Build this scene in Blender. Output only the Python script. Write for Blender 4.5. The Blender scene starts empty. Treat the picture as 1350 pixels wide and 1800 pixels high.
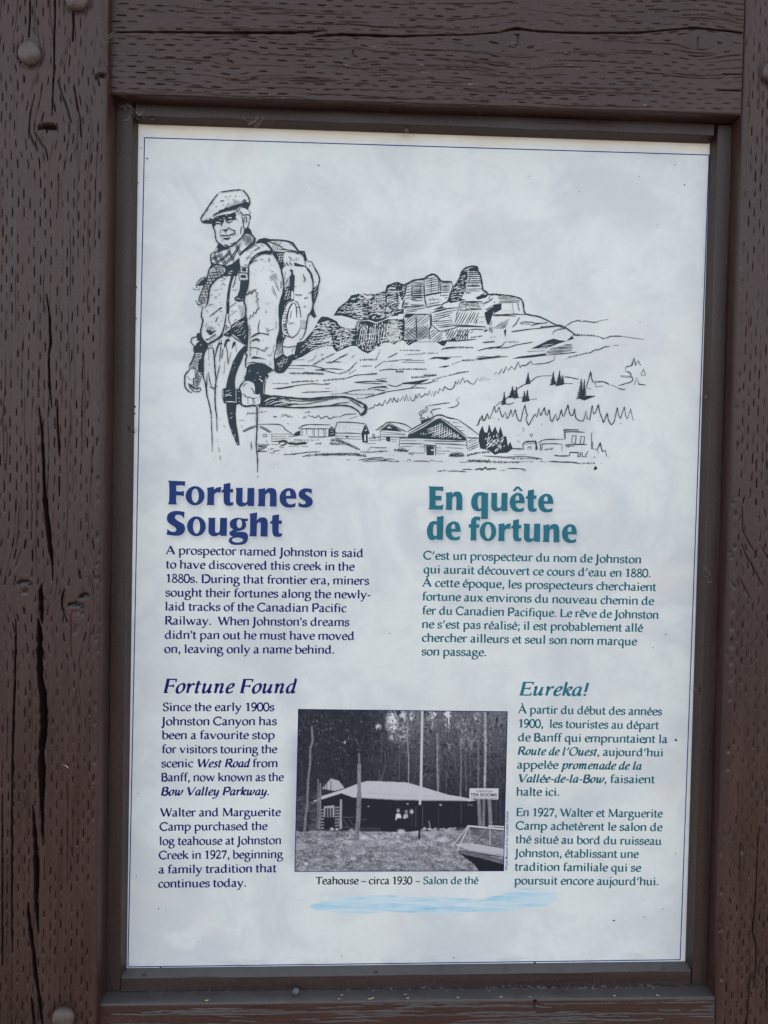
import bpy, math, random
import numpy as np
from mathutils import Matrix, Vector
from mathutils.geometry import tessellate_polygon

# ------------------------------------------------------------------ camera, world, sun, exposure
scene = bpy.context.scene
C = scene.collection
cam_data = bpy.data.cameras.new('camera')
cam = bpy.data.objects.new('camera', cam_data)
C.objects.link(cam)
cam_data.sensor_fit = 'HORIZONTAL'
cam_data.sensor_width = 36.0
cam_data.lens = 36.0 * 1352.0 / 1350.0
cam_data.clip_start = 0.02
cam_data.clip_end = 500.0
ROT = Matrix([[0.9989774, -0.0186017, -0.0412083], [-0.040771, 0.0233037, -0.9988967], [0.0195415, 0.9995554, 0.0225215]])
cam.matrix_world = Matrix.Translation(Vector((-0.069631, -0.820815, 1.459726))) @ ROT.to_4x4()
scene.camera = cam

SUN_EL, SUN_AZ = math.radians(38), math.radians(24)      # sun stands behind the sign, high and a little to the right
world = bpy.data.worlds.new('World')
scene.world = world
world.use_nodes = True
wn, wl = world.node_tree.nodes, world.node_tree.links
wn.clear()
sky = wn.new('ShaderNodeTexSky')
sky.sky_type = 'NISHITA'
sky.sun_disc = False
sky.sun_elevation = SUN_EL
sky.sun_rotation = SUN_AZ
sky.altitude = 1400.0
sky.air_density = 1.0
sky.dust_density = 6.0
sky.ozone_density = 1.0
bg = wn.new('ShaderNodeBackground')
bg.inputs['Strength'].default_value = 0.15
wout = wn.new('ShaderNodeOutputWorld')
veil = wn.new('ShaderNodeHueSaturation')          # thin high cloud: the blue is washed out
veil.inputs['Saturation'].default_value = 0.36
wl.new(sky.outputs[0], veil.inputs['Color'])
wl.new(veil.outputs[0], bg.inputs['Color'])
wl.new(bg.outputs[0], wout.inputs['Surface'])

sun_data = bpy.data.lights.new('sun', 'SUN')
sun_data.energy = 3.0
sun_data.angle = math.radians(0.5)
sun_data.color = (1.0, 0.95, 0.88)
sun = bpy.data.objects.new('sun', sun_data)
C.objects.link(sun)
sdir = Vector((math.sin(SUN_AZ) * math.cos(SUN_EL), math.cos(SUN_AZ) * math.cos(SUN_EL), math.sin(SUN_EL)))
sun.rotation_euler = sdir.to_track_quat('Z', 'Y').to_euler()
sun.location = sdir * 20

scene.view_settings.view_transform = 'Standard'
scene.view_settings.look = 'None'
scene.view_settings.exposure = 1.62
scene.view_settings.gamma = 1.0

Z0 = 0.95
Q = {'photo': [(1773, 2780), (4015, 2773), (4015, 1040), (1763, 1035)], 'blue': [(66, 8771), (6065, 8816), (6000, 45), (0, 0)], 'mould': [(-0.29978, 1.84078), (0.30696, 1.84359), (0.30564, 0.95285), (-0.30132, 0.94878)], 'bolts': [(-0.39383, 1.88458), (-0.34869, 1.93892), (-0.3517, 0.92516)], 'boltr': [(0.35463, 1.90269)], 'screws': [('bottom', (-0.28033, 0.94664)), ('bottom', (-0.03524, 0.94791)), ('bottom', (0.27793, 0.9501)), ('top', (-0.2833, 1.84342)), ('top', (-0.02052, 1.84072)), ('right', (0.30706, 1.57134)), ('right', (0.30566, 1.25641)), ('left', (-0.30011, 1.52378))], 'crl': [[(-0.3758, 1.6499, 0.00058), (-0.3725, 1.6299, 0.00116), (-0.371, 1.6031, 0.00145), (-0.3729, 1.5924, 0.00116), (-0.3719, 1.561, 0.00145), (-0.3695, 1.5398, 0.00058)], [(-0.3816, 1.5378, 0.00058), (-0.3783, 1.5142, 0.00174), (-0.3773, 1.4906, 0.00232), (-0.3763, 1.4675, 0.00232), (-0.3752, 1.4472, 0.0029), (-0.3728, 1.4275, 0.00319), (-0.371, 1.4117, 0.00319), (-0.3692, 1.3964, 0.00261), (-0.3674, 1.3851, 0.00145), (-0.3669, 1.3681, 0.00058)], [(-0.3775, 1.3634, 0.00087), (-0.3788, 1.3566, 0.0029), (-0.3779, 1.3424, 0.00348), (-0.3772, 1.3299, 0.0029), (-0.3769, 1.3242, 0.00087)], [(-0.3808, 1.3298, 0.00087), (-0.3796, 1.3185, 0.00348), (-0.3791, 1.2997, 0.00464), (-0.3787, 1.2826, 0.00522), (-0.3783, 1.2683, 0.00406), (-0.3756, 1.2541, 0.00464), (-0.3743, 1.2352, 0.00522), (-0.3742, 1.2209, 0.00464), (-0.3757, 1.2014, 0.00406), (-0.376, 1.1779, 0.00464), (-0.3756, 1.1584, 0.00406), (-0.3757, 1.1434, 0.00348), (-0.3749, 1.1193, 0.00232), (-0.374, 1.0997, 0.00058)], [(-0.3843, 1.1405, 0.00087), (-0.3825, 1.1193, 0.00232), (-0.3815, 1.0997, 0.00348), (-0.3801, 1.0743, 0.00348), (-0.38, 1.0616, 0.0029), (-0.3804, 1.0448, 0.0029), (-0.3792, 1.0292, 0.00232), (-0.3775, 1.0101, 0.00058)], [(-0.3883, 1.042, 0.00058), (-0.3876, 1.0292, 0.00232), (-0.3852, 1.0101, 0.00261), (-0.3822, 0.9904, 0.00232), (-0.3797, 0.9649, 0.00261), (-0.3761, 0.9456, 0.00232), (-0.3737, 0.9258, 0.00174), (-0.3725, 0.9136, 0.00116)], [(-0.384, 0.9457, 0.00087), (-0.381, 0.9195, 0.00174), (-0.3803, 0.9107, 0.00174)], [(-0.3647, 1.5461, 0.00087), (-0.3635, 1.5225, 0.00116), (-0.3619, 1.5022, 0.00174), (-0.3612, 1.491, 0.00058)], [(-0.4025, 1.3278, 0.0007), (-0.4025, 1.3108, 0.00116), (-0.4029, 1.2766, 0.00139), (-0.4032, 1.2538, 0.00139), (-0.4041, 1.2253, 0.00128), (-0.4046, 1.1852, 0.00116), (-0.4048, 1.1393, 0.00116), (-0.4049, 1.1192, 0.00128), (-0.4039, 1.0357, 0.00104), (-0.4033, 0.9969, 0.00087)], [(-0.4144, 1.1508, 0.00087), (-0.4129, 0.9778, 0.00087)], [(-0.3941, 1.9363, 0.00087), (-0.3939, 1.9242, 0.00093), (-0.3948, 1.9017, 0.00093)], [(-0.3701, 1.9429, 0.00104), (-0.3703, 1.9099, 0.00104), (-0.3707, 1.8686, 0.00093), (-0.3722, 1.8272, 0.0007)], [(-0.352, 1.9426, 0.00116), (-0.3524, 1.9316, 0.00128), (-0.3526, 1.8997, 0.00116)], [(-0.3616, 1.4701, 0.00087), (-0.3614, 1.452, 0.00087)], [(-0.3847, 1.8137, 0.00087), (-0.3803, 1.815, 0.00174), (-0.3765, 1.8154, 0.00186), (-0.3721, 1.8156, 0.00174), (-0.3688, 1.8149, 0.00087)], [(-0.3765, 1.8154, 0.00116), (-0.3767, 1.8104, 0.00087)], [(-0.3297, 1.8656, 0.0007), (-0.3258, 1.8669, 0.00104), (-0.3181, 1.8669, 0.00087)], [(-0.4006, 1.3645, 0.00058), (-0.3956, 1.3654, 0.0011), (-0.3917, 1.3654, 0.00116), (-0.3895, 1.3638, 0.00081), (-0.3872, 1.3627, 0.00058)], [(-0.3508, 1.343, 0.00058), (-0.3464, 1.3436, 0.00093), (-0.3436, 1.3443, 0.0011), (-0.3402, 1.3429, 0.00093), (-0.3363, 1.3412, 0.00058)], [(-0.3554, 1.358, 0.00058), (-0.3568, 1.354, 0.00116), (-0.3576, 1.3483, 0.00116), (-0.3572, 1.3409, 0.00116), (-0.3552, 1.3341, 0.00116), (-0.3523, 1.3256, 0.00087)], [(-0.3436, 1.3468, 0.00081), (-0.3433, 1.3423, 0.00093)], [(-0.3397, 1.3514, 0.00058), (-0.3347, 1.3538, 0.00104), (-0.3325, 1.3527, 0.0007)], [(-0.3885, 1.8089, 0.00058), (-0.3841, 1.8018, 0.00087), (-0.3774, 1.7927, 0.00081), (-0.3756, 1.7828, 0.00058)], [(-0.391, 1.8375, 0.00058), (-0.3931, 1.8263, 0.00075), (-0.394, 1.8097, 0.00075), (-0.3895, 1.7989, 0.00087), (-0.3851, 1.7907, 0.00058)], [(-0.3671, 1.8605, 0.00058), (-0.3625, 1.8469, 0.00081), (-0.3569, 1.8333, 0.00081), (-0.3529, 1.8196, 0.00058)], [(-0.3516, 1.8556, 0.00058), (-0.3481, 1.8392, 0.00081), (-0.3447, 1.8255, 0.00075), (-0.3434, 1.8062, 0.00058)]], 'crt': [[(-0.3133, 1.919, 0.00116), (-0.2886, 1.9201, 0.00139), (-0.2604, 1.9214, 0.00145), (-0.2152, 1.9222, 0.00174), (-0.1697, 1.9239, 0.00232), (-0.1401, 1.9249, 0.00232), (-0.1212, 1.9266, 0.00174), (-0.1041, 1.9282, 0.00058)], [(-0.1189, 1.9213, 0.00058), (-0.104, 1.9234, 0.00203), (-0.0897, 1.9249, 0.00232), (-0.0598, 1.925, 0.00232), (-0.0338, 1.925, 0.00174), (-0.0089, 1.9267, 0.00116), (0.0113, 1.9281, 0.00139), (0.0433, 1.9295, 0.00116), (0.0712, 1.9328, 0.00116), (0.0799, 1.9357, 0.00174), (0.0886, 1.9372, 0.00232), (0.0963, 1.937, 0.00197), (0.1045, 1.9356, 0.00174), (0.1309, 1.9351, 0.00151), (0.1574, 1.9351, 0.00151), (0.2017, 1.937, 0.00151), (0.2372, 1.9403, 0.00139), (0.2698, 1.9446, 0.00151), (0.2907, 1.9438, 0.00145), (0.3279, 1.9408, 0.00174)], [(0.304, 1.8986, 0.00058), (0.325, 1.8994, 0.00116)], [(0.2985, 1.8821, 0.00058), (0.3261, 1.8826, 0.00145)], [(0.0876, 1.9315, 0.0007), (0.0911, 1.9311, 0.00116), (0.0911, 1.9213, 0.00116), (0.0885, 1.92, 0.0007)], [(0.2778, 1.9346, 0.00058), (0.2781, 1.9242, 0.00087)], [(-0.0779, 1.9089, 0.0007), (-0.0766, 1.9044, 0.00093), (-0.0732, 1.9029, 0.00081)], [(-0.204, 1.8967, 0.00058), (-0.2028, 1.8934, 0.00093), (-0.2, 1.8947, 0.00081), (-0.1983, 1.893, 0.0007)]], 'crr': [[(0.3374, 1.4549, 0.00058), (0.3381, 1.4294, 0.00116), (0.343, 1.4199, 0.00116), (0.3487, 1.4111, 0.00128), (0.3545, 1.4016, 0.00058)], [(0.3377, 1.4145, 0.00058), (0.3435, 1.4015, 0.00116), (0.348, 1.395, 0.00116), (0.3551, 1.3832, 0.00128), (0.3609, 1.3713, 0.00058)], [(0.3584, 1.4124, 0.00058), (0.3655, 1.4006, 0.00116)], [(0.3276, 1.3762, 0.00058), (0.3324, 1.3691, 0.00093)], [(0.3382, 1.3763, 0.0007), (0.3447, 1.3645, 0.00093), (0.3485, 1.358, 0.00058)], [(0.3661, 1.1174, 0.00087), (0.3641, 1.0925, 0.00116), (0.3643, 1.0652, 0.00151), (0.3642, 1.0414, 0.00174), (0.3631, 1.025, 0.00174), (0.3619, 1.0043, 0.00174), (0.3658, 0.9909, 0.00151), (0.3665, 0.9689, 0.00139), (0.3647, 0.9432, 0.00081)], [(0.36, 0.9567, 0.00087), (0.3595, 0.923, 0.00174), (0.3578, 0.8997, 0.00174)], [(0.3455, 1.0992, 0.00058), (0.3455, 1.0585, 0.00087)], [(0.3785, 0.967, 0.00116), (0.38, 0.9179, 0.00116)]], 'crb': [[(0.1328, 0.9362, 0.00116), (0.1318, 0.9265, 0.00139), (0.1308, 0.9174, 0.00058)], [(0.1333, 0.9155, 0.00058), (0.1562, 0.9178, 0.00081), (0.1774, 0.9188, 0.00058)]], 'knl': [(-0.37647, 1.81153, 0.009), (-0.32253, 1.8662, 0.006), (-0.39446, 1.36314, 0.011), (-0.34356, 1.3434, 0.014), (-0.39743, 1.88565, 0.008)], 'knt': [(-0.07438, 1.90623, 0.004), (0.09008, 1.92585, 0.009), (0.27798, 1.92936, 0.01), (-0.20115, 1.89461, 0.006)], 'knr': [(0.34558, 1.07672, 0.008), (0.33183, 1.0251, 0.006), (0.35, 1.42837, 0.01)], 'brush': [(1921, 1091), (4642, 1090), (4656, 506), (1931, 514)], 'credit': (4064, 1040, 4058, 1689), 'sillpebble': (-0.11974, 0.93434), 'specks': [(-1, 5970, 2.2), (-3, 5898, 1.6), (-4, 5701, 2), (-2, 8298, 1.7), (5, 7218, 1.3), (4, 6892, 1.2), (2893, -23, 1.6), (4386, 22, 2), (349, -11, 2), (98, 8555, 1.5), (32, 8664, 1), (88, 8360, 1), (56, 7663, 1.2), (1881, 8550, 1.3), (4119, 8518, 0.8), (5306, 8561, 0.8), (4663, 8375, 0.8), (5693, 8696, 1), (5804, 8489, 1.2), (5518, 8054, 0.8), (5361, 7004, 1), (5736, 3638, 1), (5602, 3493, 1), (5536, 2451, 1.8), (317, 630, 1), (389, 612, 0.7), (78, 981, 1), (5249, 485, 1.6), (5583, 522, 1), (5790, 610, 1), (5912, 1228, 0.9), (5512, 111, 0.8), (3492, 84, 1.2), (4924, 5434, 2), (4906, 5415, 1.4), (1295, 5261, 1), (2570, 2031, 0.8), (85, 1868, 0.9), (5883, 2478, 2.2), (3960, 2224, 0.7), (4666, 1384, 0.7), (749, 271, 0.8), (1172, 331, 0.6), (2275, 109, 0.8), (2273, 221, 0.5), (3958, 2286, 0.6), (1331, 7526, 0.8), (5894, 6235, 0.6), (2728, 8229, 0.5), (2442, 4239, 0.5), (2729, 3613, 0.9)], 'leafs': [(-0.21089, 0.92299, 5), (-0.07389, 0.9207, 3), (-0.04088, 0.92227, 8), (-0.00231, 0.92258, 4), (-0.07112, 0.93287, 3), (0.09609, 0.91997, 4), (0.05084, 0.92953, 4), (0.12698, 0.93142, 3), (-0.00426, 0.92932, 3), (0.21745, 0.92643, 3), (0.26381, 0.92857, 4)], 'leafpost': (-0.35126, 1.18219)}
rng = random.Random(7)

# ------------------------------------------------------------------ helpers
def link(o, parent=None, label=None, cat=None, group=None, kind=None):
    C.objects.link(o)
    if parent is not None: o.parent = parent
    if label: o['label'] = label
    if cat: o['category'] = cat
    if group: o['group'] = group
    if kind: o['kind'] = kind
    return o

def mesh_obj(name, verts, faces, mats, parent=None, smooth=False, midx=None, **kw):
    me = bpy.data.meshes.new(name)
    me.from_pydata([tuple(v) for v in verts], [], faces)
    for m in (mats if isinstance(mats, (list, tuple)) else [mats]): me.materials.append(m)
    if midx is not None: me.polygons.foreach_set('material_index', midx)
    if smooth: me.polygons.foreach_set('use_smooth', [True] * len(me.polygons))
    me.update()
    return link(bpy.data.objects.new(name, me), parent, **kw)

def np_mesh(name, V, F, mats, parent=None, smooth=True, attrs=None, **kw):
    """quads only, numpy in"""
    me = bpy.data.meshes.new(name)
    nv, nf = len(V), len(F)
    me.vertices.add(nv); me.loops.add(nf * 4); me.polygons.add(nf)
    me.vertices.foreach_set('co', np.ascontiguousarray(V, np.float32).ravel())
    me.polygons.foreach_set('loop_start', np.arange(0, nf * 4, 4, dtype=np.int32))
    me.polygons.foreach_set('loop_total', np.full(nf, 4, np.int32))
    me.loops.foreach_set('vertex_index', np.ascontiguousarray(F, np.int32).ravel())
    me.polygons.foreach_set('use_smooth', np.full(nf, smooth))
    for m in (mats if isinstance(mats, (list, tuple)) else [mats]): me.materials.append(m)
    me.update(calc_edges=True)
    for an, (ty, data) in (attrs or {}).items():
        a = me.attributes.new(an, ty, 'POINT')
        a.data.foreach_set('color' if 'COLOR' in ty else 'value', np.ascontiguousarray(data, np.float32).ravel())
    me.validate()
    return link(bpy.data.objects.new(name, me), parent, **kw)

def lin(r, g, b):
    f = lambda c: (c / 12.92 if c <= 0.04045 else ((c + 0.055) / 1.055) ** 2.4)
    return tuple(f(v / 255.0) for v in (r, g, b))

def new_mat(name):
    m = bpy.data.materials.new(name)
    m.use_nodes = True
    nt = m.node_tree
    b = nt.nodes['Principled BSDF']
    return m, nt, b

def node(nt, typ, **kw):
    n = nt.nodes.new(typ)
    for k, v in kw.items():
        if k in n.inputs: n.inputs[k].default_value = v
        else: setattr(n, k, v)
    return n

def noise(nt, vec, scale, detail=4, rough=0.55, distort=0.0):
    n = node(nt, 'ShaderNodeTexNoise')
    n.inputs['Scale'].default_value = scale
    n.inputs['Detail'].default_value = detail
    n.inputs['Roughness'].default_value = rough
    n.inputs['Distortion'].default_value = distort
    if vec is not None: nt.links.new(vec, n.inputs['Vector'])
    return n.outputs['Fac']

def ramp(nt, fac, lo, hi, a=0.0, b=1.0):
    n = node(nt, 'ShaderNodeMapRange')
    n.interpolation_type = 'SMOOTHSTEP'
    for k, v in zip(('From Min', 'From Max', 'To Min', 'To Max'), (lo, hi, a, b)): n.inputs[k].default_value = v
    nt.links.new(fac, n.inputs['Value'])
    return n.outputs['Result']

def mix(nt, fac, a, b, typ='MIX'):
    n = node(nt, 'ShaderNodeMix', data_type='RGBA', blend_type=typ)
    for s, v in ((0, fac), (6, a), (7, b)):
        if isinstance(v, bpy.types.NodeSocket): nt.links.new(v, n.inputs[s])
        else: n.inputs[s].default_value = v if s == 0 else (*v, 1.0)
    return n.outputs[2]

def math_n(nt, op, a, b=0.0):
    n = node(nt, 'ShaderNodeMath', operation=op)
    for s, v in ((0, a), (1, b)):
        if isinstance(v, bpy.types.NodeSocket): nt.links.new(v, n.inputs[s])
        else: n.inputs[s].default_value = v
    return n.outputs[0]

def position(nt, scale=(1, 1, 1), loc=(0, 0, 0)):
    g = node(nt, 'ShaderNodeNewGeometry')
    m = node(nt, 'ShaderNodeMapping')
    m.inputs['Scale'].default_value = scale
    m.inputs['Location'].default_value = loc
    nt.links.new(g.outputs['Position'], m.inputs['Vector'])
    return m.outputs['Vector']

# ------------------------------------------------------------------ materials
def ink(name, rgb, rough=0.5):
    m, nt, b = new_mat(name)
    n = noise(nt, position(nt), 60.0, 3)
    c = lin(*rgb)
    nt.links.new(mix(nt, ramp(nt, n, 0.3, 0.75), c, tuple(min(1, v * 1.18 + 0.003) for v in c)), b.inputs['Base Color'])
    b.inputs['Roughness'].default_value = rough
    b.inputs['Specular IOR Level'].default_value = 0.18
    return m

def paper_material(name='printed_paper', overprint=False):
    m, nt, b = new_mat(name)
    p = position(nt)
    big = noise(nt, p, 9.0, 5, 0.58, 0.9)
    mid = noise(nt, position(nt, (1, 1, 1.25), (3.1, 0, 7.7)), 25.0, 6, 0.62, 0.6)
    warm = noise(nt, position(nt, loc=(9.3, 0, 1.7)), 7.0, 4, 0.55, 0.8)
    fine = noise(nt, p, 160.0, 3, 0.6)
    base = (0.745, 0.800, 0.780)
    c = mix(nt, ramp(nt, big, 0.40, 0.66), base, (0.625, 0.675, 0.690))
    c = mix(nt, ramp(nt, mid, 0.48, 0.68, 0, 0.55), c, (0.63, 0.668, 0.69))
    c = mix(nt, ramp(nt, mid, 0.44, 0.30, 0, 0.5), c, (0.805, 0.845, 0.825))
    c = mix(nt, ramp(nt, warm, 0.5, 0.72, 0, 0.4), c, (0.775, 0.765, 0.71))
    c = mix(nt, ramp(nt, fine, 0.35, 0.7, 0, 0.07), c, (0.5, 0.5, 0.5))
    # rusty damp stain that has crept down from the top moulding, and a grubby margin at the sides
    g = node(nt, 'ShaderNodeNewGeometry')
    sx = node(nt, 'ShaderNodeSeparateXYZ')
    nt.links.new(g.outputs['Position'], sx.inputs[0])
    tilt = math_n(nt, 'SUBTRACT', sx.outputs['Z'], math_n(nt, 'MULTIPLY', sx.outputs['X'], 0.0075))
    wob = noise(nt, position(nt, (1, 1, 0.3)), 26.0, 4, 0.6)
    edge = math_n(nt, 'ADD', tilt, math_n(nt, 'MULTIPLY', wob, 0.012))
    c = mix(nt, ramp(nt, edge, 1.8425, 1.8485, 0, 0.8), c, (0.34, 0.25, 0.14))
    c = mix(nt, ramp(nt, edge, 1.8352, 1.8440, 0, 0.75), c, (0.74, 0.68, 0.555))
    low = noise(nt, position(nt, (1, 1, 4)), 30.0, 4, 0.65)
    c = mix(nt, math_n(nt, 'MULTIPLY', ramp(nt, tilt, 0.966, 0.945, 0, 0.5), ramp(nt, low, 0.45, 0.65)), c, (0.42, 0.37, 0.31))
    if overprint:                                   # a soft second ink laid over the same paper
        a = node(nt, 'ShaderNodeAttribute', attribute_name='tone')
        c = mix(nt, a.outputs['Alpha'], c, a.outputs['Color'])
    nt.links.new(c, b.inputs['Base Color'])
    b.inputs['Roughness'].default_value = 0.30
    b.inputs['Specular IOR Level'].default_value = 0.46
    bp = node(nt, 'ShaderNodeBump'); bp.inputs['Strength'].default_value = 0.03; bp.inputs['Distance'].default_value = 0.002
    nt.links.new(noise(nt, p, 45.0, 4), bp.inputs['Height']); nt.links.new(bp.outputs[0], b.inputs['Normal'])
    return m

def wood_material(name, along, dark=(0.0300, 0.0108, 0.0082), light=(0.0480, 0.0200, 0.0158), rough=0.42):
    m, nt, b = new_mat(name)
    s = (9, 9, 0.55) if along == 'Z' else (0.55, 9, 9)
    streak = noise(nt, position(nt, s), 14.0, 5, 0.6, 0.3)
    blot = noise(nt, position(nt), 11.0, 5, 0.62, 0.4)
    fine = noise(nt, position(nt), 420.0, 3, 0.6)
    c = mix(nt, ramp(nt, streak, 0.3, 0.72), dark, light)
    c = mix(nt, ramp(nt, blot, 0.45, 0.72, 0, 0.5), c, tuple(v * 0.72 for v in dark))
    c = mix(nt, ramp(nt, blot, 0.42, 0.25, 0, 0.35), c, (light[0] * 1.25, light[1] * 1.18, light[2] * 1.12))
    c = mix(nt, ramp(nt, fine, 0.4, 0.75, 0, 0.22), c, (0.11, 0.095, 0.085))
    dust = noise(nt, position(nt, (1, 1, 1), (4, 2, 8)), 55.0, 6, 0.75)
    c = mix(nt, ramp(nt, dust, 0.62, 0.8, 0, 0.3), c, (0.16, 0.14, 0.125))
    a = node(nt, 'ShaderNodeAttribute', attribute_name='cut_shade')
    c = mix(nt, math_n(nt, 'MULTIPLY', a.outputs['Fac'], 0.65), c, (0.010, 0.0065, 0.0055))  # shade inside cuts and cracks, painted into the base colour
    w = node(nt, 'ShaderNodeAttribute', attribute_name='worn')
    c = mix(nt, w.outputs['Fac'], c, (0.30, 0.27, 0.235))
    gn = node(nt, 'ShaderNodeNewGeometry'); sn = node(nt, 'ShaderNodeSeparateXYZ')
    nt.links.new(gn.outputs['True Normal'], sn.inputs[0])      # grey dust settles on the ledges
    lie = math_n(nt, 'MULTIPLY', ramp(nt, sn.outputs['Z'], 0.25, 0.85), ramp(nt, noise(nt, position(nt, (1, 1, 1), (1, 5, 2)), 38.0, 5, 0.7), 0.2, 0.55, 0.45, 0.9))
    c = mix(nt, lie, c, (0.082, 0.080, 0.080))
    nt.links.new(c, b.inputs['Base Color'])
    nt.links.new(ramp(nt, streak, 0.2, 0.8, rough - 0.08, rough + 0.12), b.inputs['Roughness'])
    b.inputs['Specular IOR Level'].default_value = 0.46
    bp = node(nt, 'ShaderNodeBump'); bp.inputs['Strength'].default_value = 0.25; bp.inputs['Distance'].default_value = 0.0006
    nt.links.new(noise(nt, position(nt, s), 60.0, 5, 0.7), bp.inputs['Height']); nt.links.new(bp.outputs[0], b.inputs['Normal'])
    return m

def plain(name, col, rough=0.6, vary=0.25, scale=40.0, metallic=0.0):
    m, nt, b = new_mat(name)
    n = noise(nt, position(nt), scale, 5, 0.65)
    nt.links.new(mix(nt, ramp(nt, n, 0.3, 0.7), tuple(v * (1 - vary) for v in col), tuple(min(1, v * (1 + vary)) for v in col)), b.inputs['Base Color'])
    b.inputs['Roughness'].default_value = rough
    b.inputs['Metallic'].default_value = metallic
    return m

def print_material(name):
    """flat print whose tones sit in a colour attribute"""
    m, nt, b = new_mat(name)
    a = node(nt, 'ShaderNodeAttribute', attribute_name='tone')
    nt.links.new(a.outputs['Color'], b.inputs['Base Color'])
    b.inputs['Roughness'].default_value = 0.45
    b.inputs['Specular IOR Level'].default_value = 0.15
    return m

M_PAPER = paper_material()
M_WOODV = wood_material('painted_timber', 'Z')
M_WOODH = wood_material('painted_beam', 'X')
M_MOULDV = wood_material('painted_moulding', 'Z', (0.027, 0.0140, 0.0118), (0.038, 0.0215, 0.0180), 0.42)
M_MOULDH = wood_material('painted_moulding_across', 'X', (0.027, 0.0140, 0.0118), (0.038, 0.0215, 0.0180), 0.42)
M_NAVY = ink('navy_ink', (10, 10, 98))
M_TEAL = ink('teal_ink', (0, 92, 106))
M_BLACK = ink('black_ink', (20, 20, 40))
M_DRAW = ink('drawing_ink', (46, 60, 68))
M_HEADN = ink('headline_navy', (26, 54, 112))
M_HEADT = ink('headline_teal', (34, 108, 124))
M_BLUE = ink('border_blue', (28, 32, 120))
M_PHOTO = print_material('photograph_print')
M_SOFT = paper_material('soft_print', True)
M_BOLT, _nt, _b = new_mat('painted_bolt')
_c = mix(_nt, ramp(_nt, noise(_nt, position(_nt), 130.0, 5, 0.7), 0.35, 0.65), (0.062, 0.046, 0.040), (0.105, 0.085, 0.076))
_c = mix(_nt, ramp(_nt, noise(_nt, position(_nt, loc=(2, 7, 1)), 210.0, 5, 0.75), 0.55, 0.68, 0, 0.8), _c, (0.10, 0.047, 0.022))
_nt.links.new(_c, _b.inputs['Base Color']); _b.inputs['Roughness'].default_value = 0.5
_bp = node(_nt, 'ShaderNodeBump'); _bp.inputs['Strength'].default_value = 0.5; _bp.inputs['Distance'].default_value = 0.0006
_nt.links.new(noise(_nt, position(_nt), 420.0, 4, 0.7), _bp.inputs['Height']); _nt.links.new(_bp.outputs[0], _b.inputs['Normal'])
M_SCREW = plain('screw_metal', (0.05, 0.042, 0.038), 0.45, 0.2, 200.0)
M_SPECK = plain('fly_speck', (0.02, 0.018, 0.018), 0.6)
M_LEAF = plain('dry_leaf', (0.36, 0.29, 0.17), 0.7, 0.4, 300.0)
M_WEB = plain('cobweb', (0.45, 0.44, 0.42), 0.8)
M_STONE = plain('pebble_grey', (0.085, 0.10, 0.118), 0.6)
M_GROUND = plain('bare_soil', (0.10, 0.072, 0.05), 0.95, 0.45, 6.0)
M_CREDIT = ink('credit_ink', (60, 62, 110))

# ------------------------------------------------------------------ value noise on arrays
def h2(i, j, seed):
    n = (i.astype(np.int64) * 374761393 + j.astype(np.int64) * 668265263 + seed * 974634777) & 0xFFFFFFFF
    n = ((n ^ (n >> 13)) * 1274126177) & 0xFFFFFFFF
    return ((n ^ (n >> 16)) & 0xFFFFFF) / float(0xFFFFFF)

def vn(u, v, seed):
    i = np.floor(u).astype(np.int64); j = np.floor(v).astype(np.int64)
    fu = u - i; fv = v - j
    fu = fu * fu * (3 - 2 * fu); fv = fv * fv * (3 - 2 * fv)
    a = h2(i, j, seed); b = h2(i + 1, j, seed); c = h2(i, j + 1, seed); d = h2(i + 1, j + 1, seed)
    return (a * (1 - fu) + b * fu) * (1 - fv) + (c * (1 - fu) + d * fu) * fv

def fbm(u, v, seed, octs=4, gain=0.55):
    t = 0; amp = 1; tot = 0
    for o in range(octs):
        t = t + amp * vn(u * 2 ** o, v * 2 ** o, seed + o * 17); tot += amp; amp *= gain
    return t / tot

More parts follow.
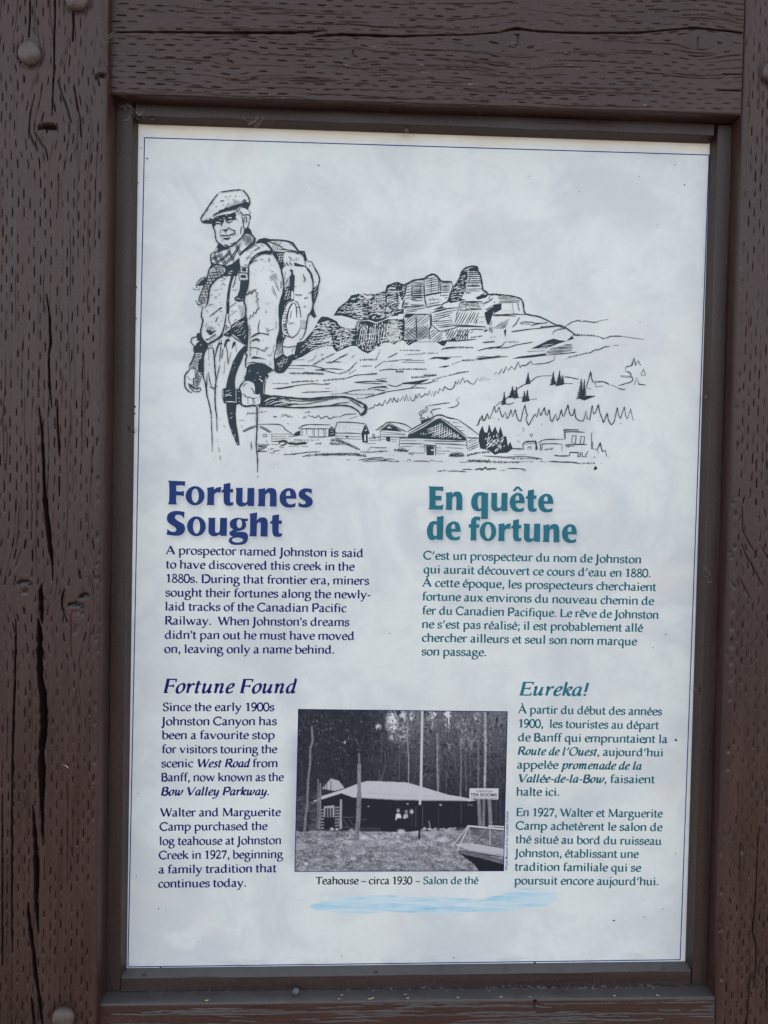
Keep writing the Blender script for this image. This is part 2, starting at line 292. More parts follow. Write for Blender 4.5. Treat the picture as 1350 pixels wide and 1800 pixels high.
# ------------------------------------------------------------------ timber with checks, knots and incising cuts
def timber(name, along, a0, a1, fine, ext, yface, thick, mat, parent, seed, ds=0.00036, dl=0.0017, r=0.004, cracks=(), knots=(),
           cut_depth=0.0040, pitch=0.0053, period=0.0187, cutlen=0.0046, cut_keep=0.8, grain=1.0, worn=0.0, slope=0.0, bolts=(), label=None, sides=True, hair=320, crack_w=1.0):
    """along 'Z': post; along 'X': rail. a0..a1 = extent across the grain; the front face looks to -Y at yface"""
    nf = int((a1 - a0 - 2 * r) / ds)
    cols = []                                        # s, y behind the face, normal s, normal y
    for d in np.linspace(thick, r, 14)[:-1] if sides else [thick, r + .001]: cols.append((a0, d, -1, 0))
    for t in np.linspace(0, math.pi / 2, 8): cols.append((a0 + r - r * math.cos(t), r - r * math.sin(t), -math.cos(t), -math.sin(t)))
    for s in np.linspace(a0 + r, a1 - r, nf)[1:-1]: cols.append((s, 0, 0, -1))
    for t in np.linspace(math.pi / 2, 0, 8): cols.append((a1 - r + r * math.cos(t), r - r * math.sin(t), math.cos(t), -math.sin(t)))
    for d in np.linspace(r, thick, 14)[1:] if sides else [r + .001, thick]: cols.append((a1, d, 1, 0))
    cols = np.array(cols)
    L = np.concatenate([np.linspace(ext[0], fine[0], 12)[:-1] if fine[0] - ext[0] > 0.01 else [], np.arange(fine[0], fine[1], dl), np.linspace(fine[1], ext[1], 8)])
    S = cols[:, 0][None, :]; D = cols[:, 1][None, :]
    U = S + np.sign(cols[:, 2])[None, :] * D * (np.abs(cols[:, 2]) > 0.99)[None, :]
    U, LL = np.broadcast_arrays(U, L[:, None])
    U = U.copy(); LL = LL.copy()
    Ue = U + 0.0022 * (fbm(U / 0.05, LL / 0.16, seed + 3, 2) - 0.5)
    for kx, kz, kr in knots:
        ks, kl = (kx, kz) if along == 'Z' else (kz, kx)
        du = U - ks; dv = (LL - kl) / 2.2
        Ue -= kr * 0.9 * du / np.sqrt(du * du + (kr * 0.8) ** 2) * np.exp(-(dv / (kr * 1.5)) ** 2) * np.exp(-(du / (kr * 4.5)) ** 2)
    h = 0.0012 * (fbm(U / 0.045, LL / 0.22, seed, 3) - 0.5)
    h += grain * (0.00028 * (vn(Ue / 0.0017, LL / 0.06, seed + 5) - 0.5) + 0.00022 * (vn(Ue / 0.0009, LL / 0.02, seed + 6) - 0.5))
    # fine drying checks that follow the grain
    cut = np.zeros_like(h)
    rs = np.random.RandomState(seed)
    front0 = np.where(cols[:, 3] < -0.5)[0]
    ce = np.median(Ue, 0)
    for q in range(int(hair)):
        cc = rs.uniform(a0 + 0.002, a1 - 0.002); l0 = rs.uniform(fine[0], fine[1]); ln = rs.choice([rs.uniform(0.012, 0.04), rs.uniform(0.04, 0.16)])
        j = np.where(np.abs(ce - cc) < 0.016)[0]; j = j[(j >= front0[0]) & (j <= front0[-1])]
        i0 = np.searchsorted(L, l0); i1 = np.searchsorted(L, l0 + ln)
        if len(j) == 0 or i1 - i0 < 3: continue
        sl = (slice(i0, i1), slice(j[0], j[-1] + 1))
        lv = LL[sl]; tt = (lv - l0) / ln
        c = cc + (vn(lv / 0.011, lv * 0, seed + 100 + q) - 0.5) * 0.0010 + (vn(lv / 0.045, lv * 0, seed + 300 + q) - 0.5) * 0.0022
        wd = rs.uniform(0.00022, 0.00036)
        dep = rs.uniform(0.0006, 0.0022) * np.clip(4 * tt * (1 - tt) * 1.6, 0, 1) * np.clip(0.3 + 1.4 * vn(lv / 0.013, lv * 0, seed + 700 + q), 0, 1)
        cut[sl] = np.maximum(cut[sl], dep * np.exp(-((Ue[sl] - c) / wd) ** 2))
    # staggered incising cuts
    c = np.round((Ue - a0) / pitch)
    par = np.mod(c, 2)
    row = np.floor((LL + par * period * 0.42) / period)
    hv = h2(c, row, seed + 21)
    cu = a0 + c * pitch + (h2(c, row, seed + 22) - 0.5) * 0.0011 + (h2(c, row * 0, seed + 28) - 0.5) * 0.0012
    cl = (row + 0.5) * period - par * period * 0.42 + (h2(c, row, seed + 23) - 0.5) * 0.0020
    half = cutlen * (0.7 + 0.6 * h2(c, row, seed + 24))
    tl = np.clip(1 - ((LL - cl) / half) ** 6, 0, 1)
    wd = 0.00031 + 0.00016 * hv
    lean = (h2(c, row, seed + 25) - 0.5) * 0.07
    inc = np.exp(-((Ue - cu - lean * (LL - cl)) / wd) ** 2) * tl * np.where(hv < cut_keep, 0.35 + 0.75 * h2(c, row, seed + 26), 0.06)
    mask = np.clip(0.35 + 1.3 * vn(U / 0.07, LL / 0.12, seed + 31), 0, 1)
    for kx, kz, kr in knots:
        ks, kl = (kx, kz) if along == 'Z' else (kz, kx)
        mask = mask * (1 - 0.85 * np.exp(-(((U - ks) ** 2 + (LL - kl) ** 2) / (kr * kr * 0.9))))
        rr = np.sqrt((U - ks) ** 2 + ((LL - kl) / 1.15) ** 2)
        ring = 0.5 + 0.5 * np.sin(rr / 0.0024 * 2 * math.pi * 0.6 + 5 * vn(U / 0.012, LL / 0.012, seed + 41))
        rough_in = np.exp(-(rr / kr) ** 4)
        cut = cut + 0.0010 * rough_in * np.clip(ring - 0.55, 0, 1) * vn(U / 0.004, LL / 0.004, seed + 42)
        h += 0.0003 * rough_in * vn(U / 0.006, LL / 0.006, seed + 43)
    front = (np.abs(cols[:, 3]) > 0.6)[None, :]
    inc = inc * mask * front
    cut = np.maximum(cut, inc * cut_depth)
    # the long cracks and the knot splits
    step = cols[:, 0]
    for poly in cracks:
        P = [(x, z, w) if along == 'Z' else (z, x, w) for x, z, w in poly]
        for (s0, l0, w0), (s1, l1, w1) in zip(P[:-1], P[1:]):
            m = max(w0, w1) * 1.2 + 0.0022
            i0 = np.searchsorted(L, min(l0, l1) - m); i1 = np.searchsorted(L, max(l0, l1) + m)
            j = np.where((step > min(s0, s1) - m) & (step < max(s0, s1) + m) & (cols[:, 3] < -0.5))[0]
            if i1 <= i0 or len(j) == 0: continue
            sl = (slice(i0, i1), slice(j[0], j[-1] + 1))
            su = U[sl] + 0.0007 * (vn(U[sl] / 0.004, LL[sl] / 0.011, seed + 51) - 0.5); lv = LL[sl]
            dx, dy = s1 - s0, l1 - l0
            t = np.clip(((su - s0) * dx + (lv - l0) * dy) / (dx * dx + dy * dy + 1e-12), 0, 1)
            dist = np.sqrt((su - s0 - t * dx) ** 2 + (lv - l0 - t * dy) ** 2)
            w = crack_w * (w0 + (w1 - w0) * t) * (0.42 + 0.30 * vn(lv / 0.006, lv * 0, seed + 52)) + 0.00022
            w = w + (0.00085 if along == 'Z' else 0.0002) * abs(dx) / math.hypot(dx, dy) if abs(dx) > abs(dy) else w
            dep = np.clip((0.0028 if abs(dx) > abs(dy) and along == 'Z' else 0) + 0.0008 + w * 3.9, 0, 0.013)
            cut[sl] = np.maximum(cut[sl], dep * np.clip(1.25 - dist / w, 0, 1) ** 0.7)
    for bx, bz in bolts:                               # timber crushed under the bolt heads
        rr = np.sqrt((U - bx) ** 2 + (LL - bz) ** 2)
        h -= (0.0011 * np.exp(-((rr - 0.0118) / 0.0022) ** 2)) * front
        cut = np.where((rr < 0.0108) & front, 0, cut)
    h = h - cut
    cut_shade = np.clip((cut - 0.0005) / 0.0022, 0, 1)  # painted shade, stronger the deeper the cut
    wr = np.zeros_like(h)
    if worn:
        wr = np.clip((vn(U / 0.0016, LL / 0.007, seed + 61) - 0.945) * 30, 0, 1) * np.clip((vn(U / 0.03, LL / 0.05, seed + 62) - 0.55) * 4, 0, 1) * worn
    s = S + cols[:, 2][None, :] * h + slope * (LL - 0.5 * (fine[0] + fine[1]))
    y = yface + D + cols[:, 3][None, :] * h
    y = np.broadcast_to(y, h.shape)
    V = np.stack([s, y, LL] if along == 'Z' else [LL, y, s], -1)
    n, k = h.shape
    idx = np.arange(n * k).reshape(n, k)
    nx = np.roll(idx, -1, 1)
    F = np.stack([idx[:-1], nx[:-1], nx[1:], idx[1:]], -1).reshape(-1, 4)
    if along == 'X': F = F[:, ::-1]
    kw = dict(label=label) if label else {}
    return np_mesh(name, V.reshape(-1, 3), F, mat, parent, True, {'cut_shade': ('FLOAT', cut_shade), 'worn': ('FLOAT', wr)}, **kw)

# ------------------------------------------------------------------ the sign
sign = bpy.data.objects.new('information_sign', None)
link(sign, None, 'brown timber framed park sign with a pale bilingual panel about fortunes sought', 'sign')

XL, XR = -0.3190, 0.3250            # inner faces of the posts
YPL, YPR, YR = -0.043, -0.034, -0.031   # faces of left post, right post, rails
ZT, ZB = 1.8575, 0.9315             # underside of the top rail, top of the bottom rail
YM = -0.012                         # face of the mouldings
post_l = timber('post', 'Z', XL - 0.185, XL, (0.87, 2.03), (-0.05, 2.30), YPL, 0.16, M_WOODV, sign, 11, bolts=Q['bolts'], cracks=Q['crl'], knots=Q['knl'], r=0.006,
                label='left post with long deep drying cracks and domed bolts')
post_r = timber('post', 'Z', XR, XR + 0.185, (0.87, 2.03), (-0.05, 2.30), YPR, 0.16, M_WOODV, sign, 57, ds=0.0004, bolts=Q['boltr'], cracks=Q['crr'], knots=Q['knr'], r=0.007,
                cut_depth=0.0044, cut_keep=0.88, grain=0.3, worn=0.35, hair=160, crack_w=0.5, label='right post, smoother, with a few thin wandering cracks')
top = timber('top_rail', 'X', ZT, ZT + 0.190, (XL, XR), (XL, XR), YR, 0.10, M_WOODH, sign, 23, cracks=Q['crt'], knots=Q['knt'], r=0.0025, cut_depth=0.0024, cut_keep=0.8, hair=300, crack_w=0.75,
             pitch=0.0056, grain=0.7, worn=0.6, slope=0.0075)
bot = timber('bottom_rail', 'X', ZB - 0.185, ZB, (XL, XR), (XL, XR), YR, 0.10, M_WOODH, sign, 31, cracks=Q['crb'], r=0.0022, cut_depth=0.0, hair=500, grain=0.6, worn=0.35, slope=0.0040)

def bolt(parent, x, z, y):
    R, n, V, F = 0.0112, 28, [], []
    prof = [(1.0, 0.0), (1.0, 0.0016), (0.97, 0.0028), (0.88, 0.0043), (0.72, 0.0056), (0.5, 0.0066), (0.25, 0.0071)]
    for rr, hh in prof:
        for i in range(n):
            a = 2 * math.pi * i / n
            V.append((x + R * rr * math.cos(a), y - hh, z + R * rr * math.sin(a)))
    V.append((x, y - 0.0072, z))
    for k in range(len(prof) - 1):
        for i in range(n):
            F.append((k * n + i, k * n + (i + 1) % n, (k + 1) * n + (i + 1) % n, (k + 1) * n + i))
    for i in range(n): F.append(((len(prof) - 1) * n + i, (len(prof) - 1) * n + (i + 1) % n, len(V) - 1))
    mesh_obj('bolt', V, F, M_BOLT, parent, True)
for x, z in Q['bolts']: bolt(post_l, x, z, YPL + 0.0004)
for x, z in Q['boltr']: bolt(post_r, x, z, YPR + 0.0004)

# mouldings: flat face towards the timber, steep step down to the panel; the upright pieces run through
(TLx, TLz), (TRx, TRz), (BRx, BRz), (BLx, BLz) = Q['mould']
def moulding(name, mat, ends, seed, n=60):
    """ends: two cross-sections, each a list of (x, y, z) from the timber side to the panel side"""
    a, b = np.array(ends[0]), np.array(ends[1])
    m = len(a); V = []; F = []
    for i in range(n + 1):
        t = i / n
        sec = a * (1 - t) + b * t
        for j in range(m):
            wv = (vn(np.array([t * 14.0]), np.array([j * 3.1]), seed)[0] - 0.5) * 0.0009
            V.append((sec[j][0], sec[j][1] + wv, sec[j][2]))
    for i in range(n):
        for j in range(m - 1):
            F.append((i * m + j, i * m + j + 1, (i + 1) * m + j + 1, (i + 1) * m + j))
    F.append(tuple(range(m))); F.append(tuple((n * m + j) for j in range(m))[::-1])
    return mesh_obj(name, V, F, mat, sign, False)
ST = 0.0032
def secx(xo, xi, z, s):
    return [(xo, 0.02, z), (xo, YM, z), (xi - s * ST - s * 0.0006, YM, z), (xi - s * ST, YM + 0.0006, z), (xi, -0.0013, z), (xi, 0.0, z), (xi, 0.02, z)]
def secz(zo, zi, x, s):
    return [(x, 0.02, zo), (x, YM, zo), (x, YM, zi - s * ST - s * 0.0006), (x, YM + 0.0006, zi - s * ST), (x, -0.0013, zi), (x, 0.0, zi), (x, 0.02, zi)]
def lerpx(z): t = (z - BLz) / (TLz - BLz); return BLx + t * (TLx - BLx)
def lerpr(z): t = (z - BRz) / (TRz - BRz); return BRx + t * (TRx - BRx)
zlo, zhi = ZB + 0.0004, ZT - 0.0006
m_left = moulding('moulding', M_MOULDV, (secx(XL + 0.0004, lerpx(zlo), zlo, 1), secx(XL + 0.0004, lerpx(zhi), zhi, 1)), 3)
m_right = moulding('moulding', M_MOULDV, (secx(XR - 0.0004, lerpr(zlo), zlo + 0.0012, -1), secx(XR - 0.0004, lerpr(zhi), zhi + 0.0012, -1)), 4)
m_top = moulding('moulding', M_MOULDH, (secz(ZT - 0.0010, TLz, TLx + 0.0008, -1), secz(ZT + 0.0012, TRz, TRx - 0.0012, -1)), 5)
m_bot = moulding('moulding', M_MOULDH, (secz(ZB + 0.0002, BLz, BLx - 0.0022, 1), secz(ZB + 0.0012, BRz, BRx + 0.0012, 1)), 6)
SIDE = {'left': (m_left, (1, 0)), 'right': (m_right, (-1, 0)), 'top': (m_top, (0, -1)), 'bottom': (m_bot, (0, 1))}
for side, (x, z) in Q['screws']:
    par, d = SIDE[side]
    V, F, n = [], [], 14
    for rr, hh in ((0.0024, 0.0), (0.0024, 0.0010), (0.0016, 0.0012), (0.0009, 0.0006)):
        for i in range(n):
            a = 2 * math.pi * i / n
            V.append((x + rr * math.cos(a), -0.0085 - hh, z + rr * math.sin(a)))
    for k in range(3):
        for i in range(n): F.append((k * n + i, k * n + (i + 1) % n, (k + 1) * n + (i + 1) % n, (k + 1) * n + i))
    F.append(tuple(3 * n + i for i in range(n)))
    mesh_obj('screw', V, F, M_SCREW, par, True)

# ------------------------------------------------------------------ the printed panel
def box(x0, x1, y0, y1, z0, z1):
    V = [(x, y, z) for z in (z0, z1) for y in (y0, y1) for x in (x0, x1)]
    return V, [(0, 1, 3, 2), (4, 6, 7, 5), (0, 4, 5, 1), (1, 5, 7, 3), (3, 7, 6, 2), (2, 6, 4, 0)]
panel = mesh_obj('panel', *box(-0.3135, 0.3150, 0.0, 0.006, 0.940, 1.852), M_PAPER, sign)
MM = 1e-4
def PW(x, y, z): return (-0.3 + x * MM, -z, Z0 + y * MM)

def catmull(P, n=5):
    P = [np.array(p, float) for p in P]
    if len(P) < 3: return P
    out = [P[0]]
    for i in range(len(P) - 1):
        p0 = P[i - 1] if i else 2 * P[0] - P[1]
        p1, p2 = P[i], P[i + 1]
        p3 = P[i + 2] if i + 2 < len(P) else 2 * P[-1] - P[-2]
        for k in range(1, n + 1):
            t = k / n
            out.append(0.5 * (2 * p1 + (p2 - p0) * t + (2 * p0 - 5 * p1 + 4 * p2 - p3) * t * t + (3 * p1 - p0 - 3 * p2 + p3) * t ** 3))
    return out

def ribbon(pts, width):
    """pts list of 2-vectors, width(i, direction angle) -> verts2d, quads"""
    P = np.array(pts, float)
    T = np.gradient(P, axis=0) if len(P) > 2 else np.array([P[1] - P[0]] * 2)
    nrm = np.linalg.norm(T, axis=1); nrm[nrm == 0] = 1
    T = T / nrm[:, None]
    N = np.stack([-T[:, 1], T[:, 0]], 1)
    W = np.array([width(i, math.atan2(T[i, 1], T[i, 0])) for i in range(len(P))])[:, None] * 0.5
    V = np.concatenate([P + N * W, P - N * W])
    n = len(P)
    return V, [(i, i + 1, n + i + 1, n + i) for i in range(n - 1)]

class Ink:
    def __init__(self): self.V = []; self.F = []; self.M = []; self.k = 0
    def add(self, V2, F, z, mi=0):
        b = len(self.V)
        self.V += [PW(x, y, z) for x, y in V2]
        self.F += [tuple(b + i for i in f) for f in F]
        self.M += [mi] * len(F)
    def poly(self, loops, z, mi=0):
        V2 = [p for l in loops for p in l]
        tri = tessellate_polygon([[Vector((p[0], p[1], 0)) for p in l] for l in loops])
        self.add(V2, [tuple(t) for t in tri], z, mi)
    def build(self, name, mats, parent=panel, **kw):
        return mesh_obj(name, self.V, self.F, mats, parent, False, self.M, **kw)

# ------------------------------------------------------------------ pen drawing
def inside(loop, x, y):
    r = np.zeros(x.shape, bool)
    n = len(loop)
    for i in range(n):
        x0, y0 = loop[i]; x1, y1 = loop[(i + 1) % n]
        if y0 == y1: continue
        c = ((y0 > y) != (y1 > y)) & (x < (x1 - x0) * (y - y0) / (y1 - y0) + x0)
        r ^= c
    return r

def hatch_lines(poly, ang, sp, jit):
    a = math.radians(ang); c, s = math.cos(a), math.sin(a)
    R = [(x * c + y * s, -x * s + y * c) for x, y in poly]
    ys = [p[1] for p in R]; y = min(ys) + sp * 0.5
    out = []
    while y < max(ys):
        yy = y + (rng.random() - 0.5) * sp * 0.35
        xs = []
        for (x0, y0), (x1, y1) in zip(R, R[1:] + R[:1]):
            if (y0 > yy) != (y1 > yy): xs.append(x0 + (yy - y0) / (y1 - y0) * (x1 - x0))
        xs.sort()
        for x0, x1 in zip(xs[::2], xs[1::2]):
            d = x1 - x0
            if d < sp * 0.5: continue
            x0 += rng.random() * jit * d; x1 -= rng.random() * jit * d
            q = []
            for t in (0, 0.5, 1):
                xx = x0 + (x1 - x0) * t; y2 = yy + (rng.random() - 0.5) * sp * 0.22
                q.append((xx * c - y2 * s, xx * s + y2 * c))
            out.append(q)
        y += sp
    return out

def corners(P, n=5):
    '''smooth runs, but keep sharp turns sharp'''
    out, run = [], [P[0]]
    for i in range(1, len(P)):
        run.append(P[i])
        if i < len(P) - 1:
            a = math.atan2(P[i][1] - P[i - 1][1], P[i][0] - P[i - 1][0]); b = math.atan2(P[i + 1][1] - P[i][1], P[i + 1][0] - P[i][0])
            if abs((b - a + math.pi) % (2 * math.pi) - math.pi) > math.radians(52):
                out += list(catmull(run, n)); run = [P[i]]
    out += list(catmull(run, n))
    keep = [np.array(out[0], float)]
    for p in out[1:]:
        p = np.array(p, float)
        if np.hypot(*(p - keep[-1])) > 0.5: keep.append(p)
    return keep if len(keep) > 1 else [np.array(P[0], float), np.array(P[-1], float) + 1]

def draw(text, name, label, zb=0.0):
    k = Ink()
    z_of = {'P': 1, 'W': 3, 'H': 4, 'h': 5, 'F': 7, 'w': 6, 'L': 8, 'D': 8, 'T': 8, 'V': 8}
    def z(cmd):
        k.k += 1
        if cmd == 'P':
            k.p = getattr(k, 'p', -1) + 1
            return 0.00006 + zb + (k.p % 40) * 0.000004
        return 0.00014 + z_of[cmd] * 0.00005 + zb + (k.k % 8) * 0.000006
    lvl = 0
    for ln in text.strip().splitlines():
        f = ln.split(); c = f[0]; v = [float(t) for t in f[1:]]
        npar = {'P': 0, 'W': 0, 'L': 1, 'w': 1, 'H': 3, 'h': 3, 'F': 4, 'D': 1, 'T': 2, 'V': 0}[c]
        par, co = v[:npar], v[npar:]
        if c == 'V':
            for i in range(0, len(co), 4):
                x, y, hh, ww = co[i:i + 4]
                q = []
                for m in range(19):
                    t = m / 18; sx = (1 if m % 2 else -1)
                    q.append((x + sx * ww * 0.85 * (t * 0.92 + 0.05) + rng.uniform(-1, 1) * ww * 0.10, y + hh - hh * t * 1.0 + (0 if sx > 0 else -hh * 0.05)))
                for p_, q_ in zip(q[:-1], q[1:]):
                    V2, F = ribbon([p_, q_], lambda i, a: 10.5); k.add(V2, F, z('V'))
                V2, F = ribbon([(x, y + hh * 1.08), (x + ww * 0.05, y + hh * 0.5), (x, y)], lambda i, a: 9); k.add(V2, F, z('V'))
            continue
        P = list(zip(co[0::2], co[1::2]))
        if c in 'PW':
            k.poly([P], z(c), 1 if c == 'W' else 0)
        elif c in 'Lw':
            S = corners(P)
            w = max(par[0] * 0.95, 9.0)
            ph = rng.random() * 6
            V2, F = ribbon(S, lambda i, a: w * (0.45 + 0.55 * min(1, min(i, len(S) - 1 - i) / max(2.0, len(S) * 0.16))) * (1 + 0.16 * math.sin(i * 1.3 + ph)))
            k.add(V2, F, z(c), 1 if c == 'w' else 0)
        elif c in 'Hh':
            w = par[2] * 1.0
            for q in hatch_lines(P, par[0], par[1], 0.12 if c == 'H' else 0.22):
                wj = w * rng.uniform(0.7, 1.2)
                V2, F = ribbon(q, lambda i, a: wj * (1.0 if i == 1 else 0.55)); k.add(V2, F, z(c), 1 if c == 'h' else 0)
        elif c == 'F':                                  # flecks of blank paper left in the black
            ang, sp, ln0, w = par
            xs = [p[0] for p in P]; ys = [p[1] for p in P]; nn = int((max(xs) - min(xs)) * (max(ys) - min(ys)) / (sp * sp))
            for q in range(nn):
                x = rng.uniform(min(xs), max(xs)); y = rng.uniform(min(ys), max(ys))
                if not inside(P, np.array([x]), np.array([y]))[0]: continue
                a = math.radians(ang + rng.uniform(-22, 22)); l_ = ln0 * rng.uniform(0.3, 1.3) * 0.5
                V2, F = ribbon([(x - l_ * math.cos(a), y - l_ * math.sin(a)), (x, y), (x + l_ * math.cos(a), y + l_ * math.sin(a))], lambda i, aa: w * (1.0 if i == 1 else 0.5))
                k.add(V2, F, z(c), 1)
        elif c == 'D':
            for x, y in P:
                r = par[0] * 0.62; n = 7
                k.add([(x + r * rng.uniform(.8, 1.2) * math.cos(6.283 * i / n), y + r * rng.uniform(.8, 1.2) * math.sin(6.283 * i / n)) for i in range(n)], [tuple(range(n))], z(c))
        elif c == 'T':
            S = catmull(P, 12)
            d = 0.0; nxt = 0.0
            for p, q in zip(S[:-1], S[1:]):
                p, q = np.array(p), np.array(q); L = np.linalg.norm(q - p)
                while nxt < d + L:
                    x, y = p + (q - p) * ((nxt - d) / max(L, 1e-6))
                    hh = par[0] * rng.uniform(0.35, 1.0); ww = 0.30 * par[1] + 3
                    ln_ = rng.uniform(-0.5, 0.6) * hh
                    V2, F = ribbon([(x - ln_ * 0.5, y - hh * 0.45), (x, y + rng.uniform(-.1, .1) * hh), (x + ln_ * 0.5, y + hh * 0.5)], lambda i, a: ww * (1.25 if i == 0 else 0.8))
                    k.add(V2, F, z(c))
                    if rng.random() < 0.4:
                        V2, F = ribbon([(x - hh * .4, y - hh * .3), (x + hh * .4, y - hh * .25)], lambda i, a: ww * 0.8); k.add(V2, F, z(c))
                    nxt += par[1] * rng.uniform(0.6, 1.5)
                d += L
    return k.build(name, [M_DRAW, M_PAPER], label=label)

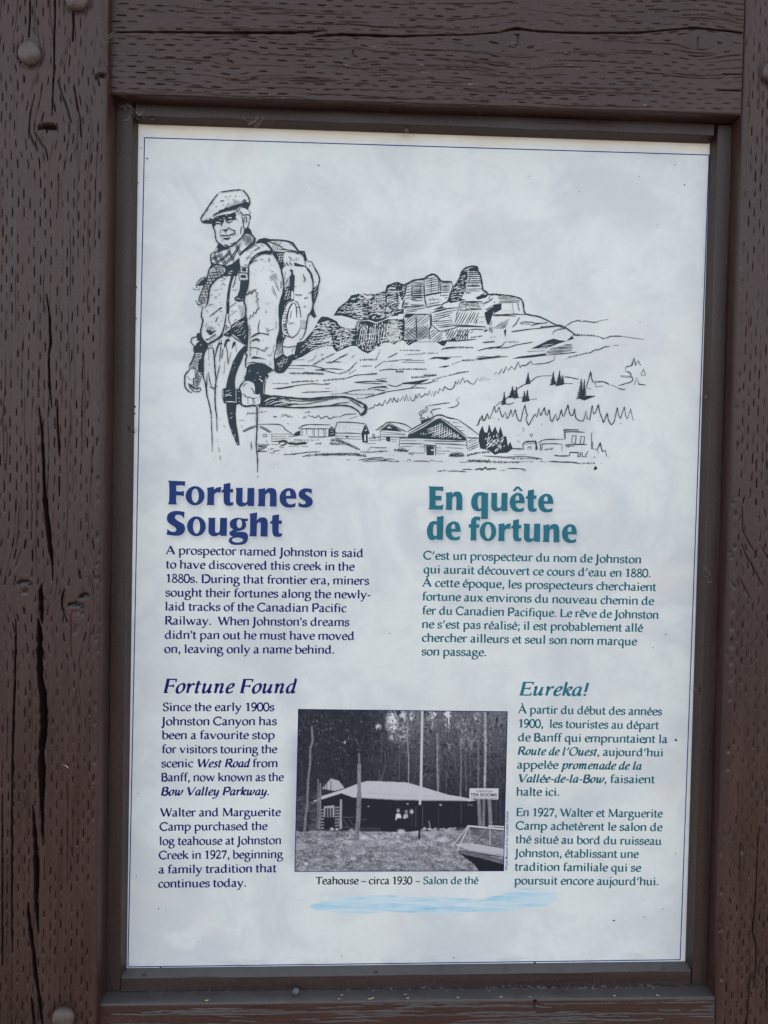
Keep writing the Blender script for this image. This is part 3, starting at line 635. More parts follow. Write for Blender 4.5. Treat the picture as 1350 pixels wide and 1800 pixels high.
draw("""P 2065 6982 2116 7068 2213 7147 2248 7201 2328 7221 2373 7205 2445 7167 2471 7216 2560 7241 2613 7265 2621 7310 2701 7348 2746 7354 2753 7002 2663 6991 2601 6953 2521 6924 2440 6949 2351 6937 2306 6945 2225 6969 2154 6985
W 2341 7220 2400 7204 2473 7203 2449 7170 2400 7183
L 10.8 2377 7224 2422 7208 2475 7221
h 8 27 8.09 2180 7021 2249 7121 2374 7160 2429 7064 2377 6978 2296 7007
h -15 36 8.09 2242 7023 2375 7098 2402 7063 2377 6978
h 5 21.6 7.19 2480 7199 2605 7238 2616 7123 2491 7101
h 85 25.2 6.29 2480 7208 2605 7238 2616 7123 2491 7101
h 4 27 10.8 2447 7038 2661 7084 2671 7036 2538 7005
h 6 30.6 14.4 2626 7292 2742 7322 2744 7216 2624 7177
W 2624 7177 2668 7205 2744 7211 2695 7179 2624 7154
h 20 27 8.09 2633 7150 2744 7198 2747 7073 2662 7071
P 1862 6835 1905 6924 1940 6970 2002 6967 2074 6938 2119 6913 2138 6873 2201 6853 2294 6851 2315 6927 2431 6940 2521 6911 2619 6954 2753 6967 2758 6726 2705 6693 2686 6751 2669 6715 2606 6713 2553 6667 2517 6675 2513 6639 2438 6592 2375 6617 2311 6669 2258 6668 2107 6601 2080 6627 2061 6662 1999 6661 1910 6632 1840 6603 1743 6538 1646 6500 1687 6688 1758 6707
W 2011 6965 2127 6980 2172 6972 2308 6932 2294 6856 2236 6850 2210 6858 2191 6878 2129 6882 2101 6926
h 5 30.6 8.09 1906 6907 2057 6929 2049 6840 1889 6835
h 8 27 9.89 1845 6807 2049 6840 2048 6671 1928 6650 1830 6674
W 1958 6722 2051 6760 2047 6711 1980 6705
h 15 27 7.19 2085 6841 2290 6847 2266 6677 2105 6690
h 80 30.6 7.19 2104 6770 2229 6774 2213 6666 2124 6637
h 82 25.2 6.29 2307 6909 2656 6906 2659 6750 2535 6684 2338 6670
h 8 39.6 7.19 2354 6777 2532 6827 2518 6639 2411 6609
h 8 32.4 9.89 2533 6782 2658 6804 2660 6714 2553 6676
h 4 27 9.89 2647 6901 2755 6909 2757 6806 2649 6803
h -70 23.4 8.09 2667 6795 2757 6806 2758 6735 2678 6715
L 8.99 1611 6444 1825 6447 1914 6436 1985 6418
L 8.09 1888 6409 2004 6394 2129 6370
L 7.19 1594 6414 1772 6413
L 8.09 1879 6398 2021 6421 2182 6416
P 1879 6399 1950 6417 2021 6416 1950 6399
L 7.19 1646 6504 1770 6508
L 7.19 2038 6475 2126 6531 2232 6589
L 7.19 1993 6481 2056 6493 2163 6496
T 23.4 12.6 1860 6459 1957 6517 2089 6587
L 8.09 1806 6478 1815 6504
L 8.09 1828 6489 1839 6514
L 8.09 1850 6498 1866 6528
L 8.09 1868 6524 1894 6560
T 23.4 10.8 1613 6364 1764 6365 1977 6366
T 30.6 8.99 1772 6374 1969 6366
T 21.6 12.6 2138 6371 2236 6409 2323 6500
T 18 16.2 2245 6373 2316 6420
T 23.4 11.7 2359 6523 2439 6530 2547 6531
T 18 12.6 2369 6457 2485 6464
T 21.6 14.4 2521 6452 2610 6517
T 16.2 18 2533 6555 2546 6577 2572 6641
L 7.19 2654 6554 2707 6582 2756 6610
L 7.19 2610 6508 2758 6534
L 7.19 2576 6418 2683 6434 2760 6427
D 6.29 2254 6619 2313 6580 2203 6484 2269 6552 2287 6557 1952 6570 2008 6634 1889 6586 2691 6474 2734 6574
L 8.99 2269 6543 2291 6571
L 10.8 1938 6557 1974 6575
T 19.8 14.4 2135 6540 2224 6578
F 12 19.8 36 7.19 2117 7019 2222 7147 2337 7212 2436 7162 2471 7208 2613 7256 2701 7339 2742 7340 2748 7011 2601 6971 2351 6946 2225 6978
F 84 21.6 30.6 6.29 2316 6918 2522 6902 2749 6949 2753 6744 2544 6684 2438 6610 2311 6678
F 8 19.8 39.6 7.19 1888 6906 2048 6929 2120 6868 2299 6838 2266 6677 2107 6619 2052 6671 1848 6612 1777 6655 1845 6781
F 30 36 23.4 6.29 1663 6527 1767 6699 1846 6745 1839 6621 1734 6556
L 9.89 2436 7162 2429 7064 2449 6958
L 9.89 2609 7247 2625 7123 2600 6998
L 9.89 2049 6840 2060 6751 2089 6636
L 8.99 2304 6847 2319 6758 2375 6635
F 10 27 36 7.19 2742 7331 2827 7321 2820 7227 2790 7173 2762 7225
F 20 23.4 30.6 6.29 3293 7179 3345 7305 3431 7477 3476 7505 3477 7425 3462 7327 3464 7237 3419 7209 3384 7177
F 4 21.6 39.6 7.19 3402 7155 3646 7171 3638 7100 3395 7075
F 10 18 45 8.09 2642 6946 2808 6950 2803 6754 2655 6714
F 50 27 21.6 6.29 2816 6741 2969 6745 2898 6712 2871 6698
L 8.99 2840 7334 2894 7343 2897 7185
L 8.99 3199 7372 3202 7230
L 10.8 3098 7048 3109 6923 3084 6869
L 10.8 3386 7065 3353 6912
H 88 30.6 7.19 3449 7478 3584 7527 3612 7456 3487 7417
H 2 27 7.19 2895 7283 3021 7286 3024 7153 2889 7149
H 10 36 7.19 3050 7198 3202 7230 3204 7140 3060 7118
L 19.8 2626 7313 2732 7349 2796 7324 2840 7341 2920 7381 3019 7398 3054 7425 3116 7450 3162 7424 3208 7381 3316 7380 3326 7322
L 18 3326 7314 3388 7396 3422 7486 3475 7532 3547 7548 3588 7538 3593 7500 3621 7456 3642 7350 3652 7297 3689 7280 3716 7254 3798 7261 3843 7249
L 12.6 3326 7322 3309 7268 3275 7169 3240 7150 3205 7114
P 2737 7345 2831 7334 2841 7321 2825 7218 2790 7159 2762 7216
P 3271 7169 3336 7314 3388 7396 3422 7486 3476 7510 3486 7434 3461 7344 3471 7300 3419 7200 3478 7193 3384 7168 3312 7151
h 4 30.6 7.19 3311 7215 3418 7236 3428 7201 3312 7170
h 20 32.4 6.29 3345 7305 3461 7336 3453 7300 3337 7234
H 3 21.6 9.89 3466 7514 3588 7527 3622 7448 3645 7292 3454 7250 3469 7416
H 85 27 7.19 3432 7433 3521 7498 3489 7301 3435 7299
P 3484 7519 3583 7545 3589 7505 3521 7494
P 3572 7218 3644 7252 3712 7254 3690 7222 3600 7195
H 30 23.4 8.09 3617 7242 3688 7289 3716 7254 3645 7225
D 7.19 3551 7361 3587 7366 3579 7339 3613 7403
H 8 19.8 10.8 2626 7310 2733 7338 2752 7269 2628 7212
H 12 19.8 10.8 2628 7168 2762 7216 2773 7110 2631 7052
L 10.8 2628 7177 2682 7192 2762 7216
P 2631 7043 2684 7058 2810 7075 2811 7026 2632 6999
h 10 36 7.19 2703 7045 2810 7066 2810 7040 2712 7023
H 15 30.6 8.09 2823 7325 2894 7338 2888 7184 2817 7173
H 3 21.6 10.8 2894 7354 3019 7380 3023 7188 2871 7166
H 88 80.9 7.19 2894 7354 3019 7380 3023 7188 2889 7167
H 12 23.4 8.09 3027 7402 3126 7441 3180 7407 3202 7256 3031 7224
H 88 59.4 7.19 3054 7412 3180 7425 3193 7256 3049 7234
L 12.6 3019 7393 3027 7224 3052 7100
L 12.6 3180 7416 3202 7256
H 3 17.1 8.99 3199 7379 3316 7376 3296 7259 3202 7256
H 6 27 7.19 3184 7247 3292 7250 3275 7196 3193 7211
L 8.99 3022 7215 3094 7235 3202 7256
L 12.6 3031 7224 3201 7265
H 10 21.6 8.09 2791 7084 3042 7131 3052 7091 2882 7033 2810 7040
H 4 16.2 8.09 2799 7146 2871 7157 2863 7104 2791 7093
L 10.8 2881 7122 3024 7122
L 10.8 3043 7095 3132 7120 3222 7132
L 8.99 2791 7084 2881 7104 3025 7113
L 14.4 2817 7173 2800 7128 2791 7084
D 7.19 3086 7190 3095 7164 3131 7169 3167 7188 3185 7167 3203 7176 3113 7200
H 42 23.4 8.09 2820 7013 3089 7021 3082 6967 2993 6902 2814 6879
P 2816 7004 2847 7023 2927 7025 2901 6998 2839 6978
L 10.8 2811 7022 2945 7021 3089 7025
H 40 17.1 8.09 2814 6879 3074 6913 3085 6780 2978 6741 2816 6745
H -38 27 7.19 2814 6879 3074 6913 3085 6780 2978 6741 2816 6745
P 2807 6750 2933 6753 2978 6750 2907 6712 2873 6688 2844 6709
L 11.7 2941 7008 2948 6901 2951 6758
L 12.6 2811 7004 2818 6879 2812 6745
L 10.8 3089 7021 3101 6887 3084 6869 3095 6753
L 8.09 3108 7013 3106 6888
H 15 23.4 8.09 3115 7066 3376 7101 3351 7037 3109 6932
P 3124 7071 3169 7099 3214 7114 3259 7097 3205 7087
H 8 21.6 8.09 3109 6959 3343 6984 3344 6912 3210 6882 3118 6924
L 9.89 3385 7106 3259 7088 3134 7058
L 9.89 3381 7105 3377 7074
D 8.09 3216 7016 3261 7008 3288 7018 3307 6983 3324 7001 3297 7000 3243 7016
H 5 15.3 10.8 3393 7164 3655 7181 3648 7091 3386 7065
L 11.7 3386 7065 3411 7155 3456 7170 3655 7176
H 62 24.3 9.89 3377 7061 3630 7077 3588 6937 3353 6912
H 5 62.9 8.99 3352 6984 3586 7000 3578 6973 3352 6966
H 62 27 7.19 3637 7153 3673 7172 3674 7118
H 42 23.4 8.99 3086 6762 3111 6870 3228 6855 3250 6695 3140 6737
P 3168 6733 3266 6758 3293 6763 3258 6702 3232 6694
H 62 24.3 10.8 3246 6860 3516 6899 3501 6755 3285 6741
H 88 27 9.89 3381 6886 3516 6890 3501 6755 3375 6752
P 3285 6749 3356 6787 3384 6752
L 9.89 3109 6923 3165 6871 3210 6850 3354 6886 3408 6905 3697 6909
L 8.99 3182 6890 3407 6918 3670 6912 3689 6886
L 8.99 3508 6872 3589 6883 3671 6877
P 3671 6868 3707 6887 3716 6873 3680 6852
P 2632 6963 2722 6957 2816 6968 2812 6745 2727 6716 2727 6698 2637 6732
h 5 30.6 9.89 2651 6910 2795 6923 2801 6843 2653 6821
h 4 36 10.8 2635 6830 2716 6836 2716 6814 2635 6812
h -70 23.4 8.09 2636 6785 2806 6817 2790 6700 2674 6688
P 3675 7065 3761 7085 3758 7031 3733 6941 3710 6932 3686 6994
H 32 21.6 8.09 3675 7092 3782 7157 3757 7067 3694 7047
L 11.7 3655 7154 3718 7182 3762 7220
D 10.8 3717 7209 3744 7246 3762 7251 3726 7227 3798 7252 3777 7175
H 75 12.6 8.09 3724 6914 3769 6915 3766 6848 3726 6847
L 8.99 3587 6982 3597 6937
L 8.09 3604 7009 3677 7016
L 8.09 3614 6960 3669 6962
L 8.99 3724 6923 3751 6942 3750 6977
L 8.09 2907 6728 3158 6737
L 8.09 3285 6743 3447 6758 3591 6776
L 8.09 3518 6837 3562 6860
T 18 11.7 3537 6792 3663 6814
L 10.8 3224 6648 3259 6673 3403 6690
L 7.19 3259 6664 3403 6679
L 9.89 3612 6655 3720 6685 3856 6695
L 7.19 3721 6672 3856 6707
P 3081 6547 3144 6576 3288 6580 3329 6570 3271 6545 3180 6559
L 12.6 2839 6530 3036 6537
L 10.8 2803 6511 3046 6513
L 7.19 2740 6529 2910 6547
L 7.19 2641 6513 2758 6521
L 7.19 2873 6595 3026 6604
L 7.19 2658 6554 2756 6610
L 8.09 3587 6570 3723 6580 3858 6611
L 7.19 3596 6556 3723 6575 3858 6595
L 12.6 3660 6740 3791 6759
D 8.99 3754 6798 3786 6804 2869 6591 2842 6590
T 25.2 11.7 3412 6686 3566 6686
T 21.6 11.7 3452 6548 3587 6556
T 18 12.6 2782 6637 2998 6641
T 16.2 16.2 2858 6443 3074 6444
T 21.6 10.8 3040 6380 3175 6384
T 16.2 14.4 3310 6387 3517 6433
T 23.4 10.8 2742 6409 2819 6411
T 14.4 16.2 3026 6613 3188 6617
T 14.4 18 3344 6505 3452 6548
P 3191 6468 3263 6485 3313 6484 3264 6466
L 7.19 3306 6580 3442 6585
L 14.8 3707 7251 3802 7256 3939 7247 4048 7224 4088 7171 4103 7077 4148 7052 4257 7035 4340 7003 4451 6953
L 10.8 4313 7016 4423 6963 4548 6915
L 13.5 4451 6953 4534 6935 4673 6844
L 9.44 4547 6935 4615 6984 4696 7007 4717 6994
L 9.44 4724 6994 4765 7002 4862 6991 4916 7006
L 6.74 4916 7009 5012 7029
H 5 14.8 8.09 3816 7250 4048 7221 4083 7184 3818 7163
P 3764 7148 3856 7164 3854 7097 3780 7057
L 9.44 3968 7174 3987 7060
L 9.44 4022 7182 4051 7089
L 9.44 4076 7184 4095 7091
L 8.09 4033 7169 4040 7102
D 5.4 3861 7077 3888 7087 3915 7083 3942 7093 3963 7080
L 10.8 3753 7040 3875 7044 3984 7054 4120 7051
L 8.09 3767 7027 3876 7036 4012 7034
P 3674 7051 3751 7121 3779 7108 3741 6986 3703 6958
H 35 12.1 8.09 3684 7092 3818 7163 3780 7054 3699 7012
H 38 14.8 8.09 3756 6899 3958 7019 3906 6910 3852 6882
P 3886 6876 3913 6897 3910 6843 3903 6802
L 10.8 4053 7022 4014 6954 3974 6912
L 9.44 4055 6952 4095 6972 4191 6972 4218 6962 4355 6970
L 8.09 4068 6952 4177 6952
L 8.09 4178 6931 4218 6949 4355 6977
L 8.09 3964 6869 4151 6897 4288 6914 4479 6940
L 8.09 3975 6861 4152 6893
L 8.09 4288 6914 4301 6928 4479 6943
D 4.05 4249 6832 4269 6840
T 21.6 12.1 4639 6847 4796 6852 4893 6844 4976 6819
T 27 10.8 4638 6857 4700 6852
L 8.09 4976 6819 5058 6848 5168 6851
T 13.5 12.1 5044 6850 5168 6851
L 6.74 5175 6849 5404 6824
L 6.74 4413 6844 4419 6878 4479 6906 4548 6912
P 4184 6692 4292 6746 4373 6789 4427 6806 4482 6792 4565 6783 4625 6843 4646 6810 4483 6754 4348 6700
h 10 21.6 6.74 4292 6732 4483 6778 4375 6708 4266 6698
H 5 13.5 8.09 4348 6693 4620 6762 4663 6716 4650 6675 4349 6637
P 3979 6578 4063 6605 4349 6646 4350 6623 4186 6597
L 8.09 4349 6626 4568 6652 4677 6669
L 8.09 4143 6661 4335 6673
L 9.44 4445 6622 4433 6574 4351 6542 4215 6525
L 10.8 3795 6402 3814 6436 3842 6407 3875 6468 3890 6422 3922 6493 3944 6451 3977 6497 4012 6462 4051 6548 4073 6481 4086 6511 4133 6512 4187 6561 4194 6534 4215 6525
T 24.3 10.8 4597 6612 4692 6635 4788 6662
L 10.8 4788 6662 4829 6666 4869 6694 4924 6702 4978 6731 5040 6739
L 8.09 5075 6747 5136 6756
D 5.4 4487 6589 4556 6591 4576 6598 5191 6760 4424 6952
L 10.8 3612 6653 3693 6678 3747 6691 3856 6707 3898 6751
L 8.09 3802 6685 3938 6698 4019 6725 4155 6753 4202 6764
T 16.2 12.1 3902 6755 4059 6760
L 10.8 3665 6739 3787 6752
L 6.74 3671 6749 3787 6759
L 10.8 3614 6590 3790 6591 3933 6601
L 8.09 3614 6566 3804 6591
L 9.44 5213 6486 5219 6520 5287 6543 5306 6625 5329 6544 5355 6592 5381 6542
L 8.09 5213 6476 5261 6474
L 8.09 5387 6443 5413 6505 5435 6445
L 9.44 4828 6429 4837 6470 4849 6429
L 9.44 3609 6805 3649 6812
D 5.4 3752 6801 3786 6806
T 23.4 9.89 1641 6269 1734 6280 1850 6287
T 16.2 12.6 1850 6283 1921 6294
T 23.4 8.99 1974 6295 2099 6312 2206 6321
T 14.4 12.6 1441 6252 1494 6252 1601 6253
L 8.09 1442 6197 1531 6204 1619 6224
L 6.29 1619 6224 1841 6256 2011 6251
L 6.29 1478 6191 1584 6208 1673 6228
L 7.19 1745 6160 1816 6169 1887 6171 2057 6181
L 7.19 2206 6323 2268 6343 2330 6362 2536 6376
T 18 11.7 2438 6378 2536 6385
L 6.29 2296 6283 2421 6297 2645 6303
L 6.29 2314 6281 2422 6280 2601 6275
L 6.29 2450 6221 2557 6243 2646 6250
L 6.29 2458 6227 2602 6240 2642 6227
T 14.4 11.7 2057 6154 2155 6160
L 6.29 2155 6160 2209 6172 2289 6196 2369 6207
T 14.4 10.8 2209 6163 2298 6158 2424 6159 2513 6166
T 14.4 10.8 2342 6202 2512 6215 2620 6204
T 12.6 11.7 2335 6114 2425 6123 2558 6162
L 5.4 2407 6123 2514 6152 2621 6177
L 6.29 1994 6213 2038 6212
D 4.5 2101 6222 2070 6182 2092 6185 2115 6187
L 7.19 1984 6269 2020 6258 2046 6270
L 7.19 2454 5997 2480 6017 2507 6016 2525 6054 2547 6041 2578 6073 2583 6047 2606 6043 2630 6106 2650 6066
L 8.99 1531 5895 1546 5934 1555 5902 1571 5924 1589 5920 1607 5897 1624 5921 1629 5899 1660 5904
L 7.19 1447 5895 1465 5902 1491 5897
D 4.5 1465 5895 1696 5923 1714 5901
L 7.19 1767 5895 1776 5913 1790 5894 1763 5893
L 8.99 1794 5903 1829 5930 1838 5906 1865 5918 1874 5905 1901 5901 1927 5926 1955 5889 1981 5907 2017 5919 2040 5891 2071 5900 2088 5920 2106 5906 2133 5920 2146 5909
L 8.09 2146 5911 2204 5939 2249 5945 2329 5951
L 7.19 2250 5894 2339 5925
T 14.4 14.4 1789 5952 1837 5962
L 5.4 1599 5836 1617 5823
L 8.09 2529 6053 2556 6042 2578 6069 2601 6045 2636 6106 2647 6064 2663 6076 2689 6130 2708 6081 2725 6135 2744 6095 2764 6085 2768 6132 2789 6097 2824 6147 2838 6098 2855 6170 2879 6097 2896 6151 2915 6100 2942 6109 2960 6172 2968 6128 2994 6187 3013 6142 3040 6161 3057 6184 3085 6165 3102 6219 3121 6158 3138 6213 3150 6155 3170 6213 3193 6187 3211 6241 3246 6217 3265 6265 3291 6243 3327 6235 3363 6263 3378 6322 3398 6289 3415 6344 3425 6296 3460 6364 3479 6311 3506 6337 3543 6304 3579 6296 3616 6364 3642 6331 3661 6379 3674 6329 3695 6379 3714 6348 3741 6354
L 6.29 2527 6157 2643 6191 2876 6233 2930 6257 2965 6273
L 6.29 2651 6270 2741 6252 2821 6285
L 6.29 2821 6285 3028 6286 3190 6326
P 2803 6292 2929 6310 3099 6342 3064 6318 2992 6285 2821 6278
T 23.4 9.89 2910 6352 3027 6362 3170 6384
T 16.2 10.8 3136 6329 3243 6368
T 12.6 14.4 3243 6368 3333 6388 3423 6422 3513 6429
L 6.29 2885 6233 2975 6243 3065 6242
L 5.4 2525 6240 2633 6252 2661 6219
L 5.4 2526 6215 2580 6208 2634 6205
T 12.6 18 2567 6417 2638 6428 2836 6436 3070 6444
L 7.19 2773 6432 2836 6445
L 8.99 2738 6399 2755 6418 2774 6405 2800 6419 2814 6397
P 3196 6463 3259 6485 3314 6491 3295 6477
D 3.6 3251 6440 3358 6501 3444 6481
L 5.4 2640 6330 2577 6333
L 7.19 2524 6322 2596 6311 2650 6297
L 6.29 2524 6300 2650 6297""", 'mountain_drawing', 'pen drawing of a castle-like rocky mountain and valley')
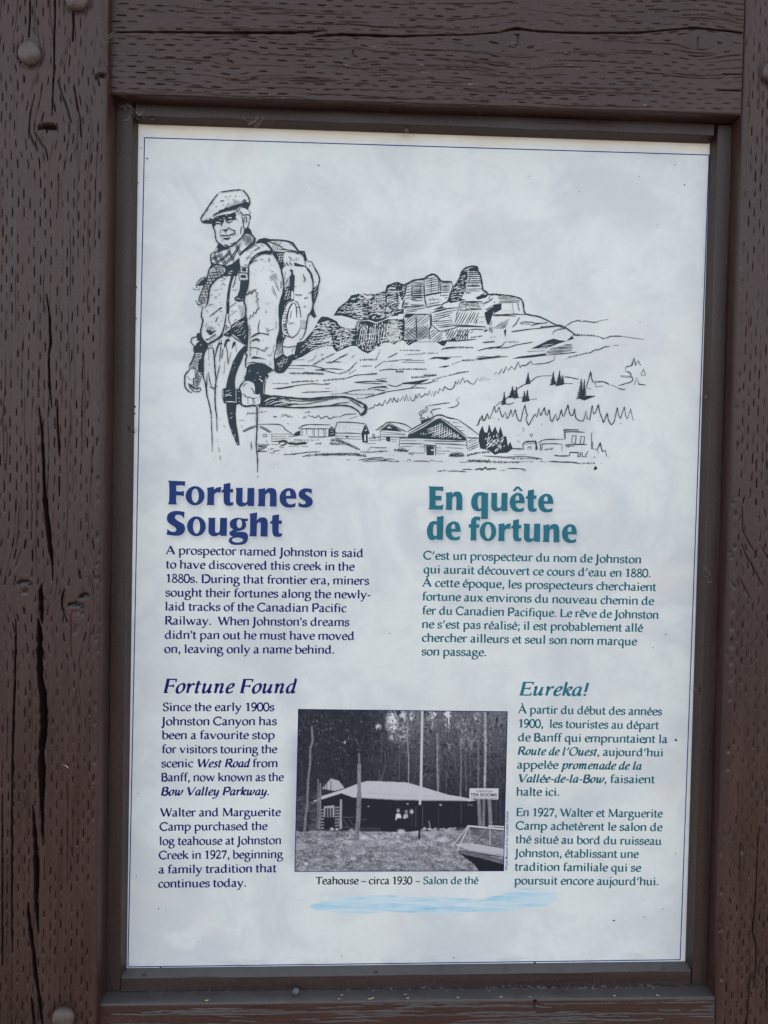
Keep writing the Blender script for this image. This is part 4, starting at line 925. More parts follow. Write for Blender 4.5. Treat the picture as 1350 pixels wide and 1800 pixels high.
draw("""L 6.74 1127 5737 1189 5772 1275 5808
L 6.74 1137 5730 1209 5765 1282 5795
L 8.77 1289 5815 1515 5818 1582 5767 1657 5719
L 7.42 1315 5801 1376 5769 1436 5737
L 6.74 1302 5793 1369 5756 1426 5727
L 10.8 1437 5717 1439 5636
L 8.09 1437 5717 1650 5719
L 6.07 1447 5691 1590 5694
L 6.07 1447 5663 1604 5676
L 8.77 1438 5636 1498 5642 1558 5650
L 10.8 1343 5712 1380 5713 1384 5689 1344 5687 1343 5712
L 8.09 1371 5639 1398 5639
D 4.05 1412 5787 1449 5784 1476 5768 1492 5769 1529 5763 1453 5754 1479 5742 1506 5742 1556 5743 1590 5744 1515 5786 1417 5707
L 6.74 1650 5715 1677 5696 1617 5695 1624 5661
L 10.1 1518 5622 1531 5639 1558 5645 1571 5633 1598 5644 1592 5614 1552 5606
P 1670 5723 1703 5750 1736 5758 1737 5711 1690 5696
T 20.2 10.8 1678 5662 1758 5658
D 5.4 1785 5655 1825 5659 1865 5657 1872 5660
H 40 13.5 6.07 1285 5614 1372 5612 1392 5583 1286 5580
P 1598 5634 1692 5623 1798 5645 1799 5618 1692 5603 1618 5614
L 9.44 1109 5793 1129 5794
L 6.07 1722 5784 1792 5822 1986 5827
L 8.99 1716 5783 1795 5821 1920 5827 2054 5827
L 8.99 1716 5780 1876 5782 2037 5785
L 8.09 1743 5777 1748 5705
L 8.09 1760 5775 1763 5706
L 14.4 1803 5778 1808 5714
L 8.09 1867 5780 1873 5708
L 12.6 1883 5780 1887 5704
L 12.6 1930 5781 1929 5701
L 12.6 1983 5782 1990 5702
L 10.8 2001 5783 2004 5702
L 8.09 1815 5696 1913 5695 2038 5701
P 2035 5782 2068 5813 2109 5783 2105 5713 2074 5702 2034 5701
w 7.19 2055 5779 2090 5794
w 7.19 2055 5757 2095 5767
w 6.29 2056 5726 2091 5740
P 1662 5703 1683 5738 1716 5749 1736 5759 1737 5705
L 10.8 2100 5767 2125 5857 2250 5860 2421 5850
L 10.8 2421 5853 2447 5802 2470 5740
L 8.09 2118 5741 2252 5745 2378 5742
P 2419 5837 2470 5740 2452 5737 2456 5648 2400 5647 2383 5738
W 2417 5731 2432 5732 2435 5665 2418 5665
W 2419 5781 2440 5786 2442 5773 2420 5771
L 7.19 2123 5712 2379 5709
L 7.19 2124 5687 2388 5682
L 13.5 2111 5758 2118 5678
L 9.89 2100 5758 2136 5741
P 2217 5716 2253 5715 2244 5697 2225 5696
D 5.4 2152 5835 2188 5818 2224 5815 2264 5833 2296 5825 2340 5831 2385 5827 2135 5808 2202 5787 2260 5793 2292 5794 2323 5790 2359 5782 2144 5786 2403 5841 2206 5810
L 9.89 2425 5638 2541 5643
L 8.09 2469 5672 2586 5680
L 10.8 2500 5704 2508 5741 2522 5741 2522 5696
T 23.4 10.8 2469 5695 2576 5711
T 39.6 9.89 2066 5668 2146 5665 2255 5623 2372 5572
T 36 10.8 2058 5632 2210 5626
L 8.99 2373 5549 2462 5547 2543 5551
L 9.89 2497 5597 2659 5599
T 21.6 10.8 2534 5553 2655 5564
L 10.8 2453 5560 2497 5610
L 8.09 1569 5500 1720 5517 1827 5533 1952 5540
L 6.29 1761 5481 1810 5497 1854 5509
L 6.29 1819 5484 1899 5512
T 39.6 8.99 1899 5508 2024 5513 2257 5520 2436 5510
T 23.4 10.8 1952 5515 2346 5531
L 9.89 2356 5459 2419 5471 2526 5488 2625 5496
L 8.09 2402 5444 2482 5466 2644 5483
L 8.09 2437 5443 2662 5466
L 9.89 1621 5591 1728 5593
L 8.09 1755 5591 1826 5591
T 43.2 9.89 1603 5626 1718 5624 1816 5631
T 27 11.7 1514 5629 1602 5649
L 12.6 1514 5611 1522 5642 1567 5652 1594 5635 1567 5603 1523 5598
T 27 10.8 1906 5624 1968 5630
T 14.4 27 1718 5660 1932 5665
D 4.5 1938 5589 1969 5599 2009 5595 1577 5541 1653 5538 1541 5567 1466 5521 1515 5515 1508 5405 1468 5396
L 8.99 2231 5466 2249 5452
L 8.99 2253 5466 2271 5456
L 6.29 1453 5538 1524 5547
L 10.8 2534 5781 2605 5828 2676 5870 2830 5855 2921 5808
L 8.99 2552 5777 2677 5856
P 2579 5780 2677 5850 2749 5816 2818 5773 2651 5781
h 4 19.8 8.09 2615 5792 2677 5830 2741 5800
L 10.8 2681 5861 2768 5814 2867 5771
L 8.09 2588 5769 2850 5746
L 7.19 2594 5741 2859 5738
L 8.99 2590 5715 2797 5713 2877 5720
L 7.19 2599 5689 2671 5689
L 8.99 2698 5687 2770 5684
L 12.6 2584 5778 2590 5666
P 2648 5710 2693 5709 2694 5664 2653 5668
L 8.09 2707 5662 2761 5664
L 14.4 2876 5774 3037 5867 3198 5958 3307 5934 3416 5914
L 9.89 3416 5914 3535 5836 3655 5749
L 7.19 2895 5756 3037 5838 3162 5926
P 2878 5711 2888 5749 3038 5824 3180 5913 3218 5927 3317 5858 3418 5788 3511 5718 3511 5691 3348 5704 3167 5711 3022 5716
h 87 25.2 9.89 3110 5817 3199 5873 3254 5874 3346 5805 3438 5744 3456 5713 3167 5715
h 22 23.4 9.89 3074 5798 3199 5873 3254 5874 3346 5805 3438 5744 3456 5713 3112 5718
h 70 23.4 8.09 3012 5761 3075 5780 3076 5735 3022 5734
w 7.19 2904 5750 3038 5824 3145 5897
L 10.8 3225 5932 3372 5841 3520 5726
L 12.6 3520 5726 3583 5722 3656 5726
L 8.09 3353 5886 3426 5878
L 8.09 3381 5843 3463 5838
L 7.19 3307 5894 3335 5892
L 7.19 3445 5800 3482 5797
D 3.6 3500 5804 3518 5804 3531 5802 3519 5763 3568 5769 3582 5765
L 12.6 2797 5702 2986 5711 3167 5706 3348 5701 3511 5696
L 7.19 2806 5679 2969 5679
L 7.19 3050 5683 3258 5681 3493 5684
L 8.99 2798 5647 2924 5647 3050 5649
L 9.89 3168 5652 3349 5652 3512 5644
L 8.99 2817 5615 2934 5620
L 8.09 3006 5615 3060 5618
L 8.99 3187 5610 3241 5608
L 7.19 3295 5614 3477 5608
L 8.09 3188 5576 3332 5575
L 8.09 2944 5548 3061 5551
L 8.09 3188 5545 3288 5549
L 14.4 2797 5702 2791 5608
L 13.5 3511 5700 3520 5601
P 3076 5626 3164 5622 3163 5530 3089 5527
W 3133 5591 3160 5592 3160 5575 3133 5577
L 11.7 3058 5641 3072 5556
L 13.5 3060 5638 3123 5633 3182 5630 3181 5526
D 4.5 2977 5684 3005 5682 3023 5682
H 25 24.3 8.99 3513 5705 3647 5714 3649 5622 3523 5565
L 10.8 3009 5909 3018 5921 3054 5922 3065 5906 3023 5894 3009 5909
P 3017 5873 3025 5898 3108 5925 3126 5907 3037 5865
L 10.8 3081 5915 3090 5938 3108 5925
L 8.09 3027 5930 2997 5958 3007 5985 3061 6013
L 8.09 3022 5934 3021 5959 3044 5982 3079 5996
L 8.09 3061 6013 3069 6045 3114 6060
L 8.09 3070 5996 3088 6023 3069 6041
L 5.4 3114 6060 3177 6070 3267 6086 3326 6092
L 8.09 3139 5942 3143 5966 3120 5988 3151 6016 3232 6031
L 8.09 3304 6037 3367 6048 3408 6071 3416 6098 3393 6125 3428 6157
D 3.6 3469 6167 3491 6177 3514 6184 3554 6194 3342 6159 3334 6137
H 30 14.4 8.99 3324 5525 3342 5561 3387 5571 3478 5569 3497 5529 3424 5514
P 3329 5521 3351 5553 3379 5526
T 45 10.8 3333 5530 3487 5538
H 40 16.2 8.99 2736 5575 2799 5612 2853 5605 2892 5561 2809 5550
T 36 10.8 2741 5575 2890 5570
T 27 10.8 3524 5534 3623 5563 3759 5579
L 8.99 3524 5529 3560 5557 3587 5544 3623 5568
T 41.4 10.8 3525 5475 3607 5481 3761 5480
L 8.99 3444 5460 3516 5464
L 8.09 2946 5461 3045 5465 3118 5459
L 9.89 3118 5458 3135 5480 3190 5459
T 16.2 14.4 3208 5464 3262 5465
L 8.99 2541 5454 2612 5460 2703 5458
T 21.6 12.6 2694 5453 2793 5458
L 10.8 2874 5457 2900 5480 2928 5458
L 7.19 2540 5490 2612 5496
L 8.09 2595 5451 2666 5479 2738 5476
L 8.09 3310 5362 3409 5366 3519 5358
L 8.09 3468 5379 3518 5387 3582 5384
T 19.8 10.8 3210 5359 3310 5373
L 10.8 3609 5382 3663 5392 3682 5379 3717 5412 3759 5385
T 12.6 14.4 2539 5557 2682 5565
L 8.09 2538 5593 2655 5596
L 8.09 2899 5543 2936 5526 2944 5562
T 18 12.6 2899 5543 2944 5553
D 4.5 2688 5520 2724 5517 2833 5460 2578 5845
L 8.09 3607 5856 3634 5870 3651 5924 3665 5920 3673 5970 3688 5911 3706 5921 3730 5989 3751 5931
L 10.1 3811 6063 3861 6107 3911 6138 3983 6197 4054 6264 4126 6309 4198 6346 4241 6384 4313 6404
L 10.1 4306 6404 4430 6410
L 10.1 4547 6399 4606 6397 4709 6378
L 11.5 4886 6352 4974 6359 5048 6329
L 10.1 5063 6329 5138 6298
L 10.1 5138 6295 5175 6284 5223 6283
L 10.1 5137 6320 5225 6347 5283 6367 5300 6404 5259 6449
V 4158 6317 112 35 3905 6091 124 32 3994 6168 109 46 4035 6162 112 32 4123 6128 101 32 4155 6132 109 35 4432 6316 127 40 4498 6311 141 49 4535 6323 86 23 4736 6179 190 60 4770 6188 176 37
L 10.1 4792 6286 4799 6318 4815 6377 4836 6467 4848 6392 4872 6342 4889 6367 4894 6314
L 10.1 4174 6147 4261 6158
L 8.63 3927 6098 3971 6093 4014 6114
L 10.1 4042 6162 4115 6174
L 12.9 4549 6329 4644 6332
L 12.9 4788 6185 4846 6192 4893 6205
P 4700 6179 4774 6151 4846 6182 4890 6205 4802 6206
L 11.5 4887 6303 4975 6313
L 8.63 4800 6287 4844 6276
L 10.1 5384 6442 5412 6508 5436 6443 5388 6432
L 10.1 5314 6331 5341 6416 5365 6340 5439 6335 5357 6347
L 8.63 5163 6429 5289 6424
L 8.63 5164 6417 5297 6412
L 10.1 5213 6495 5220 6525 5278 6541 5306 6624 5323 6542 5351 6593 5374 6547
L 8.63 5221 6477 5266 6461 5281 6439
L 10.1 3605 5856 3627 5864 3643 5915 3671 5966 3684 5909 3698 5913 3726 5989 3741 5932 3759 5935 3783 6005 3804 6070 3815 6005 3830 6009 3855 6061 3874 5992 3894 5950 3922 6012 3942 5936 3962 5966 3982 6038 4000 5959 4030 6039 4046 5968 4069 5922 4092 5914 4111 6013 4134 6092 4151 5999 4166 5985 4149 5941 4177 5870 4208 5928 4243 5998 4263 5958 4285 6060 4302 5981 4316 5996 4343 6069 4360 5990 4375 5983 4395 6048 4412 5947 4428 5912 4470 5999 4486 5927 4507 5964 4527 6051 4543 5979 4558 5977 4599 6104 4619 6010 4638 5989 4653 5989 4673 6062 4687 5968 4735 5933 4772 5934 4798 6043 4811 5957 4838 5943 4863 6103 4877 6009 4902 6031 4929 6119 4946 6032 4973 5968 4986 5917 5007 5961 5027 6027 5044 5948 5075 5898 5103 5927 5119 5993 5136 6092 5153 6008 5173 5965 5214 6097 5231 5996 5250 5967 5284 6077 5301 5997 5317 5947
D 8.63 3851 5927 4931 5938 3799 5940 4691 5957 4230 5921 4319 5887 5177 5915
F 60 37.4 43.2 10.1 3687 5772 3745 5788 3861 5776 3921 5719 3938 5633 3822 5573 3719 5628
P 3642 5691 3646 5785 3678 5858 3704 5787 3733 5784 3750 5874 3784 5786 3816 5854 3850 5773 3874 5851 3909 5745 3938 5752 3959 5645 3983 5692 4014 5617 3954 5573 3866 5566 3823 5547 3749 5597 3661 5613
h 45 28.8 8.63 3717 5715 3862 5732 3894 5632 3748 5629
h -40 37.4 7.19 3746 5715 3863 5718 3879 5646 3763 5644
L 12.9 3945 5616 4026 5618 4121 5615
T 17.3 17.3 4069 5614 4135 5623
L 12.9 4128 5608 4119 5666 4155 5696 4257 5705 4281 5612
L 11.5 4141 5669 4258 5686
L 11.5 4148 5688 4257 5701
L 12.9 4175 5609 4178 5641 4208 5642 4208 5607
L 17.3 4254 5712 4266 5655 4263 5604
L 10.1 4287 5684 4359 5722 4564 5731
L 8.63 4302 5673 4419 5681 4551 5678
L 23 4309 5670 4315 5605
L 11.5 4331 5674 4330 5606
L 20.1 4559 5824 4562 5832 4723 5836
L 11.5 4562 5809 4680 5815 4790 5811
L 20.1 4574 5821 4579 5731
L 7.19 4562 5828 4571 5734
L 12.9 4651 5772 4695 5773 4690 5690 4650 5695 4654 5772
L 12.9 4747 5767 4787 5765 4780 5681 4741 5689 4750 5767
L 11.5 4580 5673 4698 5679 4818 5679
L 18.7 4581 5659 4683 5661
L 12.9 4581 5659 4625 5648
L 12.9 4458 5562 4510 5551 4627 5554 4634 5593 4722 5592 4720 5546 4745 5549 4744 5593 4766 5590 4767 5550 4819 5548
L 8.63 4544 5675 4546 5596
T 28.8 14.4 4362 5616 4464 5633
L 15.8 4863 5806 4868 5632
L 14.4 4878 5716 4880 5632
L 8.63 4875 5632 4919 5633 4947 5590
L 11.5 4927 5626 4948 5670 4959 5706 4979 5627 4994 5606 5015 5628 5036 5556
D 5.76 5051 5553 4882 5814 4775 5833
L 10.1 3692 5534 3809 5529 3940 5525 4028 5531 4159 5534 4247 5527 4335 5511
T 20.1 17.3 3896 5524 4028 5512 4320 5518
L 8.63 4020 5552 4158 5555
T 31.7 12.9 3577 5481 3752 5473 3956 5472
T 17.3 17.3 3956 5472 4233 5486
T 25.9 11.5 4007 5473 4087 5474
T 17.3 14.4 4321 5489 4380 5481
L 12.9 4402 5491 4526 5487 4658 5486 4747 5474
T 20.1 14.4 4747 5477 4909 5483
L 15.8 3608 5386 3666 5402 3684 5385 3724 5412 3742 5389 3783 5398 3841 5397
T 11.5 20.1 3885 5383 3958 5388
L 10.1 3958 5405 4089 5405 4148 5395
L 11.5 4126 5380 4162 5389 4133 5406
P 4898 5429 4915 5454 4939 5430 4917 5405
D 5.76 4878 5424 4975 5482 5118 5485 5156 5735 4067 5701 4073 5759 4088 5766
L 10.1 4111 5846 4130 5825 4116 5803
L 11.5 4194 5780 4223 5778 4210 5743 4194 5780
L 8.63 4060 5708 4082 5687
L 10.1 4892 5552 4900 5535 4914 5553
T 20.1 14.4 4803 5565 4832 5609
H -12 16.2 8.99 1285 5606 1434 5612 1293 5539
L 6.29 1284 5525 1337 5531 1391 5531
L 9.89 1284 5530 1346 5558 1390 5586
L 9.89 1417 5524 1444 5511 1471 5525
L 7.19 1457 5529 1528 5549
D 4.5 1515 5513 1577 5541 1649 5542 1550 5572 1573 5559
L 8.99 1434 5605 1514 5608
L 7.19 1569 5505 1689 5505
L 6.29 1514 5580 1568 5579
T 16.2 14.4 1408 5555 1470 5563""", 'cabin_drawing', 'pen drawing of log cabins and pines', 0.00003)
draw("""L 14 844 8224 806 8178 754 8103 708 8027 669 7968 662 7947 675 7921 689 7906
L 11.9 857 8233 947 8249 1026 8262 1084 8263
L 14.6 1086 8268 1110 8247 1142 8211 1162 8170 1167 8133 1160 8096
P 845 8024 860 8049 897 8060 918 8082 949 8075 981 8095 1028 8110 1080 8125 1085 8146 1106 8170 1133 8163 1122 8147 1165 8133 1159 8096 1150 8056 1123 8079 1092 8080 1078 8096 1044 8086 981 8058 908 8040 866 8025
h 55 14 4.86 902 8055 943 8130 985 8137 981 8095 923 8061
H 60 10.8 4.32 907 8061 943 8130 991 8127 990 8169 1032 8165 1080 8146 1075 8119 981 8095 923 8051
h 50 16.2 5.4 1002 8111 1054 8145 1106 8168 1127 8158 1086 8114
L 7.55 782 7972 808 7994 845 8016 908 8037 971 8050 1018 8070 1076 8093
P 997 8053 1029 8070 1057 8087 1029 8060 1002 8048
L 7.55 1077 8090 1058 8061 1019 8030 961 8005 908 7998 856 7985 814 7968 783 7946
L 7.55 787 7993 819 8010 845 8024 860 8049
P 777 7940 814 7965 856 7984 908 7996 961 8005 1019 8022 1030 8002 1019 7980 1036 7954 1004 7953 983 7932 952 7912 925 7922 920 7951 904 7955 899 7923 886 7912 857 7896 831 7905 810 7889 797 7862 783 7888 775 7909
P 675 7924 689 7905 752 7903 778 7906 783 7946 761 7964 741 7939 709 7943 688 7929
w 5.4 783 7946 809 7968 845 7974
w 6.47 693 7935 719 7959 756 7971
w 7.55 890 7965 906 7971 904 7945
w 6.47 946 7965 967 7971 985 7967
w 5.4 919 7992 935 7994
w 6.47 815 7911 841 7920 870 7909
w 7.55 941 7924 967 7937 994 7940
w 4.32 856 7943 877 7949
L 8.63 886 7912 878 7891 877 7875
P 868 7846 900 7835 921 7821 947 7851 952 7865 932 7853 900 7846
L 6.47 871 7846 861 7817 869 7807 859 7785
L 11.9 921 7824 923 7803
L 11.9 867 7779 896 7784 943 7784 985 7797 1022 7820
P 891 7762 928 7760 978 7770 949 7742 912 7742
L 7.55 867 7780 872 7763
L 5.4 891 7755 889 7718
L 8.09 942 7872 974 7852 1006 7840 1027 7841
L 7.55 1006 7840 1019 7817 1021 7785
L 6.47 996 7805 1002 7779
L 12.9 778 7904 792 7862 808 7831 814 7784 825 7731 849 7706 887 7686
L 15.1 924 7669 966 7672 1008 7690 1050 7728 1091 7772 1117 7820 1115 7857
L 8.63 1092 7888 1079 7845 1079 7803
L 7.01 1082 8009 1093 7972 1102 7920 1111 7873 1137 7858 1153 7885 1165 7932 1172 7985
L 10.8 1153 8059 1177 8033 1162 8001 1140 8011 1109 7999 1082 8025 1066 8040
L 11.9 1167 8006 1178 7986 1168 7954
L 10.8 1130 7995 1137 7953 1134 7921
L 8.63 1120 7984 1109 7952 1102 7904
L 4.86 1040 8023 1076 8045
L 4.86 1045 8002 1077 8024
D 4.86 1043 7955 1049 7936 1036 7944 1048 7802 915 7879
P 897 7689 923 7692 955 7688 929 7676
L 6.47 973 7699 1002 7705 1023 7722
P 844 7700 881 7686 924 7666 966 7662 950 7643 903 7634 872 7617 814 7599 798 7609 824 7647
w 5.4 809 7609 829 7636 840 7653
w 4.32 824 7610 850 7637
P 1158 7879 1185 7849 1199 7807 1237 7766 1232 7718 1172 7674 1083 7587 1073 7570 1065 7597 1114 7646 1182 7711 1213 7733 1213 7770 1175 7806 1138 7815 1107 7793 1117 7820 1116 7857 1137 7855
H 68 12.9 5.94 1091 7751 1117 7794 1154 7811 1191 7786 1213 7739 1166 7690 1119 7678
H -50 18.3 4.32 1112 7788 1154 7811 1191 7786 1213 7739 1166 7695
L 14 809 7612 772 7587 770 7545 773 7508 800 7488
P 770 7519 800 7493 863 7482 905 7481 927 7468 979 7483 1021 7516 1068 7560 1074 7475 1065 7433 1044 7369 907 7364 928 7407 927 7439 884 7469 826 7473 795 7461 759 7423 733 7359 748 7423 774 7471
w 5.4 959 7403 1001 7410
w 4.32 960 7382 991 7388
L 4.86 851 7606 873 7553 905 7491 927 7471
L 4.86 872 7611 894 7559 932 7481
L 4.86 945 7635 973 7578 1011 7510
L 4.86 961 7641 988 7578 1021 7527
L 4.86 1039 7707 1056 7660 1088 7608
L 4.86 1024 7690 1046 7638 1073 7592
L 4.86 803 7599 809 7546 837 7484
L 4.86 817 7599 828 7541 853 7479
L 4.86 815 7499 873 7538 925 7576 956 7630
L 4.86 826 7486 884 7527 941 7571 977 7657
L 4.86 916 7476 958 7514 1005 7558 1035 7617 1097 7714
L 4.86 905 7491 947 7529 994 7578 1040 7649 1081 7724
L 4.86 778 7550 815 7557 862 7590
L 4.86 778 7532 820 7541 872 7577
D 10.3 916 8187 1019 8199
D 7.55 966 8200 948 8181 938 8156
L 9.71 859 8146 875 8141 901 8150
L 6.47 883 8099 904 8103
L 6.47 807 8078 833 8084
L 5.4 759 8106 807 8115
D 4.32 763 8024 789 8038 833 8121 1056 8195 1079 8209 1097 8223 1113 8207 1090 8186
D 3.24 1119 8036 1114 8028
L 4.32 713 8033 739 8042
L 12.1 787 7479 761 7439 742 7372 730 7306 704 7252 673 7172 654 7112 661 7086 700 7067
L 17.5 933 7411 894 7364 842 7336 803 7295 770 7248 758 7195 752 7135 740 7069 721 7035
H 6 28.3 5.4 755 7419 840 7461 926 7431 894 7364 803 7295 764 7234 746 7108 707 7054 660 7093 673 7172 711 7259 742 7372
H 10 31 5.4 755 7406 840 7448 926 7424 894 7357 803 7289 764 7228 746 7102 707 7054 661 7086 673 7166 711 7253 742 7366
H -72 33.7 5.4 755 7419 840 7461 926 7431 894 7364 803 7295 764 7234 746 7108 707 7054 660 7093 673 7172 711 7259 742 7372
H -72 31 5.4 761 7419 846 7462 933 7431 901 7364 809 7295 770 7235 753 7109 714 7055 667 7093 679 7172 717 7259 749 7373
H 20 10.8 6.07 761 7432 780 7466 919 7470 893 7443 814 7441
P 726 7346 671 7303 635 7257 652 7251 698 7259 727 7299
L 6.74 726 7352 670 7324 632 7277 627 7244 634 7223
L 8.09 586 7229 603 7210 627 7212
L 8.09 633 7207 656 7211 665 7241
L 8.09 614 7098 641 7072 641 7052 674 7059 690 7080
L 8.09 661 7025 687 7047 708 7021 724 7035
P 919 7444 945 7471 971 7485 1080 7489 1068 7429 1032 7411 1010 7354 991 7294 979 7221 969 7115 973 7022 967 6968 941 6967 938 7061 946 7174 961 7267 980 7353 999 7394 926 7405
w 8.09 976 7413 999 7417
w 6.74 953 7392 986 7387
w 6.07 956 7115 959 7095
L 5.4 1001 7242 1020 7289 1039 7382
L 16.2 694 7028 682 6974 683 6928 696 6895 690 6849 678 6789 678 6749 692 6703 726 6664 753 6645 812 6673 870 6721 903 6769 922 6836 934 6915 939 6969
L 13.5 1077 7464 1163 7460 1159 7405
L 13.5 1079 7464 1075 7416 1062 7402
P 1101 7456 1140 7454 1138 7415 1098 7420
L 14.8 1060 7402 1158 7399 1167 7326 1074 7323 1060 7402
P 1084 7380 1139 7378 1140 7350 1086 7350
P 1083 7318 1163 7318 1155 7227 1135 7160 1113 7106 1070 7098 1030 7107 1021 7136 1055 7164 1076 7224
w 10.8 1040 7120 1062 7134 1089 7119
w 6.74 1102 7126 1119 7119
L 17.5 1168 7492 1168 7359 1163 7273 1141 7193 1128 7146 1126 7093 1143 7041 1145 6961 1152 6895 1167 6823 1167 6763 1162 6696 1159 6643
P 988 6837 1027 6865 1073 6906 1138 6948 1149 6895 1163 6822 1164 6743 1156 6643 1116 6669 1062 6720 1022 6752 1002 6758 976 6731 929 6743 910 6749 955 6783 988 6811
w 6.07 1001 6821 1086 6880
w 6.07 1007 6835 1073 6893
w 6.74 1073 6853 1129 6894
w 6.07 1094 6807 1120 6838
w 5.4 1028 6786 1074 6807
w 5.4 1055 6773 1094 6787
w 5.4 1062 6740 1101 6754
w 6.07 916 6766 975 6811
w 6.74 942 6760 969 6757
w 5.4 1115 6748 1140 6802
w 5.4 1129 6709 1148 6749
h 40 20.2 5.4 1021 6845 1099 6907 1138 6935 1146 6895 1074 6820
L 6.74 969 6963 967 6903 991 6847
L 6.74 934 6915 934 6889
L 12.1 928 6849 981 6817
L 6.74 941 6856 948 6816 935 6796
H 62 16.2 5.4 1057 7065 1130 7067 1138 6941 1085 6926 1071 7012
L 13.5 978 7036 1043 7091
L 6.74 976 6950 1051 7005
L 8.09 1020 6891 1039 6912
L 8.09 1033 6905 1053 6912
L 5.4 992 6990 1015 7001
L 9.44 994 6844 1027 6868 1112 6927
L 7.42 765 7155 798 7166
L 6.07 753 7046 806 7067
L 8.09 766 7056 779 7070
L 6.07 762 6930 807 6965 846 6999 892 7027
P 781 6944 807 6971 827 6992 814 6965
L 9.44 853 7006 879 7026 895 7033
L 9.44 731 7002 746 6979
L 6.07 828 6876 841 6906 855 6936
D 6.07 818 6917 792 6880 872 7082 875 6877 894 6894 895 6954 912 6921 816 7038 898 7060
L 8.09 848 6860 875 6841
L 6.07 818 7120 824 7150
L 6.07 832 7118 839 7148
L 8.09 857 7155 874 7178
L 6.74 881 7350 934 7329
L 6.74 875 7309 927 7325
L 6.74 882 7261 908 7292
L 6.74 902 7285 928 7266
L 6.74 869 7236 896 7222
L 6.74 804 7208 856 7219
L 8.09 907 7364 947 7356
L 8.09 873 6990 899 6994
D 5.4 1003 7156 1027 7289 1040 7292 1014 7262
L 7.42 1002 7214 1048 7222
P 724 6787 757 6794 797 6779 843 6794 784 6742 764 6745 744 6771
H 68 13.5 5.4 743 6844 822 6833 823 6780 731 6784
P 725 6698 745 6682 837 6747 830 6757 758 6702
L 8.09 765 6675 850 6737
L 6.07 724 6827 740 6860
D 5.4 739 6867 727 6827 749 6877
L 9.44 1141 7167 1168 7181 1187 7201 1201 7182 1214 7208 1226 7232
P 1239 7725 1271 7759 1330 7774 1384 7763 1490 7763 1569 7756 1629 7738 1691 7654 1751 7649 1780 7557 1760 7553 1738 7629 1704 7621 1678 7640 1610 7724 1570 7739 1490 7750 1410 7747 1351 7732 1385 7697 1419 7652 1416 7612 1396 7624 1385 7664 1338 7709 1285 7723 1245 7709
L 6.74 1444 7745 1405 7664
L 6.74 1460 7746 1415 7638
L 6.74 1487 7746 1432 7639
L 6.74 1508 7747 1455 7643
L 9.44 1358 7736 1431 7718 1491 7694 1531 7662
L 7.42 1465 7660 1584 7656 1684 7637
L 6.74 1491 7687 1551 7663
D 4.72 1511 7701 1531 7695 1544 7705
L 6.74 1583 7736 1623 7698
P 1422 7639 1545 7633 1529 7609 1526 7556 1534 7516 1547 7494 1521 7470 1515 7430 1494 7489 1453 7554 1419 7612
h 5 27 5.4 1452 7626 1532 7629 1520 7516 1480 7528
h 80 27 4.72 1452 7626 1532 7629 1520 7516 1480 7528
w 8.09 1527 7503 1547 7490
L 9.44 1545 7636 1624 7638 1704 7621 1745 7583 1767 7477
L 6.74 1585 7640 1638 7636 1691 7614
L 12.1 1704 7628 1738 7609 1772 7550
L 8.77 1579 7584 1604 7577 1603 7538
L 8.77 1616 7572 1621 7539
L 7.42 1641 7565 1646 7540
L 8.09 1662 7580 1666 7540
L 8.09 1685 7581 1691 7548
L 24.3 1560 7524 1584 7491
L 22.9 1594 7526 1619 7493
L 22.9 1534 7516 1551 7490
P 1640 7526 1700 7512 1760 7487 1720 7486 1647 7493
L 14.8 1720 7502 1760 7487 1794 7458 1828 7406 1842 7340 1847 7248 1835 7221 1843 7141 1847 7075 1828 7008 1802 6974 1784 6887 1778 6833 1753 6753 1713 6705
L 6.74 1774 7464 1815 7412 1829 7353
L 14.8 1759 7550 1826 7539 1860 7474 1881 7441 1908 7382 1912 7342 1897 7276 1891 7209 1866 7128 1850 7081 1855 7028 1882 6979
P 1844 7081 1855 7028 1869 6982 1890 6973 1863 6950 1835 6975 1818 7001
P 1844 7254 1890 7295 1902 7276 1888 7202 1853 7115 1839 7207
w 6.74 1851 7234 1890 7275
w 5.4 1858 7201 1888 7235
w 5.4 1856 7155 1878 7202
D 10.8 1808 7499
D 16.2 1872 7451
D 4.72 1856 7327
L 14.8 1798 7200 1831 7227
L 7.42 1652 7192 1692 7186 1733 7190
L 8.09 1738 7410 1752 7364 1750 7321
L 6.74 1762 7378 1769 7341
L 7.42 1747 7072 1780 7073
L 6.07 1754 7062 1774 7056
L 7.42 1752 7148 1779 7162 1792 7166
P 1591 7439 1614 7458 1633 7440 1632 7407 1652 7388 1647 7281 1645 7228 1638 7201 1646 7129 1616 7131 1615 7201 1605 7240 1596 7373 1614 7406 1613 7429
L 6.74 1644 7275 1670 7275
W 1619 7221 1635 7228 1641 7142 1618 7141
P 1500 7111 1526 7185 1551 7265 1607 7280 1616 7128 1580 7113 1548 7066 1523 6946 1518 6839 1532 6773 1507 6732 1488 6665 1474 6665 1477 6705 1492 6785 1500 6932 1495 7038
h 72 22.9 5.4 1551 7265 1604 7267 1609 7147 1540 7119
h 20 29.7 5.4 1551 7239 1604 7253 1609 7147 1540 7119
H 72 17.5 5.4 1543 7371 1602 7373 1604 7267 1551 7265
L 6.74 1555 7431 1543 7344
L 8.09 1521 7463 1547 7490
L 6.74 1515 7443 1527 7490 1507 7502
L 17.5 1413 7612 1467 7541 1501 7469 1522 7384 1537 7291 1532 7205 1507 7118 1495 7038 1500 6932 1505 6826 1493 6759 1477 6718 1478 6665
W 1643 7127 1587 7102 1551 7039 1523 6946 1519 6866 1532 6786 1560 6747 1633 6736 1686 6777 1718 6845 1723 6938 1708 7051 1680 7110 1653 7125
